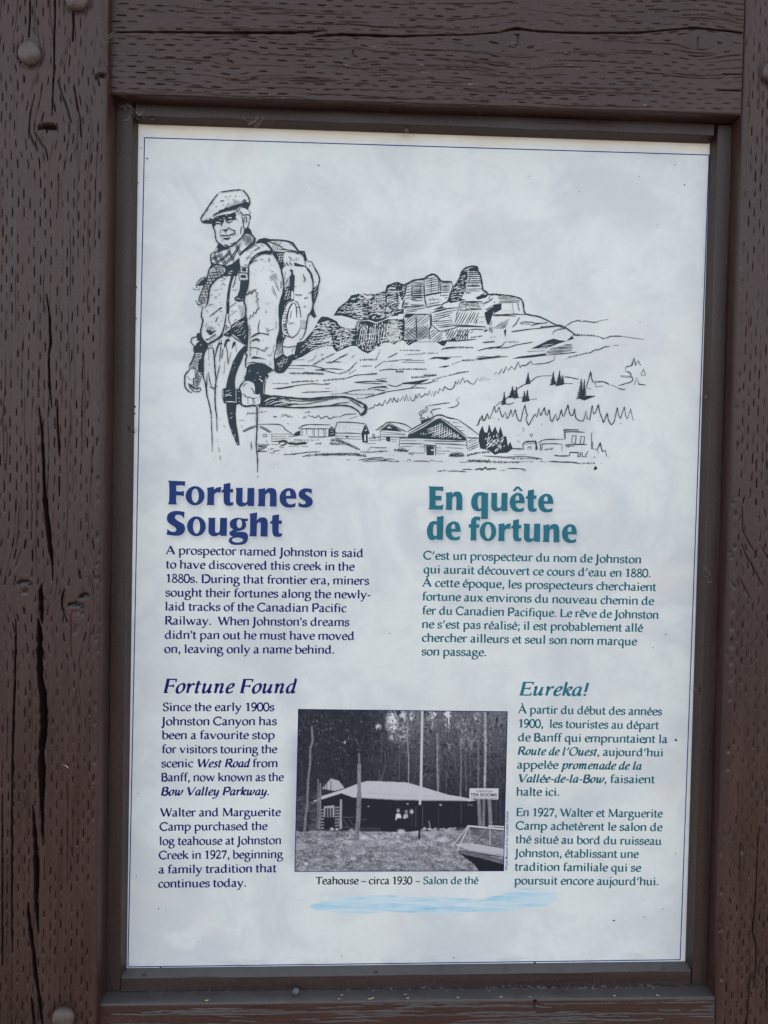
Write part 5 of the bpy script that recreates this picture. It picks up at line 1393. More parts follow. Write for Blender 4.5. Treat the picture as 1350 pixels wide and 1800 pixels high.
L 9.44 1643 7127 1587 7102 1551 7039 1523 6946 1519 6866 1532 6786 1559 6761 1633 6736 1686 6777 1718 6845
L 9.44 1653 7125 1680 7110 1708 7051 1721 6951
L 10.8 1633 7115 1595 7034 1571 6934 1571 6854 1592 6775 1626 6742
L 8.09 1657 7106 1614 7068 1586 6981 1584 6888
L 10.1 1660 7102 1674 7043 1679 6944
P 1657 7109 1683 7096 1704 7041 1674 7036
H 4 24.3 8.09 1528 7032 1588 7041 1573 6934 1571 6854 1592 6775 1539 6787 1521 6866
H 4 13.5 6.74 1527 6879 1574 6881 1592 6775 1539 6787
P 1584 6861 1664 6883 1663 6837 1626 6762 1599 6795
w 6.07 1591 6835 1664 6870
w 6.07 1599 6802 1658 6830
H 30 14.8 6.74 1591 6868 1590 6901 1663 6903 1664 6877
P 1590 6888 1620 6932 1630 6915 1604 6891
L 6.07 1615 7001 1622 7015 1610 6935
D 5.4 1619 6998 1626 6972 1613 6945
L 17.5 1674 7060 1704 7054
L 8.09 1685 7020 1703 7019
L 6.74 1688 6997 1700 6996
L 7.42 1716 6918 1790 6907
L 7.42 1724 6892 1784 6890
L 7.42 1717 6865 1781 6860
L 7.42 1711 6841 1778 6840
L 8.77 1532 6780 1559 6754 1527 6673
D 6.07 1713 6745 1726 6757 1706 6731
L 11.5 1134 7636 1187 7671 1239 7709
L 13.5 1123 7487 1163 7478 1189 7532 1234 7586 1293 7621 1372 7637 1406 7612
L 8.77 1170 7478 1208 7539 1280 7594 1346 7610 1400 7598
P 1241 7573 1280 7611 1339 7633 1386 7627 1406 7605 1340 7613 1280 7594
L 6.07 1134 7629 1207 7625 1136 7530
L 6.07 1135 7563 1201 7559
L 6.74 1214 7632 1259 7660 1286 7674
L 9.44 1232 7695 1273 7667
L 10.8 1285 7694 1325 7692
D 8.09 1257 7658
D 4.05 1286 7647 1312 7675 1142 7583 1292 7710
L 8.09 1176 7492 1209 7519 1248 7540
L 10.1 1159 6885 1166 6932 1185 6916 1196 6963 1216 6937 1230 6997 1249 6978 1263 7021 1288 7038 1262 7057
L 10.1 1266 7058 1270 7091 1248 7103 1276 7131 1249 7156 1267 7190 1233 7216 1256 7240
L 8.77 1236 7236 1247 7216 1223 7229 1194 7195 1187 7221 1148 7167
L 8.09 1191 6943 1211 6963
L 8.09 1248 7137 1281 7118
L 10.1 1281 7551 1321 7543
L 14.8 1370 7564 1387 7555 1373 7524
L 10.8 1245 7540 1265 7528
L 8.09 1382 7439 1402 7433
L 6.74 1402 7418 1429 7427
L 6.07 1387 7366 1449 7408
L 6.07 1390 7353 1462 7398
L 6.07 1397 7340 1469 7382
L 6.07 1404 7327 1456 7358
L 10.8 1434 7331 1485 7223
L 6.07 1443 7348 1492 7220
L 6.07 1456 7368 1484 7323
L 6.07 1418 7274 1460 7169
L 8.77 1412 7248 1439 7182
L 6.74 1425 7261 1473 7143
L 6.07 1507 7330 1511 7277 1505 7250
L 6.74 1361 7094 1369 7074
L 6.07 1388 7094 1391 7083
L 6.07 1343 7007 1369 7011
L 6.07 1350 6994 1366 6994
D 5.4 1243 7434 1296 7423 1322 7457 1348 7292 1333 7225 1459 7022 1455 6989 1443 6937 1421 7099 1401 7492 1434 7487 1162 7108 1159 7074 1197 7400 1231 7394 1245 7302
D 4.05 1231 7388 1322 7450
L 8.09 1295 7429 1300 7413
L 8.77 1201 6724 1240 6758 1287 6776 1353 6768 1387 6756
L 6.74 1287 6776 1276 6819 1291 6919
L 6.07 1276 6806 1285 6872
L 9.44 1359 6828 1393 6753
L 6.74 1359 6795 1445 6824
L 7.42 1365 6835 1399 6796
L 8.09 1215 6694 1261 6716 1294 6703
L 6.74 1261 6712 1288 6687
L 6.07 1328 6704 1341 6695
H 70 14.8 5.4 1173 6856 1199 6870 1208 6684 1189 6664
L 6.74 1464 6904 1462 6824
P 639 6748 672 6756 686 6710 719 6664 749 6639 756 6612 727 6558 712 6498 710 6392 706 6306 658 6351 651 6384 662 6484 682 6498 695 6544 619 6549 608 6588 634 6649 666 6676 640 6682
w 6.74 625 6542 681 6544 695 6534
w 6.07 622 6516 662 6520
w 5.4 662 6484 689 6498
w 5.4 670 6630 693 6637
L 14.8 672 6762 639 6748 639 6720 587 6707 574 6660 614 6618 608 6582 619 6542 584 6448 559 6408 571 6382
L 8.09 633 6675 666 6702
H -8 16.2 7.42 622 6542 695 6538 682 6491 657 6417 644 6384 565 6388 584 6448
H -4 12.1 7.42 613 6270 651 6331 705 6306 679 6232 663 6175 630 6181 613 6230
h -4 27 5.4 654 6357 704 6359 704 6326 651 6331
L 14.8 571 6382 546 6348 521 6314 517 6241 523 6188 555 6149 588 6130
L 10.1 572 6379 618 6382 648 6357 639 6304 606 6273 610 6230 620 6177 587 6190 560 6222
L 9.44 588 6130 602 6156 568 6189 557 6236
L 8.77 594 6154 647 6140 687 6158 680 6187 647 6173 601 6170
L 7.42 647 6168 651 6145
L 6.74 546 6302 566 6269 586 6269
L 6.74 618 6363 632 6330 622 6304
L 6.74 580 6222 603 6215
P 557 6226 587 6189 621 6171 597 6207
L 14.8 753 6612 760 6602 806 6610 813 6574 824 6488 828 6422 836 6336 844 6276 838 6196 836 6130 837 6050 845 5957 856 5884 862 5731
L 10.8 756 6645 773 6626 805 6640
L 13.5 712 6498 710 6392 711 6306 732 6233 750 6114 775 6022 796 5922 800 5869
L 11.5 787 5876 810 5873
L 10.1 800 5876 805 5770 811 5676 814 5570
L 6.74 763 6599 765 6473
L 6.74 769 6447 769 6419
L 6.07 750 6340 747 6201 754 6111
L 6.74 763 6357 778 6261 799 6202
L 12.1 779 6201 805 6189 835 6183
L 8.09 812 6182 829 6159
D 8.77 859 6203
P 824 6475 839 6601 871 6682 890 6699 904 6649 871 6642 852 6588 834 6515
W 876 6682 891 6686 890 6662 878 6662
L 6.74 891 6642 883 6543 879 6456
P 921 6637 937 6697 970 6710 987 6685 957 6677 944 6637 925 6607
L 7.42 944 6637 959 6551 967 6432
L 6.07 967 6439 998 6566
P 1001 6599 1010 6652 1023 6699 1043 6667 1030 6636
W 1018 6696 1031 6698 1030 6673 1020 6673
L 7.42 1040 6673 1053 6567
L 6.74 933 6471 929 6348
L 6.07 881 6430 866 6356 850 6276
L 9.44 912 6603 906 6550 900 6497
L 6.07 912 6358 922 6341
D 5.4 960 6395
L 14.8 910 6749 877 6712 811 6680 753 6645
L 10.8 910 6749 969 6721 1002 6745 1029 6719 1149 6643
P 1130 6636 1163 6640 1158 6577 1134 6563 1115 6496 1075 6402 1048 6321 1041 6255 1045 6188 1120 6170 1116 6117 1106 6033 1060 6015 1054 5922 1063 5815 1084 5709 1100 5596 1079 5584 1062 5615 1018 5714 983 5820 961 5933 953 6026 927 6032 913 6085 910 6178 948 6192 963 6279 988 6373 1020 6473 1071 6568
L 8.09 1134 6563 1151 6543 1171 6524
w 7.42 919 6172 923 6092
w 5.4 939 6099 978 6117 1012 6107
w 5.4 946 6043 993 6046 1053 6042
w 4.72 939 6119 965 6126
w 6.74 1054 6175 1058 6035
w 5.4 951 6152 991 6167
w 5.4 978 6133 1005 6141
w 5.4 995 5867 1022 5888
w 5.4 1001 5921 1021 5924
w 6.07 1025 5695 1052 5655
w 6.07 1044 5708 1058 5682
w 9.44 1078 5619 1084 5597
w 5.4 1010 5754 1024 5735
w 5.4 1026 6454 1040 6447
w 5.4 1008 6387 1014 6380
w 5.4 1034 6407 1044 6401
w 9.44 1075 6089 1095 6083
w 8.09 1082 6053 1099 6050
w 6.74 1074 6156 1107 6160
D 4.72 883 5855 899 5865 913 5872 934 5792 944 5769 863 5644 866 5624 1126 5794 1130 5770 1218 5619 1222 5595
L 8.09 930 5799 944 5779
L 5.4 1095 5853 1148 5854
T 17.5 14.8 1180 5932 1273 5930
L 8.09 1177 5935 1171 5905
T 14.8 16.2 1287 5939 1383 5956
L 14.8 1151 6570 1164 6530 1152 6497 1150 6417 1166 6407
L 9.44 1166 6451 1212 6465 1278 6460 1358 6442 1412 6411 1452 6385
P 1198 6508 1237 6532 1304 6519 1377 6496 1304 6509 1238 6506
L 11.5 1494 6785 1474 6705 1475 6632 1456 6565 1450 6505 1458 6438 1452 6385
L 12.1 1380 6356 1452 6385
L 6.07 1481 6745 1468 6638
L 6.07 1448 6658 1436 6571
L 10.8 1174 6776 1169 6690 1164 6577
H 10 13.5 5.4 1185 6670 1208 6711 1211 6532 1184 6531
L 9.44 1208 6728 1293 6773 1340 6768
L 10.8 1353 6761 1386 6769
L 8.09 1208 6684 1248 6702 1294 6700 1282 6680
L 8.09 1196 6618 1263 6619 1343 6582 1389 6633
L 6.74 1323 6591 1375 6632
L 6.74 1276 6606 1264 6546
L 9.44 1376 6556 1410 6536 1423 6571
D 8.09 1408 6474 1405 6450 1421 6451
L 6.07 1298 6467 1365 6456
L 12.1 1218 6469 1245 6473
P 1166 6417 1192 6445 1278 6460 1358 6439 1439 6391 1380 6356 1397 6324 1367 6289 1356 6183 1350 6116 1342 5996 1299 6001 1279 6027 1259 6020 1257 6127 1249 6227 1235 6253 1188 6272 1142 6270 1138 6310 1154 6337
w 18.9 1300 6321 1314 6315
w 16.2 1294 6294 1335 6269
w 13.5 1314 6275 1328 6262
w 12.1 1367 6319 1358 6269
w 8.09 1348 6256 1340 6136
w 5.4 1267 6353 1287 6361
w 6.07 1200 6385 1187 6365
w 6.07 1248 6286 1251 6273
W 1097 6196 1136 6250 1175 6268 1235 6246 1253 6200 1247 6133 1284 6127 1303 6141 1316 6075 1305 6028 1279 6027 1226 6013 1179 6012 1126 6017 1112 6077 1111 6150
L 16.2 1142 6274 1100 6213 1090 6176 1111 6143
L 8.77 1117 6137 1158 6103 1191 6099 1238 6086 1277 6097
L 10.1 1178 6098 1184 6018
L 7.42 1114 6137 1112 6057 1126 6017
L 9.44 1232 6086 1233 6016
L 18.9 1092 6036 1126 6010 1179 6002 1226 6013 1286 6004
P 1209 6202 1184 6138 1197 6145 1216 6186
L 8.09 1209 6199 1240 6160 1244 6133
L 6.74 1151 6137 1151 6111
L 6.74 1123 6223 1156 6244
L 6.07 1123 6197 1169 6251
H -80 10.8 6.07 1232 6090 1259 6090 1260 6024 1233 6023
H -60 11.5 6.07 1263 6200 1319 6208 1317 6135 1277 6121
H -75 20.2 5.4 1277 6141 1316 6155 1317 6055 1285 6047
P 1350 6137 1457 6118 1550 6097 1544 6077 1498 6066 1618 6042 1711 6048 1618 6016 1459 5998 1299 5998 1337 6115
w 6.07 1351 6056 1417 6091 1484 6099
w 5.4 1371 6043 1457 6072
w 5.4 1405 6027 1484 6059 1551 6064
w 5.4 1458 6018 1551 6041 1591 6048
w 6.07 1511 6078 1564 6081
w 5.4 1512 6020 1605 6032
w 5.4 1365 6023 1398 6037
L 6.74 1537 6094 1590 6095 1631 6066
D 4.72 1577 6068 1597 6072 1617 6069 1631 6063
P 1450 6505 1543 6567 1583 6535 1650 6523 1631 6470 1592 6415 1553 6368 1506 6356 1459 6372 1455 6438
h 72 22.9 5.4 1465 6452 1543 6527 1597 6522 1571 6455 1506 6386
h 15 27 5.4 1465 6452 1543 6527 1597 6522 1571 6455 1506 6386
H 65 14.8 7.42 1486 6759 1559 6754 1528 6660 1542 6574 1463 6518 1475 6632
P 1500 6746 1533 6760 1540 6720 1501 6666
L 8.77 1528 6647 1595 6635 1681 6654
L 10.8 1566 6754 1534 6673 1535 6614 1546 6567
L 8.09 1681 6651 1676 6577 1650 6503
L 6.74 1629 6589 1681 6657
P 1583 6535 1649 6570 1663 6524 1637 6483
L 14.8 1279 5997 1281 5894 1282 5781 1277 5687 1276 5580
L 9.44 1302 5995 1293 5954
L 9.44 1264 5894 1272 5827
D 4.72 1642 6583 1589 6565 1563 6341
L 21.6 1443 6123 1559 6111 1710 6097 1844 6098 2013 6118 2156 6126 2246 6119 2336 6085 2408 6051 2434 6023 2426 5971 2392 5937 2367 5940
L 17.1 1445 6008 1623 6001 1801 6005 1979 6023 2140 6036 2247 6030 2310 6004 2356 5970 2371 5934
L 8.09 1533 6092 1711 6070 1871 6083 1978 6095 2138 6107
L 8.09 1568 6076 1635 6058
L 8.09 1676 6034 1827 6046 1907 6066 2023 6087
L 7.19 1827 6069 1889 6075
L 8.09 1605 6041 1729 6039
L 8.09 2050 6034 2139 6058 2251 6070
L 8.09 2246 6097 2336 6059 2382 6015
P 2391 6020 2413 6043 2434 6021 2423 5971 2392 5939 2370 5948 2405 5989
w 7.19 2378 5961 2405 5993 2404 6016
L 12.6 2323 6054 2373 6024
L 8.99 2291 6071 2309 6058
P 1444 6099 1533 6092 1497 6074 1444 6064
L 13.5 1272 5993 1280 5824 1277 5690 1274 5610 1284 5512 1292 5423 1292 5307
L 8.99 786 5972 801 5875
L 9.89 881 5566 892 5513
L 9.89 908 5476 893 5468 904 5455 896 5428
L 9.89 801 5866 815 5511
D 4.5 851 5458 832 5433 903 5393 879 5374 866 5641 865 5623 1300 5263 1223 5475 1223 5453 1219 5426 1221 5622 1225 5600 1221 5564
T 18 10.8 1221 5627 1226 5547
D 5.4 1433 5390 1468 5396 1508 5405""", 'prospector_drawing', 'pen drawing of a prospector in a flat cap with pack and pick', 0.00056)

# ------------------------------------------------------------------ blue border line
def border():
    k = Ink(); q = Q['blue']
    for a, b in zip(q, q[1:] + q[:1]):
        a, b = np.array(a, float), np.array(b, float)
        d = (b - a) / np.linalg.norm(b - a)
        V2, F = ribbon([a - d * 4.5, (a + b) / 2, b - d * 5.2], lambda i, t: 10.5)
        k.add(V2, F, 0.00006)
    k.build('border_line', M_BLUE)
border()

# ------------------------------------------------------------------ lettering: an old-style serif drawn as broad-nib strokes (1000 units per em)
G = {}
def g(ch, adv, s): G[ch] = (adv, s)
def arch(x0, x1, top=468): return '~%d,330 %d,400 %d,455 %d,%d %d,440 %d,370 %d,300!%d,0' % (x0, x0 + 55, x0 + 115, (x0 + x1) // 2 + 25, top, x1 - 20, x1, x1, x1)
g('a', 500, '~85,395 140,450 225,468 310,440 340,360 340,110 355,40 400,22 470,55|~340,285 250,262 150,215 88,150 100,60 165,8 240,25 340,100')
g('b', 553, '-108,25 108,690|B 108,726|~108,340 180,430 285,466 400,430 480,330 488,230 460,105 370,22 265,2 170,12 108,45')
g('c', 444, '~400,395 340,452 265,462 160,410 88,310 82,210 118,95 205,12 295,8 370,40 412,82|D 375,405 42')
g('d', 611, '~442,385 370,450 285,464 170,410 90,300 85,200 120,85 205,8 300,22 442,115|-442,690 442,30|B 442,726|-430,22 560,40 w40')
g('e', 479, '~80,258 250,262 425,268!415,360 360,440 265,466 160,410 92,320 80,230 110,112 190,22 285,5 370,32 428,88')
g('f', 333, '~345,655 300,705 240,700 175,645 150,540 150,440!150,0|-40,448 300,448 w40|S 150 0 75 95')
g('g', 556, '~240,464 140,430 92,325 140,205 240,168 345,205 390,315 345,430 240,464|-350,425 525,432 w46|~175,190 105,125 150,65 300,48 430,18 492,-70 450,-195 330,-258 180,-258 78,-205 62,-125 110,-45 205,20')
g('h', 582, '-112,0 112,690|B 112,726|' + arch(112, 458) + '|S 112 0 75 75|S 458 0 75 85')
g('i', 291, '-148,0 148,440|B 148,470|S 148 0 80 85|D 140 640 52')
g('j', 234, '~130,440 130,200 128,-60 115,-160 60,-240 -20,-262|B 130,470|D 122 640 52')
g('k', 556, '-112,0 112,690|B 112,726|-150,225 410,448 w44|-225,285 490,10 w86|S 112 0 75 75|S 420 452 80 70|S 505 0 60 50')
g('l', 291, '-148,0 148,690|B 148,726|S 148 0 80 85')
g('m', 883, '-115,0 115,440|B 115,470|' + arch(115, 440) + '|' + arch(440, 765) + '|S 115 0 75 75|S 440 0 75 75|S 765 0 75 85')
g('n', 582, '-115,0 115,440|B 115,470|' + arch(115, 458) + '|S 115 0 75 75|S 458 0 75 85')
g('o', 546, '~285,464 160,425 82,335 72,225 118,85 225,6 320,8 425,65 475,180 470,290 420,400 340,455 285,464')
g('p', 601, '-120,-250 120,430|B 120,470|S 120 -274 75 95|~120,345 200,432 310,466 430,420 508,310 505,175 435,55 320,4 215,12 120,60')
g('q', 560, '~435,400 370,450 285,464 170,415 90,310 85,200 120,85 205,8 300,18 435,110|-435,460 435,-250|S 435 -274 75 80')
g('r', 395, '-115,0 115,440|B 115,470|~115,320 165,405 225,455 290,462 355,432|D 335 420 46|S 115 0 75 95')
g('s', 424, '~345,385 285,448 205,462 120,430 85,350 130,280 230,238 325,190 352,112 310,32 210,2 130,12 68,75|-75,60 70,140 w36|-345,340 350,430 w36')
g('t', 326, '~128,590 128,350 128,130 150,32 215,8 300,50|-28,448 290,448 w42|-60,470 150,600 w40')
g('u', 603, '~120,440 120,250 122,140 155,40 235,8 320,28 445,120|-445,440 445,25|B 120,470|B 445,470|-430,22 560,42 w40')
g('v', 565, '-75,450 285,0 w88|-485,455 290,5 w46|S 90 452 80 80|S 480 452 70 70')
g('w', 834, '-75,450 270,0 w84|-445,460 275,5 w46|-420,450 600,0 w84|-765,455 605,5 w46|S 90 452 80 70|S 430 452 60 60|S 750 452 70 70')
g('x', 516, '-80,450 440,0 w88|-430,450 75,0 w46|S 95 452 75 70|S 420 452 70 65|S 90 0 75 70|S 440 0 75 70')
g('y', 556, '-75,450 285,20 w86|~485,455 380,230 285,10 200,-150 130,-235 40,-240 w50|S 90 452 80 80|S 475 452 70 70|D 50 -225 40')
g('z', 500, '-60,440 430,440 w50|-410,430 60,15 w84|-50,15 450,15 w50')
g('A', 778, '-60,0 370,690 w48|-350,690 690,0 w100|-190,235 560,235 w44|S 70 0 70 95|S 690 0 110 80')
g('B', 611, '-125,0 125,690 w96|-60,670 300,678 w42|~290,678 420,650 480,560 440,430 330,372 w84|-125,370 340,372 w42|~330,370 480,330 545,210 500,80 370,15 250,12 w86|-50,16 300,14 w42')
g('C', 709, '~655,560 560,655 430,688 270,650 120,530 65,360 110,180 240,45 400,5 540,30 655,120 w70|-655,530 660,670 w40|~270,650 120,530 60,360 110,180 240,45')
g('D', 774, '-130,0 130,690 w96|-55,672 380,676 w42|-50,18 330,15 w42|~340,676 520,650 660,550 708,370 670,190 550,60 400,18 320,14 w84')
g('E', 611, '-135,0 135,690 w96|-55,672 530,676 w44|-135,360 440,362 w42|-50,18 540,16 w44|-530,560 545,690 w38|-540,140 570,0 w38|-440,290 440,430 w36')
g('F', 556, '-135,0 135,690 w96|-55,672 500,676 w44|-135,350 430,352 w42|S 135 0 80 110|-500,550 515,690 w38|-430,280 430,420 w36')
g('J', 333, '~165,690 165,300 165,20 140,-90 70,-170 -20,-205 w92|S 165 672 100 100')
g('L', 611, '-135,0 135,690 w96|S 135 668 85 95|-50,18 560,16 w44|-555,150 590,0 w38')
g('M', 946, '-130,0 165,690 w46|-165,690 480,30 w90|-800,690 475,20 w46|-780,690 830,0 w96|S 120 0 75 95|S 830 0 90 80|S 140 672 90 20|S 820 672 20 80')
g('O', 786, '~410,690 230,640 95,500 70,330 130,140 280,15 430,2 590,70 700,230 705,400 640,560 520,665 410,690')
g('P', 604, '-130,0 130,690 w96|-50,672 330,678 w42|~320,678 470,650 550,540 530,400 420,315 310,305 230,318 w82|S 130 0 80 110')
g('R', 668, '-130,0 130,690 w96|-50,672 320,678 w42|~310,678 450,650 515,550 490,430 380,365 240,350 w82|-300,370 560,60 670,0 w86|S 130 0 80 90')
g('S', 525, '~440,580 370,660 270,690 150,650 95,540 140,430 270,360 400,290 450,180 400,55 270,2 150,20 70,100|-72,60 65,190 w38|-440,540 445,660 w38')
g('T', 613, '-306,0 306,680 w96|-25,660 590,660 w48|-30,560 28,690 w40|-588,560 590,690 w40|S 306 0 90 90')
g('V', 722, '-70,690 365,0 w98|-665,690 370,0 w48|S 85 672 90 100|S 655 672 85 75')
g('W', 1000, '-65,690 330,0 w94|-560,690 335,0 w48|-530,690 740,0 w94|-955,690 745,0 w48|S 80 672 85 95|S 945 672 85 75')
g('0', 500, '~250,690 120,630 50,480 45,300 80,120 175,15 265,5 380,70 450,220 452,400 410,570 330,670 250,690 w74')
g('1', 500, '-270,0 270,690 w92|-90,575 280,690 w46|S 270 0 130 130')
g('2', 500, '~60,520 110,640 220,690 340,650 390,540 360,420 260,260 60,30 w66|-45,35 460,40 w80|-440,40 470,150 w36')
g('3', 500, '~65,600 160,680 270,685 360,620 355,500 260,400 180,370|~180,365 300,350 400,270 420,160 350,40 220,0 120,15 50,80 w72')
g('7', 500, '-50,640 460,645 w84|~450,660 350,430 240,180 180,-5 w72|-55,640 40,530 w40')
g('8', 500, '~250,690 140,640 105,530 170,420 300,340 420,250 440,140 360,25 240,2 110,45 60,150 110,270 230,350 340,430 390,550 340,650 250,690 w62')
g('9', 500, '~420,450 370,330 260,290 130,340 70,470 100,610 210,688 330,660 425,520 435,370 380,180 250,50 80,-15 w70')
g('.', 250, 'D 125 48 58'); g(',', 250, '~95,85 165,60 150,-40 85,-140 w60|D 120 55 50')
g(';', 250, '~95,85 165,60 150,-40 85,-140 w60|D 120 55 50|D 130 400 56'); g('!', 278, '-140,200 150,690 w86|D 140 48 58')
g("'", 208, '-104,460 104,690 w72'); g('’', 278, '~190,690 170,600 110,500 70,440 w62'); g('-', 333, '-45,240 290,240 w60'); g('–', 500, '-20,240 480,240 w52')
g(' ', 250, '')
for b, ac, n in (('e', 'a', 'é'), ('e', 'g', 'è'), ('e', 'c', 'ê'), ('A', 'G', 'À')):
    mk = {'a': '-220,520 355,680 w64', 'g': '-320,520 185,680 w64', 'c': '-140,530 260,660 w48|-260,660 370,530 w56', 'G': '-440,750 290,880 w64'}[ac]
    g(n, G[b][0], G[b][1] + '|' + mk)
I = {}
def gi(ch, adv, s): I[ch] = (adv, s)
# italic shapes, drawn upright and slanted on setting
gi('a', 480, '~360,440 260,462 150,400 80,270 78,140 120,30 200,20 290,120 355,260|~365,450 352,250 345,90 380,18 470,80')
gi('d', 500, '~365,430 270,464 160,410 85,280 80,140 125,28 210,22 300,120 362,260|~372,700 362,400 348,90 385,18 470,80|-300,690 380,712 w40')
gi('e', 400, '~85,215 220,245 320,320 325,415 260,464 160,410 90,290 75,170 110,50 190,8 280,30 360,105')
gi('k', 450, '-100,0 100,700|-40,690 105,712 w40|~100,230 220,380 320,455 385,420 350,330 200,260|~190,260 300,90 360,18 450,80')
gi('l', 285, '~125,700 120,400 112,90 145,15 230,75|-60,690 130,712 w40')
gi('m', 778, '~40,380 100,455 120,360 118,0|~118,240 210,410 300,462 340,400 335,180 335,0|~335,240 430,410 530,462 575,400 565,200 560,80 595,15 690,90')
gi('n', 545, '~40,380 100,455 120,360 118,0|~118,240 220,410 320,462 372,400 360,200 352,80 390,15 480,90')
gi('o', 460, '~260,464 150,400 80,270 80,130 145,15 225,8 320,80 380,220 375,360 320,450 260,464')
gi('p', 505, '~40,380 100,455 120,360 112,0 105,-260|~115,230 210,390 310,464 400,420 430,300 395,130 300,15 200,10 120,60|S 105 -274 75 90')
gi('r', 390, '~40,380 100,455 120,360 118,0|~118,220 200,370 280,460 350,440|D 335 415 44')
gi('s', 370, '~300,400 240,462 160,440 120,360 170,280 260,210 280,110 220,15 130,8 50,70')
gi('t', 330, '~140,600 125,350 115,110 150,12 240,60|-30,448 280,448 w40')
gi('u', 550, '~35,390 100,455 115,360 105,150 140,18 225,40 320,160 380,300|~390,450 375,250 365,90 400,15 490,90')
gi('v', 480, '~40,390 100,455 130,350 150,100 175,8 280,90 380,260 400,390 350,455')
gi('w', 715, '~40,390 100,455 125,350 130,120 170,8 270,80 350,260 370,450|~370,440 360,200 395,12 500,60 600,230 630,390 580,455')
gi('y', 500, '~40,390 100,455 120,340 115,150 150,20 240,60 330,180 390,320|~400,450 385,200 350,-60 260,-220 130,-262 40,-200')

NIB_T, NIB_t, NIB_A = 88.0, 30.0, math.radians(22)
_cache = {}
def glyph(ch, italic, bold):
    key = (ch, italic, bold)
    if key in _cache: return _cache[key]
    src = I.get(ch) if italic and ch in I else G.get(ch)
    adv, s = src
    out = []
    for st in s.split('|'):
        st = st.strip()
        if not st: continue
        c, body = st[0], st[1:].strip()
        if c == 'D':
            x, y, r = map(float, body.replace(',', ' ').split()); r *= bold
            out.append((np.array([(x + r * math.cos(6.2832 * i / 9), y + r * math.sin(6.2832 * i / 9)) for i in range(9)]), [tuple(range(9))]))
        elif c == 'S':
            x, y, l, r = map(float, body.split()); l *= 1.12; r *= 1.12
            y0 = y - 6; up = 50 if abs(y - 452) > 6 and abs(y - 672) > 12 else -46
            if up < 0: y0 = y + 22
            out.append((np.array([(x - l, y0), (x + r, y0), (x + r - 12, y0 + up), (x + 34, y0 + up * 1.15), (x + 26, y0 + up * 2.3), (x - 26, y0 + up * 2.3), (x - 34, y0 + up * 1.15), (x - l + 12, y0 + up)]), [(0, 1, 2, 3, 6, 7), (3, 4, 5, 6)]))
        elif c == 'B':
            x, y = map(float, body.replace(',', ' ').split())
            out.append((np.array([(x - 116, y - 38), (x + 10, y + 12), (x + 46, y + 16), (x + 46, y - 70), (x - 40, y - 104), (x - 108, y - 80)]), [(0, 1, 2, 3, 4, 5)]))
        else:
            ov = None; segs = [[]]
            for t in body.replace('!', '! ').split():
                if t[0] == 'w': ov = float(t[1:]); continue
                corner = t.endswith('!')
                p = tuple(map(float, t.rstrip('!').split(',')))
                segs[-1].append(p)
                if corner: segs.append([p])
            for sg in segs:
                if len(sg) < 2: continue
                P = catmull(sg, 5) if c == '~' else sg
                def wf(i, a, n=len(P)):
                    w = ov if ov else math.sqrt((NIB_T * math.sin(a - NIB_A)) ** 2 + (NIB_t * math.cos(a - NIB_A)) ** 2)
                    return max(w * 1.36, 62.0) * bold
                out.append(ribbon(P, wf))
    _cache[key] = (adv, out)
    return _cache[key]

def set_line(k, text, em, x0, y0, x1, y1, bold=1.0):
    runs, it = [], False
    for ch in text:
        if ch == '_': it = not it; continue
        runs.append((ch, it))
    nat = 0.0; pos = []
    for i, (ch, it) in enumerate(runs):
        pos.append(nat); nat += glyph(ch, it, 1.0)[0] if not (it and ch not in I and ch.islower()) else glyph(ch, it, 1.0)[0]
    lead = 55.0; nat -= lead * 2
    L = math.hypot(x1 - x0, y1 - y0); sx = L / nat; sc = em / 1000.0
    ux, uy = (x1 - x0) / L, (y1 - y0) / L
    for (ch, it), p in zip(runs, pos):
        adv, parts = glyph(ch, it, bold * (1.05 if it else 1.0))
        for m, (V, F) in enumerate(parts):
            gx = (V[:, 0] + (V[:, 1] * 0.20 if it else 0) + p - lead) * sx
            gy = V[:, 1] * sc
            k.add(np.stack([x0 + gx * ux - gy * uy, y0 + gx * uy + gy * ux], 1), F, 0.00006 + (m % 6) * 0.000009)

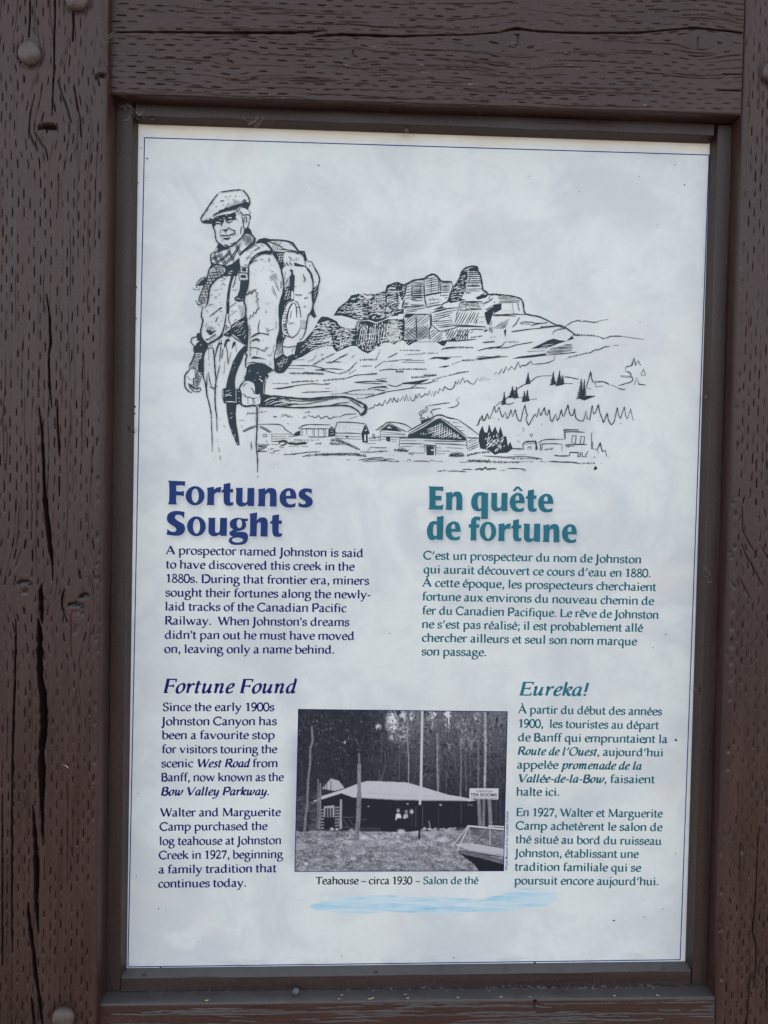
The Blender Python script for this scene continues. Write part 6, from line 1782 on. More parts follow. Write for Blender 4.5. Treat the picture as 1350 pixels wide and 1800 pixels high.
BLOCKS = {'en1': ('paragraph', 'navy English paragraph about the prospector'), 'fr1': ('paragraph', 'teal French paragraph about the prospector'),
          'hen': ('subheading', 'navy italic subheading Fortune Found'), 'en2': ('paragraph', 'navy English paragraph about the canyon'), 'en3': ('paragraph', 'navy English paragraph about the log teahouse'),
          'hfr': ('subheading', 'teal italic subheading Eureka!'), 'fr2': ('paragraph', 'teal French paragraph about tourists'), 'fr3': ('paragraph', 'teal French paragraph about the tea room'),
          'cap': ('caption', 'black English caption under the photograph'), 'capfr': ('caption', 'teal French caption under the photograph')}
inks = {}
for row in """en1|n|126.3|349 4424 2427 4426|A prospector named Johnston is said
en1|n|126.3|351 4274 2333 4280|to have discovered this creek in the
en1|n|126.3|350 4125 2492 4131|1880s. During that frontier era, miners
en1|n|126.3|349 3976 2514 3984|sought their fortunes along the newly-
en1|n|126.3|345 3827 2254 3834|laid tracks of the Canadian Pacific
en1|n|126.3|346 3677 2289 3685|Railway.  When Johnston's dreams
en1|n|126.3|348 3526 2348 3537|didn't pan out he must have moved
en1|n|126.3|345 3376 2139 3387|on, leaving only a name behind.
fr1|t|126.3|3079 4414 5442 4407|C’est un prospecteur du nom de Johnston
fr1|t|126.3|3083 4264 5550 4258|qui aurait découvert ce cours d’eau en 1880.
fr1|t|126.3|3076 4121 5612 4109|À cette époque, les prospecteurs cherchaient
fr1|t|126.3|3076 3972 5590 3957|fortune aux environs du nouveau chemin de
fr1|t|126.3|3079 3822 5649 3807|fer du Canadien Pacifique. Le rêve de Johnston
fr1|t|126.3|3078 3675 5478 3662|ne s’est pas réalisé; il est probablement allé
fr1|t|126.3|3081 3528 5416 3514|chercher ailleurs et seul son nom marque
fr1|t|126.3|3081 3380 3776 3378|son passage.
hen|n|216.1|337 2947 1722 2957|_Fortune Found_
en2|n|126.3|337 2755 1506 2764|Since the early 1900s
en2|n|126.3|330 2602 1535 2613|Johnston Canyon has
en2|n|126.3|332 2455 1516 2463|been a favourite stop
en2|n|126.3|333 2304 1542 2311|for visitors touring the
en2|n|126.3|329 2152 1554 2160|scenic _West Road_ from
en2|n|126.3|329 2002 1617 2010|Banff, now known as the
en2|n|126.3|326 1850 1468 1857|_Bow Valley Parkway_.
en3|n|126.3|325 1624 1592 1632|Walter and Marguerite
en3|n|126.3|321 1471 1452 1481|Camp purchased the
en3|n|126.3|317 1316 1605 1327|log teahouse at Johnston
en3|n|126.3|317 1164 1625 1176|Creek in 1927, beginning
en3|n|126.3|315 1010 1557 1024|a family tradition that
en3|n|126.3|312 857 1241 866|continues today.
hfr|t|209.4|4149 2956 4879 2955|_Eureka!_
fr2|t|126.3|4143 2760 5715 2750|À partir du début des années
fr2|t|126.3|4147 2607 5684 2598|1900,  les touristes au départ
fr2|t|126.3|4147 2457 5784 2446|de Banff qui empruntaient la
fr2|t|126.3|4144 2308 5743 2298|_Route de l’Ouest_, aujourd’hui
fr2|t|126.3|4145 2158 5500 2151|appelée _promenade de la_
fr2|t|126.3|4154 2007 5656 2003|_Vallée-de-la-Bow_, faisaient
fr2|t|126.3|4145 1861 4609 1860|halte ici.
fr3|t|126.3|4147 1637 5752 1626|En 1927, Walter et Marguerite
fr3|t|126.3|4146 1490 5754 1475|Camp achetèrent le salon de
fr3|t|126.3|4149 1340 5751 1322|thé situé au bord du ruisseau
fr3|t|126.3|4147 1189 5498 1178|Johnston, établissant une
fr3|t|126.3|4147 1039 5529 1026|tradition familiale qui se
fr3|t|126.3|4146 888 5732 874|poursuit encore aujourd’hui.
cap|k|115.3|1992 891 3020 891|Teahouse – circa 1930
capfr|t|115.3|3066 891 3741 891|– Salon de thé""".strip().splitlines():
    nm, col, em, co, tx = row.split('|')
    if nm not in inks: inks[nm] = (Ink(), col)
    x0, y0, x1, y1 = map(float, co.split())
    set_line(inks[nm][0], tx, float(em), x0, y0, x1, y1, 1.24 if nm[0] != 'h' else 1.05)
for nm, (k, col) in inks.items():
    k.build(BLOCKS[nm][0], M_HEADT if nm == 'hfr' else {'n': M_NAVY, 't': M_TEAL, 'k': M_BLACK}[col], label=BLOCKS[nm][1])

# headlines, cut as outlines
def outline(tok):
    v = [float(t) for t in tok.split()]
    P = [(v[i], v[i + 1], v[i + 2]) for i in range(0, len(v), 3)]
    n = len(P); out = []
    st = next((i for i in range(n) if P[i][2]), 0)
    P = P[st:] + P[:st]
    run = [P[0][:2]]
    closed = P + [P[0]]
    smooth_all = not any(p[2] for p in P)
    if smooth_all:
        ext = [p[:2] for p in P[-2:] + P + P[:3]]
        c = catmull(ext, 4)
        return [tuple(p) for p in c[8:8 + 4 * n]]
    for p in closed[1:]:
        run.append(p[:2])
        if p[2]:
            s = catmull(run, 4)
            out += [tuple(q) for q in s[:-1]]
            run = [p[:2]]
    return out
heads = {'E': Ink(), 'F': Ink()}
head_loops = {'E': [], 'F': []}
for row in """E|353 5202 1 536 5197 1 532 5144 1 501 5154 0 442 5150 1 443 5091 1 495 5089 1 525 5097 1 523 5039 1 496 5046 1 443 5047 1 444 4976 0 454 4950 1 357 4950 1 368 4981 0 370 5084 0 366 5174 0
E|739 5049 0 730 5004 0 703 4968 0 664 4948 0 620 4947 0 580 4966 0 552 5001 0 542 5045 0 551 5089 0 578 5125 0 617 5146 0 661 5147 0 701 5128 0 729 5093 0|679 5047 0 676 5015 0 666 4989 0 651 4974 0 634 4974 0 619 4988 0 609 5014 0 605 5046 0 608 5079 0 618 5105 0 632 5119 0 649 5120 0 664 5106 0 675 5080 0
E|761 5133 1 836 5147 1 839 5116 1 872 5140 0 917 5145 1 905 5082 1 869 5087 0 841 5065 1 841 4990 0 843 4951 1 761 4951 1 769 4988 0 769 5105 0
E|939 5177 1 1010 5192 1 1009 5125 1 1041 5126 1 1038 5088 1 1008 5089 1 1008 5012 0 1017 4985 0 1044 4990 1 1042 4955 1 1004 4946 0 959 4956 0 940 4992 1 939 5087 1 915 5088 1 915 5108 1 937 5121 1
E|1064 5139 1 1140 5141 1 1139 5015 0 1145 4987 0 1164 4982 0 1183 4990 0 1189 5009 1 1190 5140 1 1263 5143 1 1262 4949 1 1193 4949 1 1192 4968 1 1164 4948 0 1113 4943 0 1077 4971 0 1070 5014 0 1071 5111 0
E|1298 5128 1 1378 5143 1 1376 5114 1 1406 5141 0 1458 5144 0 1488 5122 0 1499 5074 1 1500 4948 1 1427 4948 1 1428 5066 0 1420 5089 0 1401 5091 0 1379 5070 1 1378 4948 1 1298 4949 1 1307 4979 0 1306 5102 0
E|1708 5035 1 1602 5034 1 1605 5004 0 1629 4979 0 1661 4977 0 1701 4992 1 1699 4952 1 1655 4940 0 1590 4946 0 1544 4984 0 1529 5048 0 1549 5107 0 1594 5141 0 1632 5148 0 1678 5133 0 1702 5091 0|1597 5065 1 1598 5093 0 1611 5112 0 1626 5118 0 1639 5105 0 1644 5066 1
E|1872 5140 1 1866 5087 1 1846 5105 0 1814 5110 0 1801 5097 0 1815 5079 0 1860 5052 0 1882 5016 0 1872 4974 0 1836 4949 0 1784 4943 0 1730 4954 1 1732 5003 1 1758 4984 0 1790 4979 0 1807 4994 0 1796 5015 0 1750 5042 0 1730 5078 0 1743 5121 0 1787 5147 0 1833 5148 0
E|533 4874 1 529 4805 1 499 4835 0 460 4843 0 435 4827 0 438 4799 0 474 4773 0 523 4745 0 540 4706 0 533 4661 0 495 4628 0 438 4620 0 348 4630 1 356 4691 1 386 4668 0 424 4661 0 447 4675 0 443 4702 0 404 4730 0 362 4761 0 348 4806 0 364 4852 0 409 4878 0 472 4883 0
E|758 4725 0 749 4680 0 722 4643 0 682 4622 0 639 4621 0 599 4641 0 571 4677 0 560 4722 0 570 4768 0 596 4805 0 636 4826 0 680 4826 0 719 4807 0 747 4771 0|697 4724 0 694 4691 0 684 4664 0 670 4649 0 653 4649 0 638 4663 0 627 4690 0 623 4723 0 626 4757 0 636 4783 0 651 4799 0 668 4799 0 683 4784 0 693 4758 0
E|780 4817 1 856 4818 1 855 4693 0 861 4665 0 880 4660 0 899 4668 0 905 4688 1 906 4818 1 980 4820 1 979 4627 1 909 4627 1 909 4646 1 880 4627 0 829 4622 0 792 4649 0 785 4692 0 786 4788 0
E|1201 4815 1 1197 4788 1 1170 4786 1 1183 4750 0 1168 4708 0 1127 4687 0 1091 4678 0 1063 4667 1 1091 4673 0 1156 4674 0 1192 4657 0 1204 4621 0 1193 4571 0 1158 4542 0 1094 4533 0 1032 4540 0 1000 4572 0 1008 4602 0 1041 4623 1 1012 4637 0 1008 4669 0 1047 4696 1 1016 4721 0 1010 4773 0 1038 4806 0 1089 4822 0 1154 4816 0|1138 4761 0 1133 4733 0 1119 4716 0 1101 4716 0 1087 4732 0 1081 4760 0 1086 4787 0 1100 4804 0 1117 4805 0 1132 4788 0|1152 4587 0 1141 4572 0 1111 4562 0 1075 4561 0 1045 4570 0 1033 4585 0 1045 4601 0 1074 4610 0 1111 4611 0 1140 4602 0
E|1211 4867 1 1296 4884 1 1294 4797 1 1321 4826 0 1373 4831 0 1401 4808 0 1410 4767 1 1409 4627 1 1334 4627 1 1335 4753 0 1328 4776 0 1311 4777 0 1295 4758 1 1294 4627 1 1214 4628 1 1223 4666 0 1221 4841 0
E|1456 4853 1 1528 4868 1 1527 4802 1 1559 4802 1 1556 4765 1 1526 4766 1 1526 4691 0 1535 4664 0 1563 4669 1 1560 4634 1 1522 4626 0 1476 4635 0 1458 4671 1 1456 4765 1 1433 4766 1 1433 4785 1 1454 4798 1
F|3111 5197 1 3275 5195 1 3273 5145 1 3241 5152 0 3190 5151 1 3192 5096 1 3257 5098 1 3255 5046 1 3193 5047 1 3194 4993 1 3240 4992 0 3280 5008 1 3271 4948 1 3113 4948 1 3126 4982 0 3122 5165 0
F|3297 5129 1 3369 5144 1 3368 5115 1 3395 5142 0 3442 5145 0 3470 5122 0 3481 5074 1 3482 4947 1 3416 4947 1 3416 5066 0 3408 5090 0 3390 5092 0 3371 5071 1 3371 4947 1 3298 4949 1 3306 4979 0 3304 5103 0
F|3760 5134 1 3757 5109 0 3761 4858 1 3686 4856 1 3688 4944 1 3654 4938 0 3606 4955 0 3579 5004 0 3579 5072 0 3616 5131 0 3684 5147 0 3725 5139 0|3687 4978 1 3667 4964 0 3648 5006 0 3646 5067 0 3660 5104 0 3684 5108 1
F|3786 5140 1 3855 5141 1 3856 5013 0 3861 4984 0 3879 4979 0 3896 4987 0 3902 5007 1 3901 5141 1 3968 5143 1 3969 4945 1 3906 4945 1 3905 4965 1 3880 4945 0 3833 4940 0 3799 4968 0 3793 5012 0 3793 5111 0
F|4156 5033 1 4059 5033 1 4062 5003 0 4084 4978 0 4113 4976 0 4150 4991 1 4148 4951 1 4108 4939 0 4049 4945 0 4007 4983 0 3992 5047 0 4010 5106 0 4050 5139 0 4086 5146 0 4127 5131 0 4150 5089 0|4054 5064 1 4055 5091 0 4066 5111 0 4080 5116 0 4092 5103 0 4097 5065 1
F|4020 5164 1 4058 5213 1 4092 5214 1 4136 5164 1 4107 5164 1 4076 5192 1 4047 5161 1
F|4186 5172 1 4253 5187 1 4253 5120 1 4283 5121 1 4280 5083 1 4252 5084 1 4253 5008 0 4262 4981 0 4287 4985 1 4286 4951 1 4250 4942 0 4207 4952 0 4189 4987 1 4187 5083 1 4165 5084 1 4165 5103 1 4185 5116 1
F|4466 5033 1 4367 5032 1 4370 5003 0 4393 4979 0 4423 4977 0 4460 4991 1 4459 4952 1 4418 4941 0 4357 4946 0 4314 4983 0 4300 5046 0 4317 5103 0 4359 5135 0 4395 5142 0 4437 5128 0 4460 5087 0|4363 5062 1 4364 5089 0 4375 5108 0 4389 5113 0 4402 5101 0 4406 5063 1
F|3210 4871 1 3283 4883 1 3280 4626 1 3211 4624 1 3211 4641 1 3177 4621 0 3136 4629 0 3111 4677 0 3108 4745 0 3139 4810 0 3186 4827 0 3211 4820 1|3212 4783 1 3187 4790 0 3172 4753 0 3174 4694 0 3190 4665 0 3214 4672 1
F|3469 4714 1 3372 4714 1 3375 4685 0 3397 4659 0 3427 4657 0 3463 4672 1 3462 4632 1 3422 4621 0 3362 4627 0 3320 4664 0 3306 4728 0 3323 4786 0 3364 4819 0 3399 4826 0 3441 4811 0 3463 4769 0|3368 4745 1 3369 4772 0 3380 4791 0 3394 4796 0 3406 4784 0 3411 4745 1
F|3553 4796 1 3579 4799 1 3582 4848 0 3614 4879 0 3648 4883 0 3681 4879 1 3677 4836 1 3647 4843 0 3636 4829 0 3639 4799 1 3672 4798 1 3669 4761 1 3639 4762 1 3641 4624 1 3574 4624 1 3580 4658 0 3578 4760 1 3556 4762 1
F|3854 4726 0 3847 4680 0 3823 4643 0 3787 4622 0 3747 4621 0 3711 4641 0 3685 4677 0 3675 4723 0 3683 4769 0 3707 4806 0 3743 4827 0 3782 4827 0 3819 4808 0 3845 4772 0|3800 4725 0 3797 4691 0 3788 4664 0 3775 4649 0 3760 4649 0 3746 4664 0 3736 4690 0 3732 4724 0 3735 4757 0 3744 4784 0 3757 4800 0 3772 4800 0 3786 4785 0 3796 4759 0
F|3871 4803 1 3940 4817 1 3943 4786 1 3972 4810 0 4013 4814 1 4003 4752 1 3970 4757 0 3945 4735 1 3945 4662 0 3948 4623 1 3873 4623 1 3881 4660 0 3879 4775 0
F|4034 4849 1 4098 4864 1 4097 4798 1 4126 4799 1 4123 4762 1 4097 4762 1 4097 4687 0 4106 4660 0 4130 4665 1 4129 4630 1 4094 4622 0 4054 4631 0 4037 4667 1 4035 4761 1 4014 4762 1 4013 4781 1 4033 4794 1
F|4147 4815 1 4217 4816 1 4217 4689 0 4223 4660 0 4241 4656 0 4258 4664 0 4263 4683 1 4263 4816 1 4330 4818 1 4331 4622 1 4267 4622 1 4267 4642 1 4241 4621 0 4194 4617 0 4161 4645 0 4154 4688 0 4154 4786 0
F|4357 4800 1 4430 4815 1 4428 4786 1 4456 4812 0 4503 4816 0 4530 4793 0 4541 4745 1 4543 4619 1 4477 4619 1 4476 4737 0 4469 4761 0 4451 4763 0 4432 4742 1 4432 4619 1 4359 4621 1 4367 4651 0 4365 4774 0
F|4732 4707 1 4635 4707 1 4638 4677 0 4660 4652 0 4690 4650 0 4726 4665 1 4725 4625 1 4685 4614 0 4625 4620 0 4582 4657 0 4568 4721 0 4585 4779 0 4626 4812 0 4662 4819 0 4704 4804 0 4726 4762 0|4630 4737 1 4631 4764 0 4642 4784 0 4656 4789 0 4669 4777 0 4673 4738 1""".strip().splitlines():
    f = row.split('|')
    loops = [outline(t) for t in f[1:]]
    heads[f[0]].poly(loops, 0.00010 + (len(heads[f[0]].M) % 5) * 0.000008)
    head_loops[f[0]].append(loops)
heads['E'].build('headline', M_HEADN, label='bold navy headline Fortunes Sought')
heads['F'].build('headline', M_HEADT, label='bold teal headline En quête de fortune')

# ------------------------------------------------------------------ soft prints on a grid of tones
def sheet(name, mat, corners, nu, nv, tone, z, **kw):
    """corners TL, TR, BR, BL in panel units; tone(u, v, x, y) -> rgba arrays (linear)"""
    u, v = np.meshgrid(np.linspace(0, 1, nu), np.linspace(0, 1, nv))
    tl, tr, br, bl = [np.array(c, float) for c in corners]
    x = (tl[0] * (1 - u) + tr[0] * u) * (1 - v) + (bl[0] * (1 - u) + br[0] * u) * v
    y = (tl[1] * (1 - u) + tr[1] * u) * (1 - v) + (bl[1] * (1 - u) + br[1] * u) * v
    col = tone(u, v, x, y)
    V = np.stack([-0.3 + x * MM, np.full_like(x, -z), Z0 + y * MM], -1).reshape(-1, 3)
    idx = np.arange(nu * nv).reshape(nv, nu)
    F = np.stack([idx[:-1, :-1], idx[1:, :-1], idx[1:, 1:], idx[:-1, 1:]], -1).reshape(-1, 4)
    if mat is M_SOFT:
        a = col[..., 3].reshape(-1)
        F = F[a[F].max(1) > 0.004]
    return np_mesh(name, V, F, mat, panel, False, {'tone': ('FLOAT_COLOR', col.reshape(-1, 4))}, **kw)

def blur(a, n, rep=3):
    for _ in range(rep):
        for ax in (0, 1):
            p = np.pad(a, [(n, n) if i == ax else (0, 0) for i in (0, 1)], mode='edge')
            c = np.cumsum(p, ax)
            c = np.insert(c, 0, 0, ax)
            a = (np.take(c, range(2 * n + 1, c.shape[ax]), ax) - np.take(c, range(0, c.shape[ax] - 2 * n - 1), ax)) / (2 * n + 1)
    return a

for tag in ('E', 'F'):
    allp = [p for g_ in head_loops[tag] for l in g_ for p in l]
    x0, x1 = min(p[0] for p in allp) - 60, max(p[0] for p in allp) + 110
    y0, y1 = min(p[1] for p in allp) - 110, max(p[1] for p in allp) + 60
    def tone(u, v, x, y):
        a = np.zeros(x.shape)
        for loops in head_loops[tag]:
            m = np.zeros(x.shape, bool)
            for l in loops: m ^= inside(l, x, y)
            a = np.maximum(a, m)
        sh = blur(a, 3)
        sh = np.roll(np.roll(sh, 4, 0), 2, 1)
        return np.stack([np.full_like(a, .20), np.full_like(a, .21), np.full_like(a, .27), np.clip(sh * 0.52, 0, 1)], -1)
    sheet('headline_shadow', M_SOFT, [(x0, y1), (x1, y1), (x1, y0), (x0, y0)], int((x1 - x0) / 7), int((y1 - y0) / 7), tone, 0.00004)

# photograph: drop shadow, navy keyline, and the teahouse picture itself
PQ = Q['photo']
def grow(q, l, t, r, b):
    (ax, ay), (bx, by), (cx, cy), (dx, dy) = q
    return [(ax - l, ay + t), (bx + r, by + t), (cx + r, cy - b), (dx - l, dy - b)]
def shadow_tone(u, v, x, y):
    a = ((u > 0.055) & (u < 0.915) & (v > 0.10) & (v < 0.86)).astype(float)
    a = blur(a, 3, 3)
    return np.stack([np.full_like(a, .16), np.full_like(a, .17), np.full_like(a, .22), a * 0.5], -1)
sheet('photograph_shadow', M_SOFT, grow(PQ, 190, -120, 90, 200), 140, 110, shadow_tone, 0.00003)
kl = Ink(); kl.poly([[tuple(p) for p in grow(PQ, 9, 8, 9, 9)]], 0.00006); kl.build('photograph_keyline', M_NAVY)

PXQ = np.array([(525.5, 1247.5), (891, 1251.5), (884.5, 1530), (519, 1531)])
def teahouse(u, v, X, Y):
    # px, py: coordinates on the print the picture was drawn up in
    px = (PXQ[0, 0] * (1 - u) + PXQ[1, 0] * u) * (1 - v) + (PXQ[3, 0] * (1 - u) + PXQ[2, 0] * u) * v
    py = (PXQ[0, 1] * (1 - u) + PXQ[1, 1] * u) * (1 - v) + (PXQ[3, 1] * (1 - u) + PXQ[2, 1] * u) * v
    rn = np.random.RandomState(5)
    def seg(pts, w, soft=0.9):
        best = np.full(px.shape, 1e9)
        for (x0, y0, *a), (x1, y1, *b) in zip(pts[:-1], pts[1:]):
            dx, dy = x1 - x0, y1 - y0
            t = np.clip(((px - x0) * dx + (py - y0) * dy) / (dx * dx + dy * dy + 1e-9), 0, 1)
            best = np.minimum(best, np.hypot(px - x0 - t * dx, py - y0 - t * dy))
        return np.clip((w / 2 - best) / soft + 0.5, 0, 1)
    def poly(pts):
        m = np.zeros(px.shape)
        for ox, oy in ((-.35, -.35), (.35, -.35), (-.35, .35), (.35, .35)): m += inside(pts, px + ox, py + oy)
        return m / 4
    def put(g_, m, val): return g_ * (1 - m) + val * m
    n1 = fbm(px / 9, py / 11, 3, 4, 0.65); n2 = fbm(px / 2.6, py / 3.4, 8, 3, 0.7); n3 = fbm(px / 22, py / 30, 12, 3)
    # forest: dark to the left, greyer to the upper right
    lightness = np.clip((px - 640) / 90, 0, 1) * np.clip((1400 - py) / 150, 0, 1)
    t = 0.135 + 0.02 * n3 + lightness * 0.23 + (n2 - 0.5) * (0.34 + 0.46 * lightness) * np.clip(n1 * 2.4 - 0.6, 0.08, 1.3) + 0.05 * np.clip(n1 - .5, 0, 1)
    t = t - lightness * np.clip(n1 - 0.55, 0, 1) * 0.5
    for (cx, cy, rx, ry, b) in ((687, 1268, 9, 21, .62), (708, 1256, 6, 9, .5), (723, 1259, 4, 10, .45), (706, 1285, 16, 24, .28), (760, 1256, 6, 6, .5), (786, 1257, 6, 8, .68), (786, 1273, 4, 13, .42), (788, 1308, 4, 8, .3),
                              (664, 1277, 5, 6, .5), (605, 1304, 4, 3, .5), (686, 1297, 4, 4, .5), (838, 1262, 6, 10, .25), (852, 1295, 4, 10, .2), (825, 1300, 18, 22, .12), (757, 1268, 10, 14, .18), (812, 1275, 10, 12, .12)):
        m = np.clip(1.4 - np.hypot((px - cx) / rx, (py - cy) / ry), 0, 1) * np.clip(n2 * 2.4 - 0.55, 0, 1)
        t = t + m * b * 1.2
    for i in range(110):
        cx = rn.uniform(528, 660); cy = rn.uniform(1250, 1345); r = rn.uniform(0.5, 1.35)
        if rn.rand() < 0.5: cx = rn.normal(580, 25); cy = rn.normal(1285, 22)
        t = t + np.exp(-((px - cx) ** 2 + (py - cy) ** 2) / (r * r)) * rn.uniform(0.08, 0.40)
    for i in range(46):
        cx = rn.uniform(640, 884); y0 = rn.uniform(1260, 1380); ln = rn.uniform(10, 55)
        t = put(t, seg([(cx, y0), (cx + rn.uniform(-2, 2), y0 + ln)], rn.uniform(0.7, 1.6)) * 0.55, rn.uniform(0.2, 0.45))
    for i in range(26):
        cx = rn.uniform(690, 880); y0 = rn.uniform(1275, 1375); d = rn.uniform(-14, 14)
        t = put(t, seg([(cx, y0), (cx + d * .5, y0 + rn.uniform(-4, 4)), (cx + d, y0 + rn.uniform(2, 12))], 0.9) * 0.5, 0.42)
    bark = 0.8 + 0.45 * (n2 - 0.5)
    def trunk(pts, w, val, op=1.0):
        nonlocal t
        m = seg(pts, w) * op
        t = put(t, m, val * bark)
    trunk([(716, 1265), (715, 1305), (717.5, 1335), (717, 1375)], 2.2, .66)
    trunk([(767.5, 1290), (768, 1350), (769, 1390)], 3.2, .62); trunk([(771.5, 1270), (772, 1320), (771, 1385)], 2.0, .42)
    trunk([(809.5, 1292), (810, 1340), (809, 1400)], 2.2, .58); trunk([(817, 1318), (819, 1390)], 1.8, .45); trunk([(841, 1275), (840, 1383)], 3.4, .48)
    trunk([(852.5, 1253), (853, 1325), (851.5, 1385)], 4.2, .74); trunk([(785, 1262), (787, 1312)], 3, .3, .6); trunk([(826, 1318), (827, 1370)], 1.6, .38)
    trunk([(676, 1320), (677, 1345), (668, 1375)], 2.2, .36); trunk([(530, 1342), (533, 1400)], 2.2, .26)
    trunk([(548, 1278), (549.5, 1302), (545, 1318), (545, 1342), (541.5, 1370), (540, 1400), (540, 1416)], 3.6, .55)
    # ground
    gl = 1458 + (n3 - 0.5) * 6
    gr = np.clip((py - gl) / 3, 0, 1)
    tex = fbm(px / 11, py / 5, 31, 5, 0.75)
    gval = 0.52 + (tex - 0.5) * 0.66 + (fbm(px / 2.3, py / 1.6, 44, 3) - 0.5) * 0.42 + np.clip((py - 1470) / 60, 0, 1) * -0.02
    # left mid ground beyond the cabin
    lm = np.clip((570 - px) / 6, 0, 1) * np.clip((py - 1392) / 10, 0, 1)
    t = put(t, lm * 0.8, 0.24 + (tex - 0.5) * 0.6)
    t = put(t, gr, gval)
    t = put(t, poly([(521, 1482), (540, 1481), (542, 1490), (521, 1496)]) * .7, .62)
    # small cabin far left
    t = put(t, poly([(565.5, 1386), (581, 1368), (595, 1372), (605, 1385), (588, 1390)]), .68)
    for x in (570, 574, 581): t = put(t, seg([(x, 1372 if x > 572 else 1378), (x, 1388)], 1.1), .16)
    # teahouse: veranda in deep shade, roof, gable end, log wall
    t = put(t, poly([(563, 1406), (598, 1392), (621, 1402), (700, 1406), (838, 1407), (838, 1456), (800, 1457), (710, 1462), (634, 1461), (600, 1457), (562, 1457)]), .105)
    for i, yy in enumerate(np.linspace(1422, 1454, 7)):
        t = put(t, poly([(563, yy), (569, yy), (569, yy + 2.6), (563, yy + 2.6)]), .5)
        t = put(t, poly([(588, yy - 4), (596, yy - 5), (596, yy - 2.2), (588, yy - 1.2)]), .5)
    t = put(t, poly([(569, 1417), (587, 1415), (587, 1436), (569, 1436)]), .62)
    for x in (571.5, 576.5, 581.5): t = put(t, poly([(x, 1420), (x + 3.4, 1420), (x + 3.4, 1436), (x, 1436)]), .14)
    for x in (575.5, 584.5): t = put(t, seg([(x, 1420), (x, 1436)], 1.0), .55)
    t = put(t, poly([(550, 1407.5), (597, 1391), (598, 1394.5), (568, 1404), (552, 1409)]), .72)
    roof = [(556, 1402), (606, 1386), (623, 1379), (633, 1375.5), (645.5, 1372.2), (712, 1374.8), (718, 1376), (742, 1383), (787, 1396.5), (809, 1400), (838, 1406.3), (826, 1408), (700, 1406.3), (621, 1401.8), (598, 1393.6), (568, 1403)]
    t = put(t, poly(roof), .735 + 0.04 * (n1 - 0.5))
    t = put(t, seg([(640, 1393.5), (700, 1397), (760, 1399)], 0.8) * .5, .52)
    t = put(t, seg([(618, 1401.3), (700, 1405.2), (820, 1407.3)], 1.0) * .8, .40)
    t = put(t, poly([(597, 1404), (600.5, 1404), (600.5, 1457), (596, 1457)]), .58)
    for a in ([(602, 1436), (622, 1436.5)], [(603, 1440), (611, 1452)], [(613, 1440), (622, 1452)], [(600, 1453), (625, 1455)], [(634, 1440), (643, 1440)]): t = put(t, seg(a, 1.2) * .7, .42)
    t = put(t, poly([(630, 1454), (668, 1454), (668, 1461), (630, 1461)]) * .6, .24)
    for x in (730, 742): t = put(t, seg([(x, 1417), (x, 1453)], 1.4) * .7, .34)
    t = put(t, seg([(753, 1443), (756, 1458)], 1.6), .55); t = put(t, seg([(770, 1420), (770, 1455)], 1.2) * .6, .3); t = put(t, seg([(810, 1412), (810, 1446)], 1.2) * .7, .36)
    for cx, cy, r in ((773.5, 1414.5, 2.4), (823.5, 1414.5, 1.4), (828.5, 1415, 1.4), (715.5, 1412.5, 2), (647, 1417, 1.6)): t = put(t, np.clip(1.5 - np.hypot(px - cx, (py - cy) * 1.4) / r, 0, 1), .62)
    # three people on the veranda
    for cx, cy, r, val in ((699, 1424.5, 2.6, .6), (713, 1426.5, 2.6, .5), (722.6, 1426.3, 2.9, .72)): t = put(t, np.clip(1.6 - np.hypot(px - cx, (py - cy) / 1.25) / r, 0, 1), val)
    t = put(t, poly([(695, 1431), (699, 1429), (703.5, 1431), (704.5, 1438), (701, 1437.5), (697, 1438), (696, 1441.5), (693.8, 1441.5)]), .8)
    t = put(t, poly([(707.5, 1434), (711, 1430), (716, 1431), (716.5, 1436), (712, 1438.5), (708, 1438.5)]), .66)
    t = put(t, poly([(720, 1431), (725, 1431), (726, 1452), (719, 1452)]) * .6, .16)
    # stones along the veranda edge
    for i in range(34):
        cx = rn.uniform(690, 800); cy = 1457.5 + rn.normal(0, 2.0) + (3 if cx < 740 else 0)
        t = put(t, np.clip(1.5 - np.hypot((px - cx) / rn.uniform(1.6, 3.6), (py - cy) / rn.uniform(1, 1.9)), 0, 1) * .9, rn.uniform(.55, .78))
    for cx, cy, rx, ry, val in ((583, 1457, 3, 2.4, .75), (592, 1457.5, 3, 2, .7), (617, 1459, 4, 2.4, .6), (639, 1472, 7, 4, .74), (629, 1481, 9, 5, .56), (652, 1482, 5, 5, .6), (777, 1476, 8, 4, .72), (757, 1470, 5, 4, .66), (538, 1518, 3, 2, .8), (621, 1509, 4, 2, .72), (700, 1478, 3, 2, .7), (795, 1462, 5, 5, .6), (761, 1463, 6, 4, .62), (704, 1461, 6, 3.5, .72), (728, 1465, 5, 4, .66)):
        t = put(t, np.clip(1.6 - np.hypot((px - cx) / rx, (py - cy) / ry), 0, 1) * np.clip(.6 + n2, 0, 1), val)
    # near trunks and the flagpole
    trunk([(559, 1370), (558.5, 1400), (558, 1455)], 2.8, .5); trunk([(562.5, 1378), (562.5, 1420), (561, 1456)], 3.2, .58)
    trunk([(541, 1380), (540, 1415), (537, 1435), (535, 1462)], 4.0, .54)
    trunk([(630, 1325), (631, 1345)], 4.0, .48); trunk([(630.5, 1345), (630.5, 1400)], 6.4, .60); trunk([(630.5, 1395), (629, 1440), (625.5, 1474)], 8.0, .56)
    t = put(t, seg([(628, 1448), (629, 1474)], 1.0) * .7, .2)
    t = put(t, seg([(741.3, 1251), (739, 1383), (737, 1414)], 4.4), .74)
    t = put(t, seg([(736.7, 1415.5), (736, 1474)], 3.2), .10)
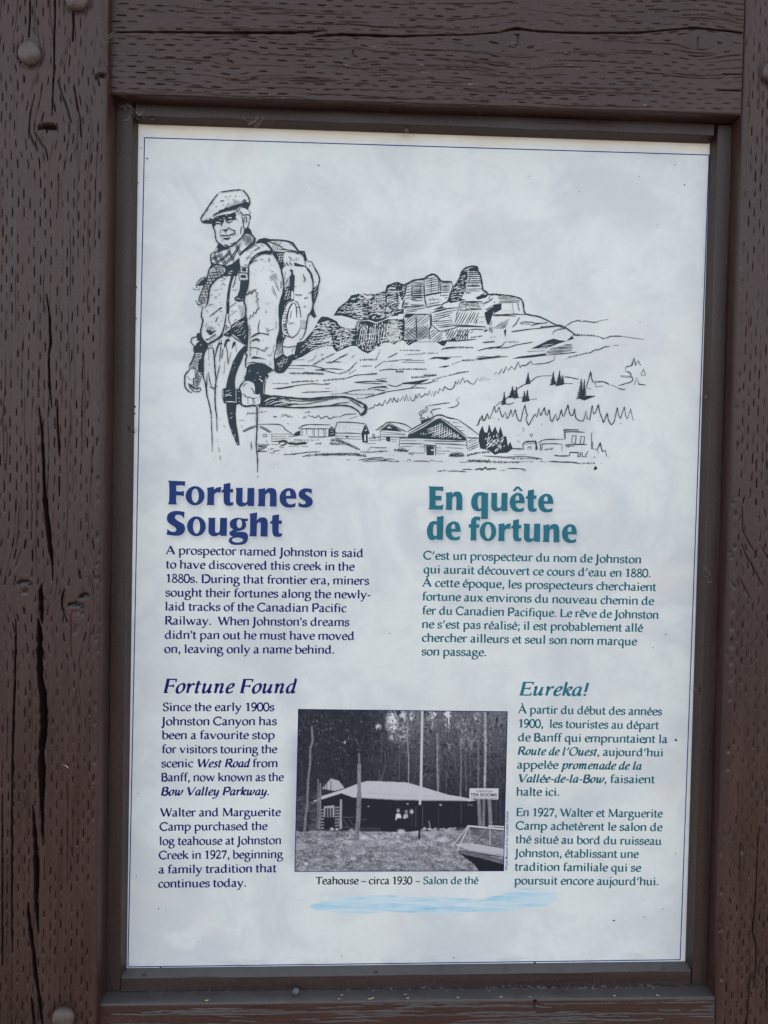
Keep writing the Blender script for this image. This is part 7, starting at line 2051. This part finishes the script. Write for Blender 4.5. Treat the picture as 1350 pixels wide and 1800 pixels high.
    # far right: trunks, board, footbridge over dark water
    t = put(t, poly([(838, 1404), (889, 1404), (887, 1452), (838, 1452)]) * .85, .15 + (n2 - .5) * .12)
    trunk([(841.5, 1406), (843.5, 1454)], 6.0, .56); trunk([(850.3, 1406), (849, 1470)], 4.6, .54); trunk([(860, 1406), (862.5, 1452)], 6.6, .58)
    for x in (872, 880): t = put(t, seg([(x, 1400), (x, 1448)], 1.2) * .5, .34)
    t = put(t, poly([(824.4, 1385), (876.6, 1385.4), (875.8, 1405), (824, 1403.8)]), .78)
    t = put(t, poly([(807, 1500), (845, 1508), (886, 1519), (885, 1531), (842, 1531), (832, 1518)]), .085)
    t = put(t, np.clip((px - 796) / 16, 0, 1) * np.clip((py - 1452) / 5, 0, 1) * np.clip((1494 - py) / 6, 0, 1) * 0.7, .40 + (tex - .5) * .5)
    t = put(t, poly([(794, 1484), (831, 1481), (889, 1491), (888, 1503), (822, 1493)]), .70)
    t = put(t, seg([(804, 1493), (845, 1501), (886, 1506)], 2.2), .14)
    for x in np.arange(826, 886, 3.4): t = put(t, np.clip(1.5 - np.hypot(px - x, py - (1493.5 + (x - 826) * .2)) / 1.1, 0, 1), .72)
    t = put(t, seg([(807, 1496), (845, 1504), (886, 1514)], 6.4), .46 * bark)
    for a, w, val in (([(822, 1453.6), (886, 1459.6)], 1.6, .2), ([(798.5, 1485), (823.4, 1453)], 1.2, .22), ([(834.5, 1483), (857.5, 1456.5)], 1.2, .2), ([(822, 1451.5), (886, 1457.5)], 2.8, .80), ([(859, 1451.5), (886, 1453)], 2.6, .76), ([(822, 1452), (797, 1484)], 2.2, .72), ([(822.5, 1454), (803, 1495)], 2.2, .76), ([(824, 1454), (824.5, 1488)], 1.8, .60),
                      ([(856, 1456), (833, 1482)], 2.2, .5), ([(861, 1456), (861, 1487)], 2.4, .62), ([(834, 1481.5), (886, 1491)], 1.4, .24), ([(866, 1458), (880, 1484)], 1.0, .22), ([(806, 1493.5), (822, 1491.5)], 2.0, .66)): t = put(t, seg(a, w), val)
    t = t + (rn.rand(*px.shape) - 0.5) * 0.03
    t = np.clip(t, 0.07, 0.83)
    s = 13 + t / 0.83 * 205                                # grey value of the print
    f = lambda c: np.where(c <= 0.04045, c / 12.92, ((c + 0.055) / 1.055) ** 2.4)
    k = 1 - t / 0.83
    return np.stack([f(np.clip((s - 2 * k) / 255, 0, 1)), f((s + 1 + 1 * k) / 255), f((s + 5 + 6 * k) / 255), np.ones_like(t)], -1)
sheet('photograph', M_PHOTO, PQ, 440, 338, teahouse, 0.00012, label='old black and white photograph of a log teahouse among trees')

def brush_tone(u, v, x, y):
    px = 545 + u * 440; py = 1522 + v * 93
    n = fbm(px / 62, py / 4.2, 71, 4, 0.6); n2 = fbm(px / 30, py / 2.6, 77, 3, 0.6); n3 = fbm(px / 60, py / 22, 80, 3)
    top_ = np.interp(px, [545, 575, 600, 690, 780, 850, 900, 925, 975, 985], [1592, 1583, 1573, 1572, 1577, 1580, 1566, 1561, 1565, 1590])
    bot_ = np.interp(px, [545, 560, 600, 680, 790, 900, 960, 985], [1594, 1601, 1606, 1604, 1608, 1602, 1592, 1584])
    e = np.minimum(py - top_, bot_ - py) + (n - 0.5) * 9
    body = np.clip(e / 3.2, 0, 1)
    swoosh_t = np.interp(px, [545, 600, 800, 850, 880, 905, 985], [1560, 1556, 1549, 1536, 1530, 1532, 1560])
    swoosh_b = np.interp(px, [545, 600, 780, 850, 890, 905, 915, 985], [1575, 1573, 1577, 1581, 1570, 1552, 1540, 1540])
    e2 = np.minimum(py - swoosh_t, swoosh_b - py) + (n3 - 0.5) * 10
    wash = np.clip(e2 / 7, 0, 1) * 0.30 * np.interp(px, [545, 640, 840, 870, 915, 920], [.5, .6, .9, 1.6, 1.6, 0])
    stripe = np.clip((n - 0.42) * 3.0, 0, 1)
    deep = np.clip((n2 - 0.52) * 3.2, 0, 1) * np.clip((px - 585) / 60, 0.4, 1) * np.clip((980 - px) / 60, 0, 1)
    r = 0.60 - 0.20 * stripe - 0.20 * deep; g_ = 0.76 - 0.10 * stripe - 0.13 * deep; b = 0.84 - 0.05 * stripe - 0.07 * deep
    a = np.clip(body * (0.75 + 0.22 * stripe), 0, 1)
    wr = np.clip(wash, 0, .85) * (1 - body)
    at = np.clip(a + wr, 0, 1)
    return np.stack([(r * (a + .01) + .74 * wr) / (at + .01), (g_ * (a + .01) + .79 * wr) / (at + .01), (b * (a + .01) + .82 * wr) / (at + .01), at], -1)
sheet('brush_stroke', M_SOFT, Q['brush'], 230, 60, brush_tone, 0.00002, label='pale blue watercolour brush stroke')

# lettering in plain grotesque: the photograph's board and the credit line
def sans(body, size_w, mat, p0, p1, height, z, name, bold=0.0, **kw):
    cu = bpy.data.curves.new(name, 'FONT'); cu.body = body; cu.size = 1.0; cu.offset = bold; cu.resolution_u = 3
    o = bpy.data.objects.new(name, cu); C.objects.link(o)
    dg = bpy.context.evaluated_depsgraph_get(); dg.update()
    me = bpy.data.meshes.new_from_object(o.evaluated_get(dg))
    bpy.data.objects.remove(o)
    co = np.array([v.co[:] for v in me.vertices])
    x0, x1 = co[:, 0].min(), co[:, 0].max(); cap = 0.69
    p0, p1 = np.array(p0, float), np.array(p1, float)
    d = (p1 - p0); L = np.linalg.norm(d); d /= L; nrm = np.array([-d[1], d[0]])
    for v_, c in zip(me.vertices, co):
        q = p0 + d * ((c[0] - x0) / (x1 - x0) * L) + nrm * (c[1] / cap * height)
        v_.co = PW(q[0], q[1], z)
    me.materials.clear(); me.materials.append(mat)
    return link(bpy.data.objects.new(name, me), panel, **kw)
def onphoto(px, py):
    # inverse of the print's own frame, close enough for lettering
    v = (py - 1249.5) / 281.0; xl = 525.5 - 6.5 * v; u = (px - xl) / 365.5
    tl, tr, br, bl = [np.array(c, float) for c in PQ]
    return (tl * (1 - u) + tr * u) * (1 - v) + (bl * (1 - u) + br * u) * v
M_BOARD = ink('board_lettering', (70, 72, 84))
sans('CANYON', 1, M_BOARD, onphoto(836.5, 1391.6), onphoto(865, 1391.9), 23, 0.00018, 'board_lettering', 0.012)
sans('TEA ROOMS', 1, M_BOARD, onphoto(826.2, 1398.4), onphoto(873.2, 1398.9), 32, 0.00018, 'board_lettering', 0.03)
sans('TOBACCOS, SOFT DRINKS', 1, M_BOARD, onphoto(826.5, 1403.0), onphoto(873.5, 1403.5), 15, 0.00018, 'board_lettering', 0.0)
cx0, cy0, cx1, cy1 = Q['credit']
sans('Whyte Museum of the Canadian Rockies', 1, M_CREDIT, (cx0, cy0), (cx1, cy1), 30, 0.00006, 'credit_line', 0.012, label='tiny vertical credit beside the photograph')

# fly specks and grit on the panel, one part
k = Ink()
for x, y, r in Q['specks']:
    n = 7; r *= 6.5; st = rng.uniform(0.6, 1.5); an = rng.uniform(0, 3.1)
    pts = []
    for i in range(n):
        a = 6.283 * i / n; rr = r * rng.uniform(.7, 1.25)
        dx, dy = rr * math.cos(a) * st, rr * math.sin(a) / st
        pts.append((x + dx * math.cos(an) - dy * math.sin(an), y + dx * math.sin(an) + dy * math.cos(an)))
    k.add(pts, [tuple(range(n))], 0.0003)
specks = k.build('speck', M_SPECK); specks['kind'] = 'stuff'

# ------------------------------------------------------------------ loose bits that lie on the sign
leaf_labels = ['curled yellow leaf scrap at the left end of the sill', 'tiny straw chip near the middle of the sill', 'long pale straw on the front edge of the sill', 'short pale straw chip beside the long one', 'pale chip lying under the moulding',
               'broad yellow chip right of the middle sill', 'slanting grey chip on the right half of the sill', 'small chip near the crack in the bottom rail', 'thin fibre behind the straw chips', 'pair of pale specks of straw at the right of the sill', 'pale straw at the right end of the sill']
for i, (x, z, w) in enumerate(Q['leafs']):
    L_ = w * 0.00042; t = L_ * 0.22; an = rng.uniform(-0.5, 0.5); c, s = math.cos(an), math.sin(an)
    y = -0.0285 + (0.006 if i in (4, 8) else 0); zb = ZB + 0.0040 * x + 0.0009
    V = []
    for m in range(5):
        u_ = m / 4 - 0.5; wd = t * (1 - abs(u_) * 1.3) + 0.0002
        for sd in (-1, 1):
            a_, b_ = u_ * L_ * 2, sd * wd
            V.append((x + a_ * c - b_ * s, y + a_ * s + b_ * c, zb + 0.0004 * abs(u_) * 2 + (0.0005 if sd > 0 else 0)))
    F = [(2 * m, 2 * m + 1, 2 * m + 3, 2 * m + 2) for m in range(4)]
    o = mesh_obj('leaf_scrap', V, F, M_LEAF, None, True, label=leaf_labels[i], cat='leaf scrap', group='leaf and straw scraps on the sill')
    so = o.modifiers.new('thickness', 'SOLIDIFY'); so.thickness = 0.0003
x, z = Q['leafpost']
V = [(x - .0030, YPL - .0012, z + .0012), (x - .0005, YPL - .0030, z + .0016), (x + .0022, YPL - .0022, z - .0004), (x + .0030, YPL - .0010, z - .0028), (x + .0014, YPL - .0018, z - .0012), (x - .0006, YPL - .0016, z + .0004)]
o = mesh_obj('leaf_scrap', V, [(0, 1, 5), (1, 2, 4, 5), (2, 3, 4)], M_LEAF, None, label='tiny curled yellow leaf caught on the left post', cat='leaf scrap')
so = o.modifiers.new('thickness', 'SOLIDIFY'); so.thickness = 0.0004
x, z = Q['sillpebble']
V, F = [], []
n = 10
for a in range(1, 6):
    for b in range(n):
        t, p = math.pi * a / 6, 2 * math.pi * b / n
        rr = 1 + 0.14 * math.sin(b * 2.1 + a)
        V.append((x + .0040 * rr * math.sin(t) * math.cos(p), -.020 + .0032 * rr * math.sin(t) * math.sin(p), ZB + .0036 + .0036 * rr * math.cos(t)))
V.append((x, -.020, ZB + .0074)); V.append((x, -.020, ZB + .0002))
for a in range(4):
    for b in range(n): F.append((a * n + b, a * n + (b + 1) % n, (a + 1) * n + (b + 1) % n, (a + 1) * n + b))
for b in range(n): F.append((b, len(V) - 2, (b + 1) % n)); F.append((4 * n + b, 4 * n + (b + 1) % n, len(V) - 1))
mesh_obj('pebble', V, F, M_STONE, None, True, label='small blue grey pebble lying on the sill under the panel', cat='pebble')

# dusty cobweb along the foot of the bottom moulding and in the corners
V, F = [], []
def strand(p, q, w=0.00016, sag=0.002):
    p, q = np.array(p), np.array(q); b = len(V)
    for t in np.linspace(0, 1, 6):
        c = p * (1 - t) + q * t + np.array([0, 0, -sag * 4 * t * (1 - t)])
        V.append(tuple(c + np.array([0, 0, w]))); V.append(tuple(c - np.array([0, 0, w])))
    for i in range(5): F.append((b + 2 * i, b + 2 * i + 1, b + 2 * i + 3, b + 2 * i + 2))
for i in range(150):
    x = rng.choice([rng.uniform(-.05, .30), rng.uniform(.08, .27), rng.uniform(-.28, .3)])
    zz = ZB + 0.004 * x
    strand((x, YM - .0008, zz + rng.uniform(.0005, .004)), (x + rng.uniform(-.004, .004), YM - rng.uniform(.001, .006), zz + rng.uniform(.0008, .003)), rng.uniform(.00005, .00013), rng.uniform(-.001, .002))
for cx_, cz_, n_, y_ in ((XL + .006, ZT - .004, 10, -.016), (XL + .02, ZT - .012, 8, -.014), (-0.18, ZT - .016, 7, -.0135), (XL - .006, 1.90, 9, -.040), (XR - .01, 1.38, 4, -.013)):
    for i in range(n_): strand((cx_ + rng.uniform(-.006, .006), y_, cz_ + rng.uniform(-.006, .006)), (cx_ + rng.uniform(-.012, .012), y_ - .001, cz_ + rng.uniform(-.012, .012)), rng.uniform(.00006, .00012), rng.uniform(0, .003))
mesh_obj('cobweb', V, F, M_WEB, None, label='dusty cobweb threads along the mouldings', cat='cobweb', kind='stuff')

# ------------------------------------------------------------------ ground the posts stand in
V, F, n = [], [], 40
for j in range(n + 1):
    for i in range(n + 1):
        x = (i / n - 0.5) * 2; y = (j / n - 0.5) * 2
        x, y = 60 * x * abs(x) ** 1.5, 60 * y * abs(y) ** 1.5
        V.append((x, y, -0.012 * (math.sin(x * 1.7) + math.cos(y * 2.3)) * (1 if max(abs(x), abs(y)) > 0.6 else 0)))
for j in range(n):
    for i in range(n): F.append((j * (n + 1) + i, j * (n + 1) + i + 1, (j + 1) * (n + 1) + i + 1, (j + 1) * (n + 1) + i))
mesh_obj('ground', V, F, M_GROUND, None, True, kind='structure', label='unplanted brown soil under the sign')
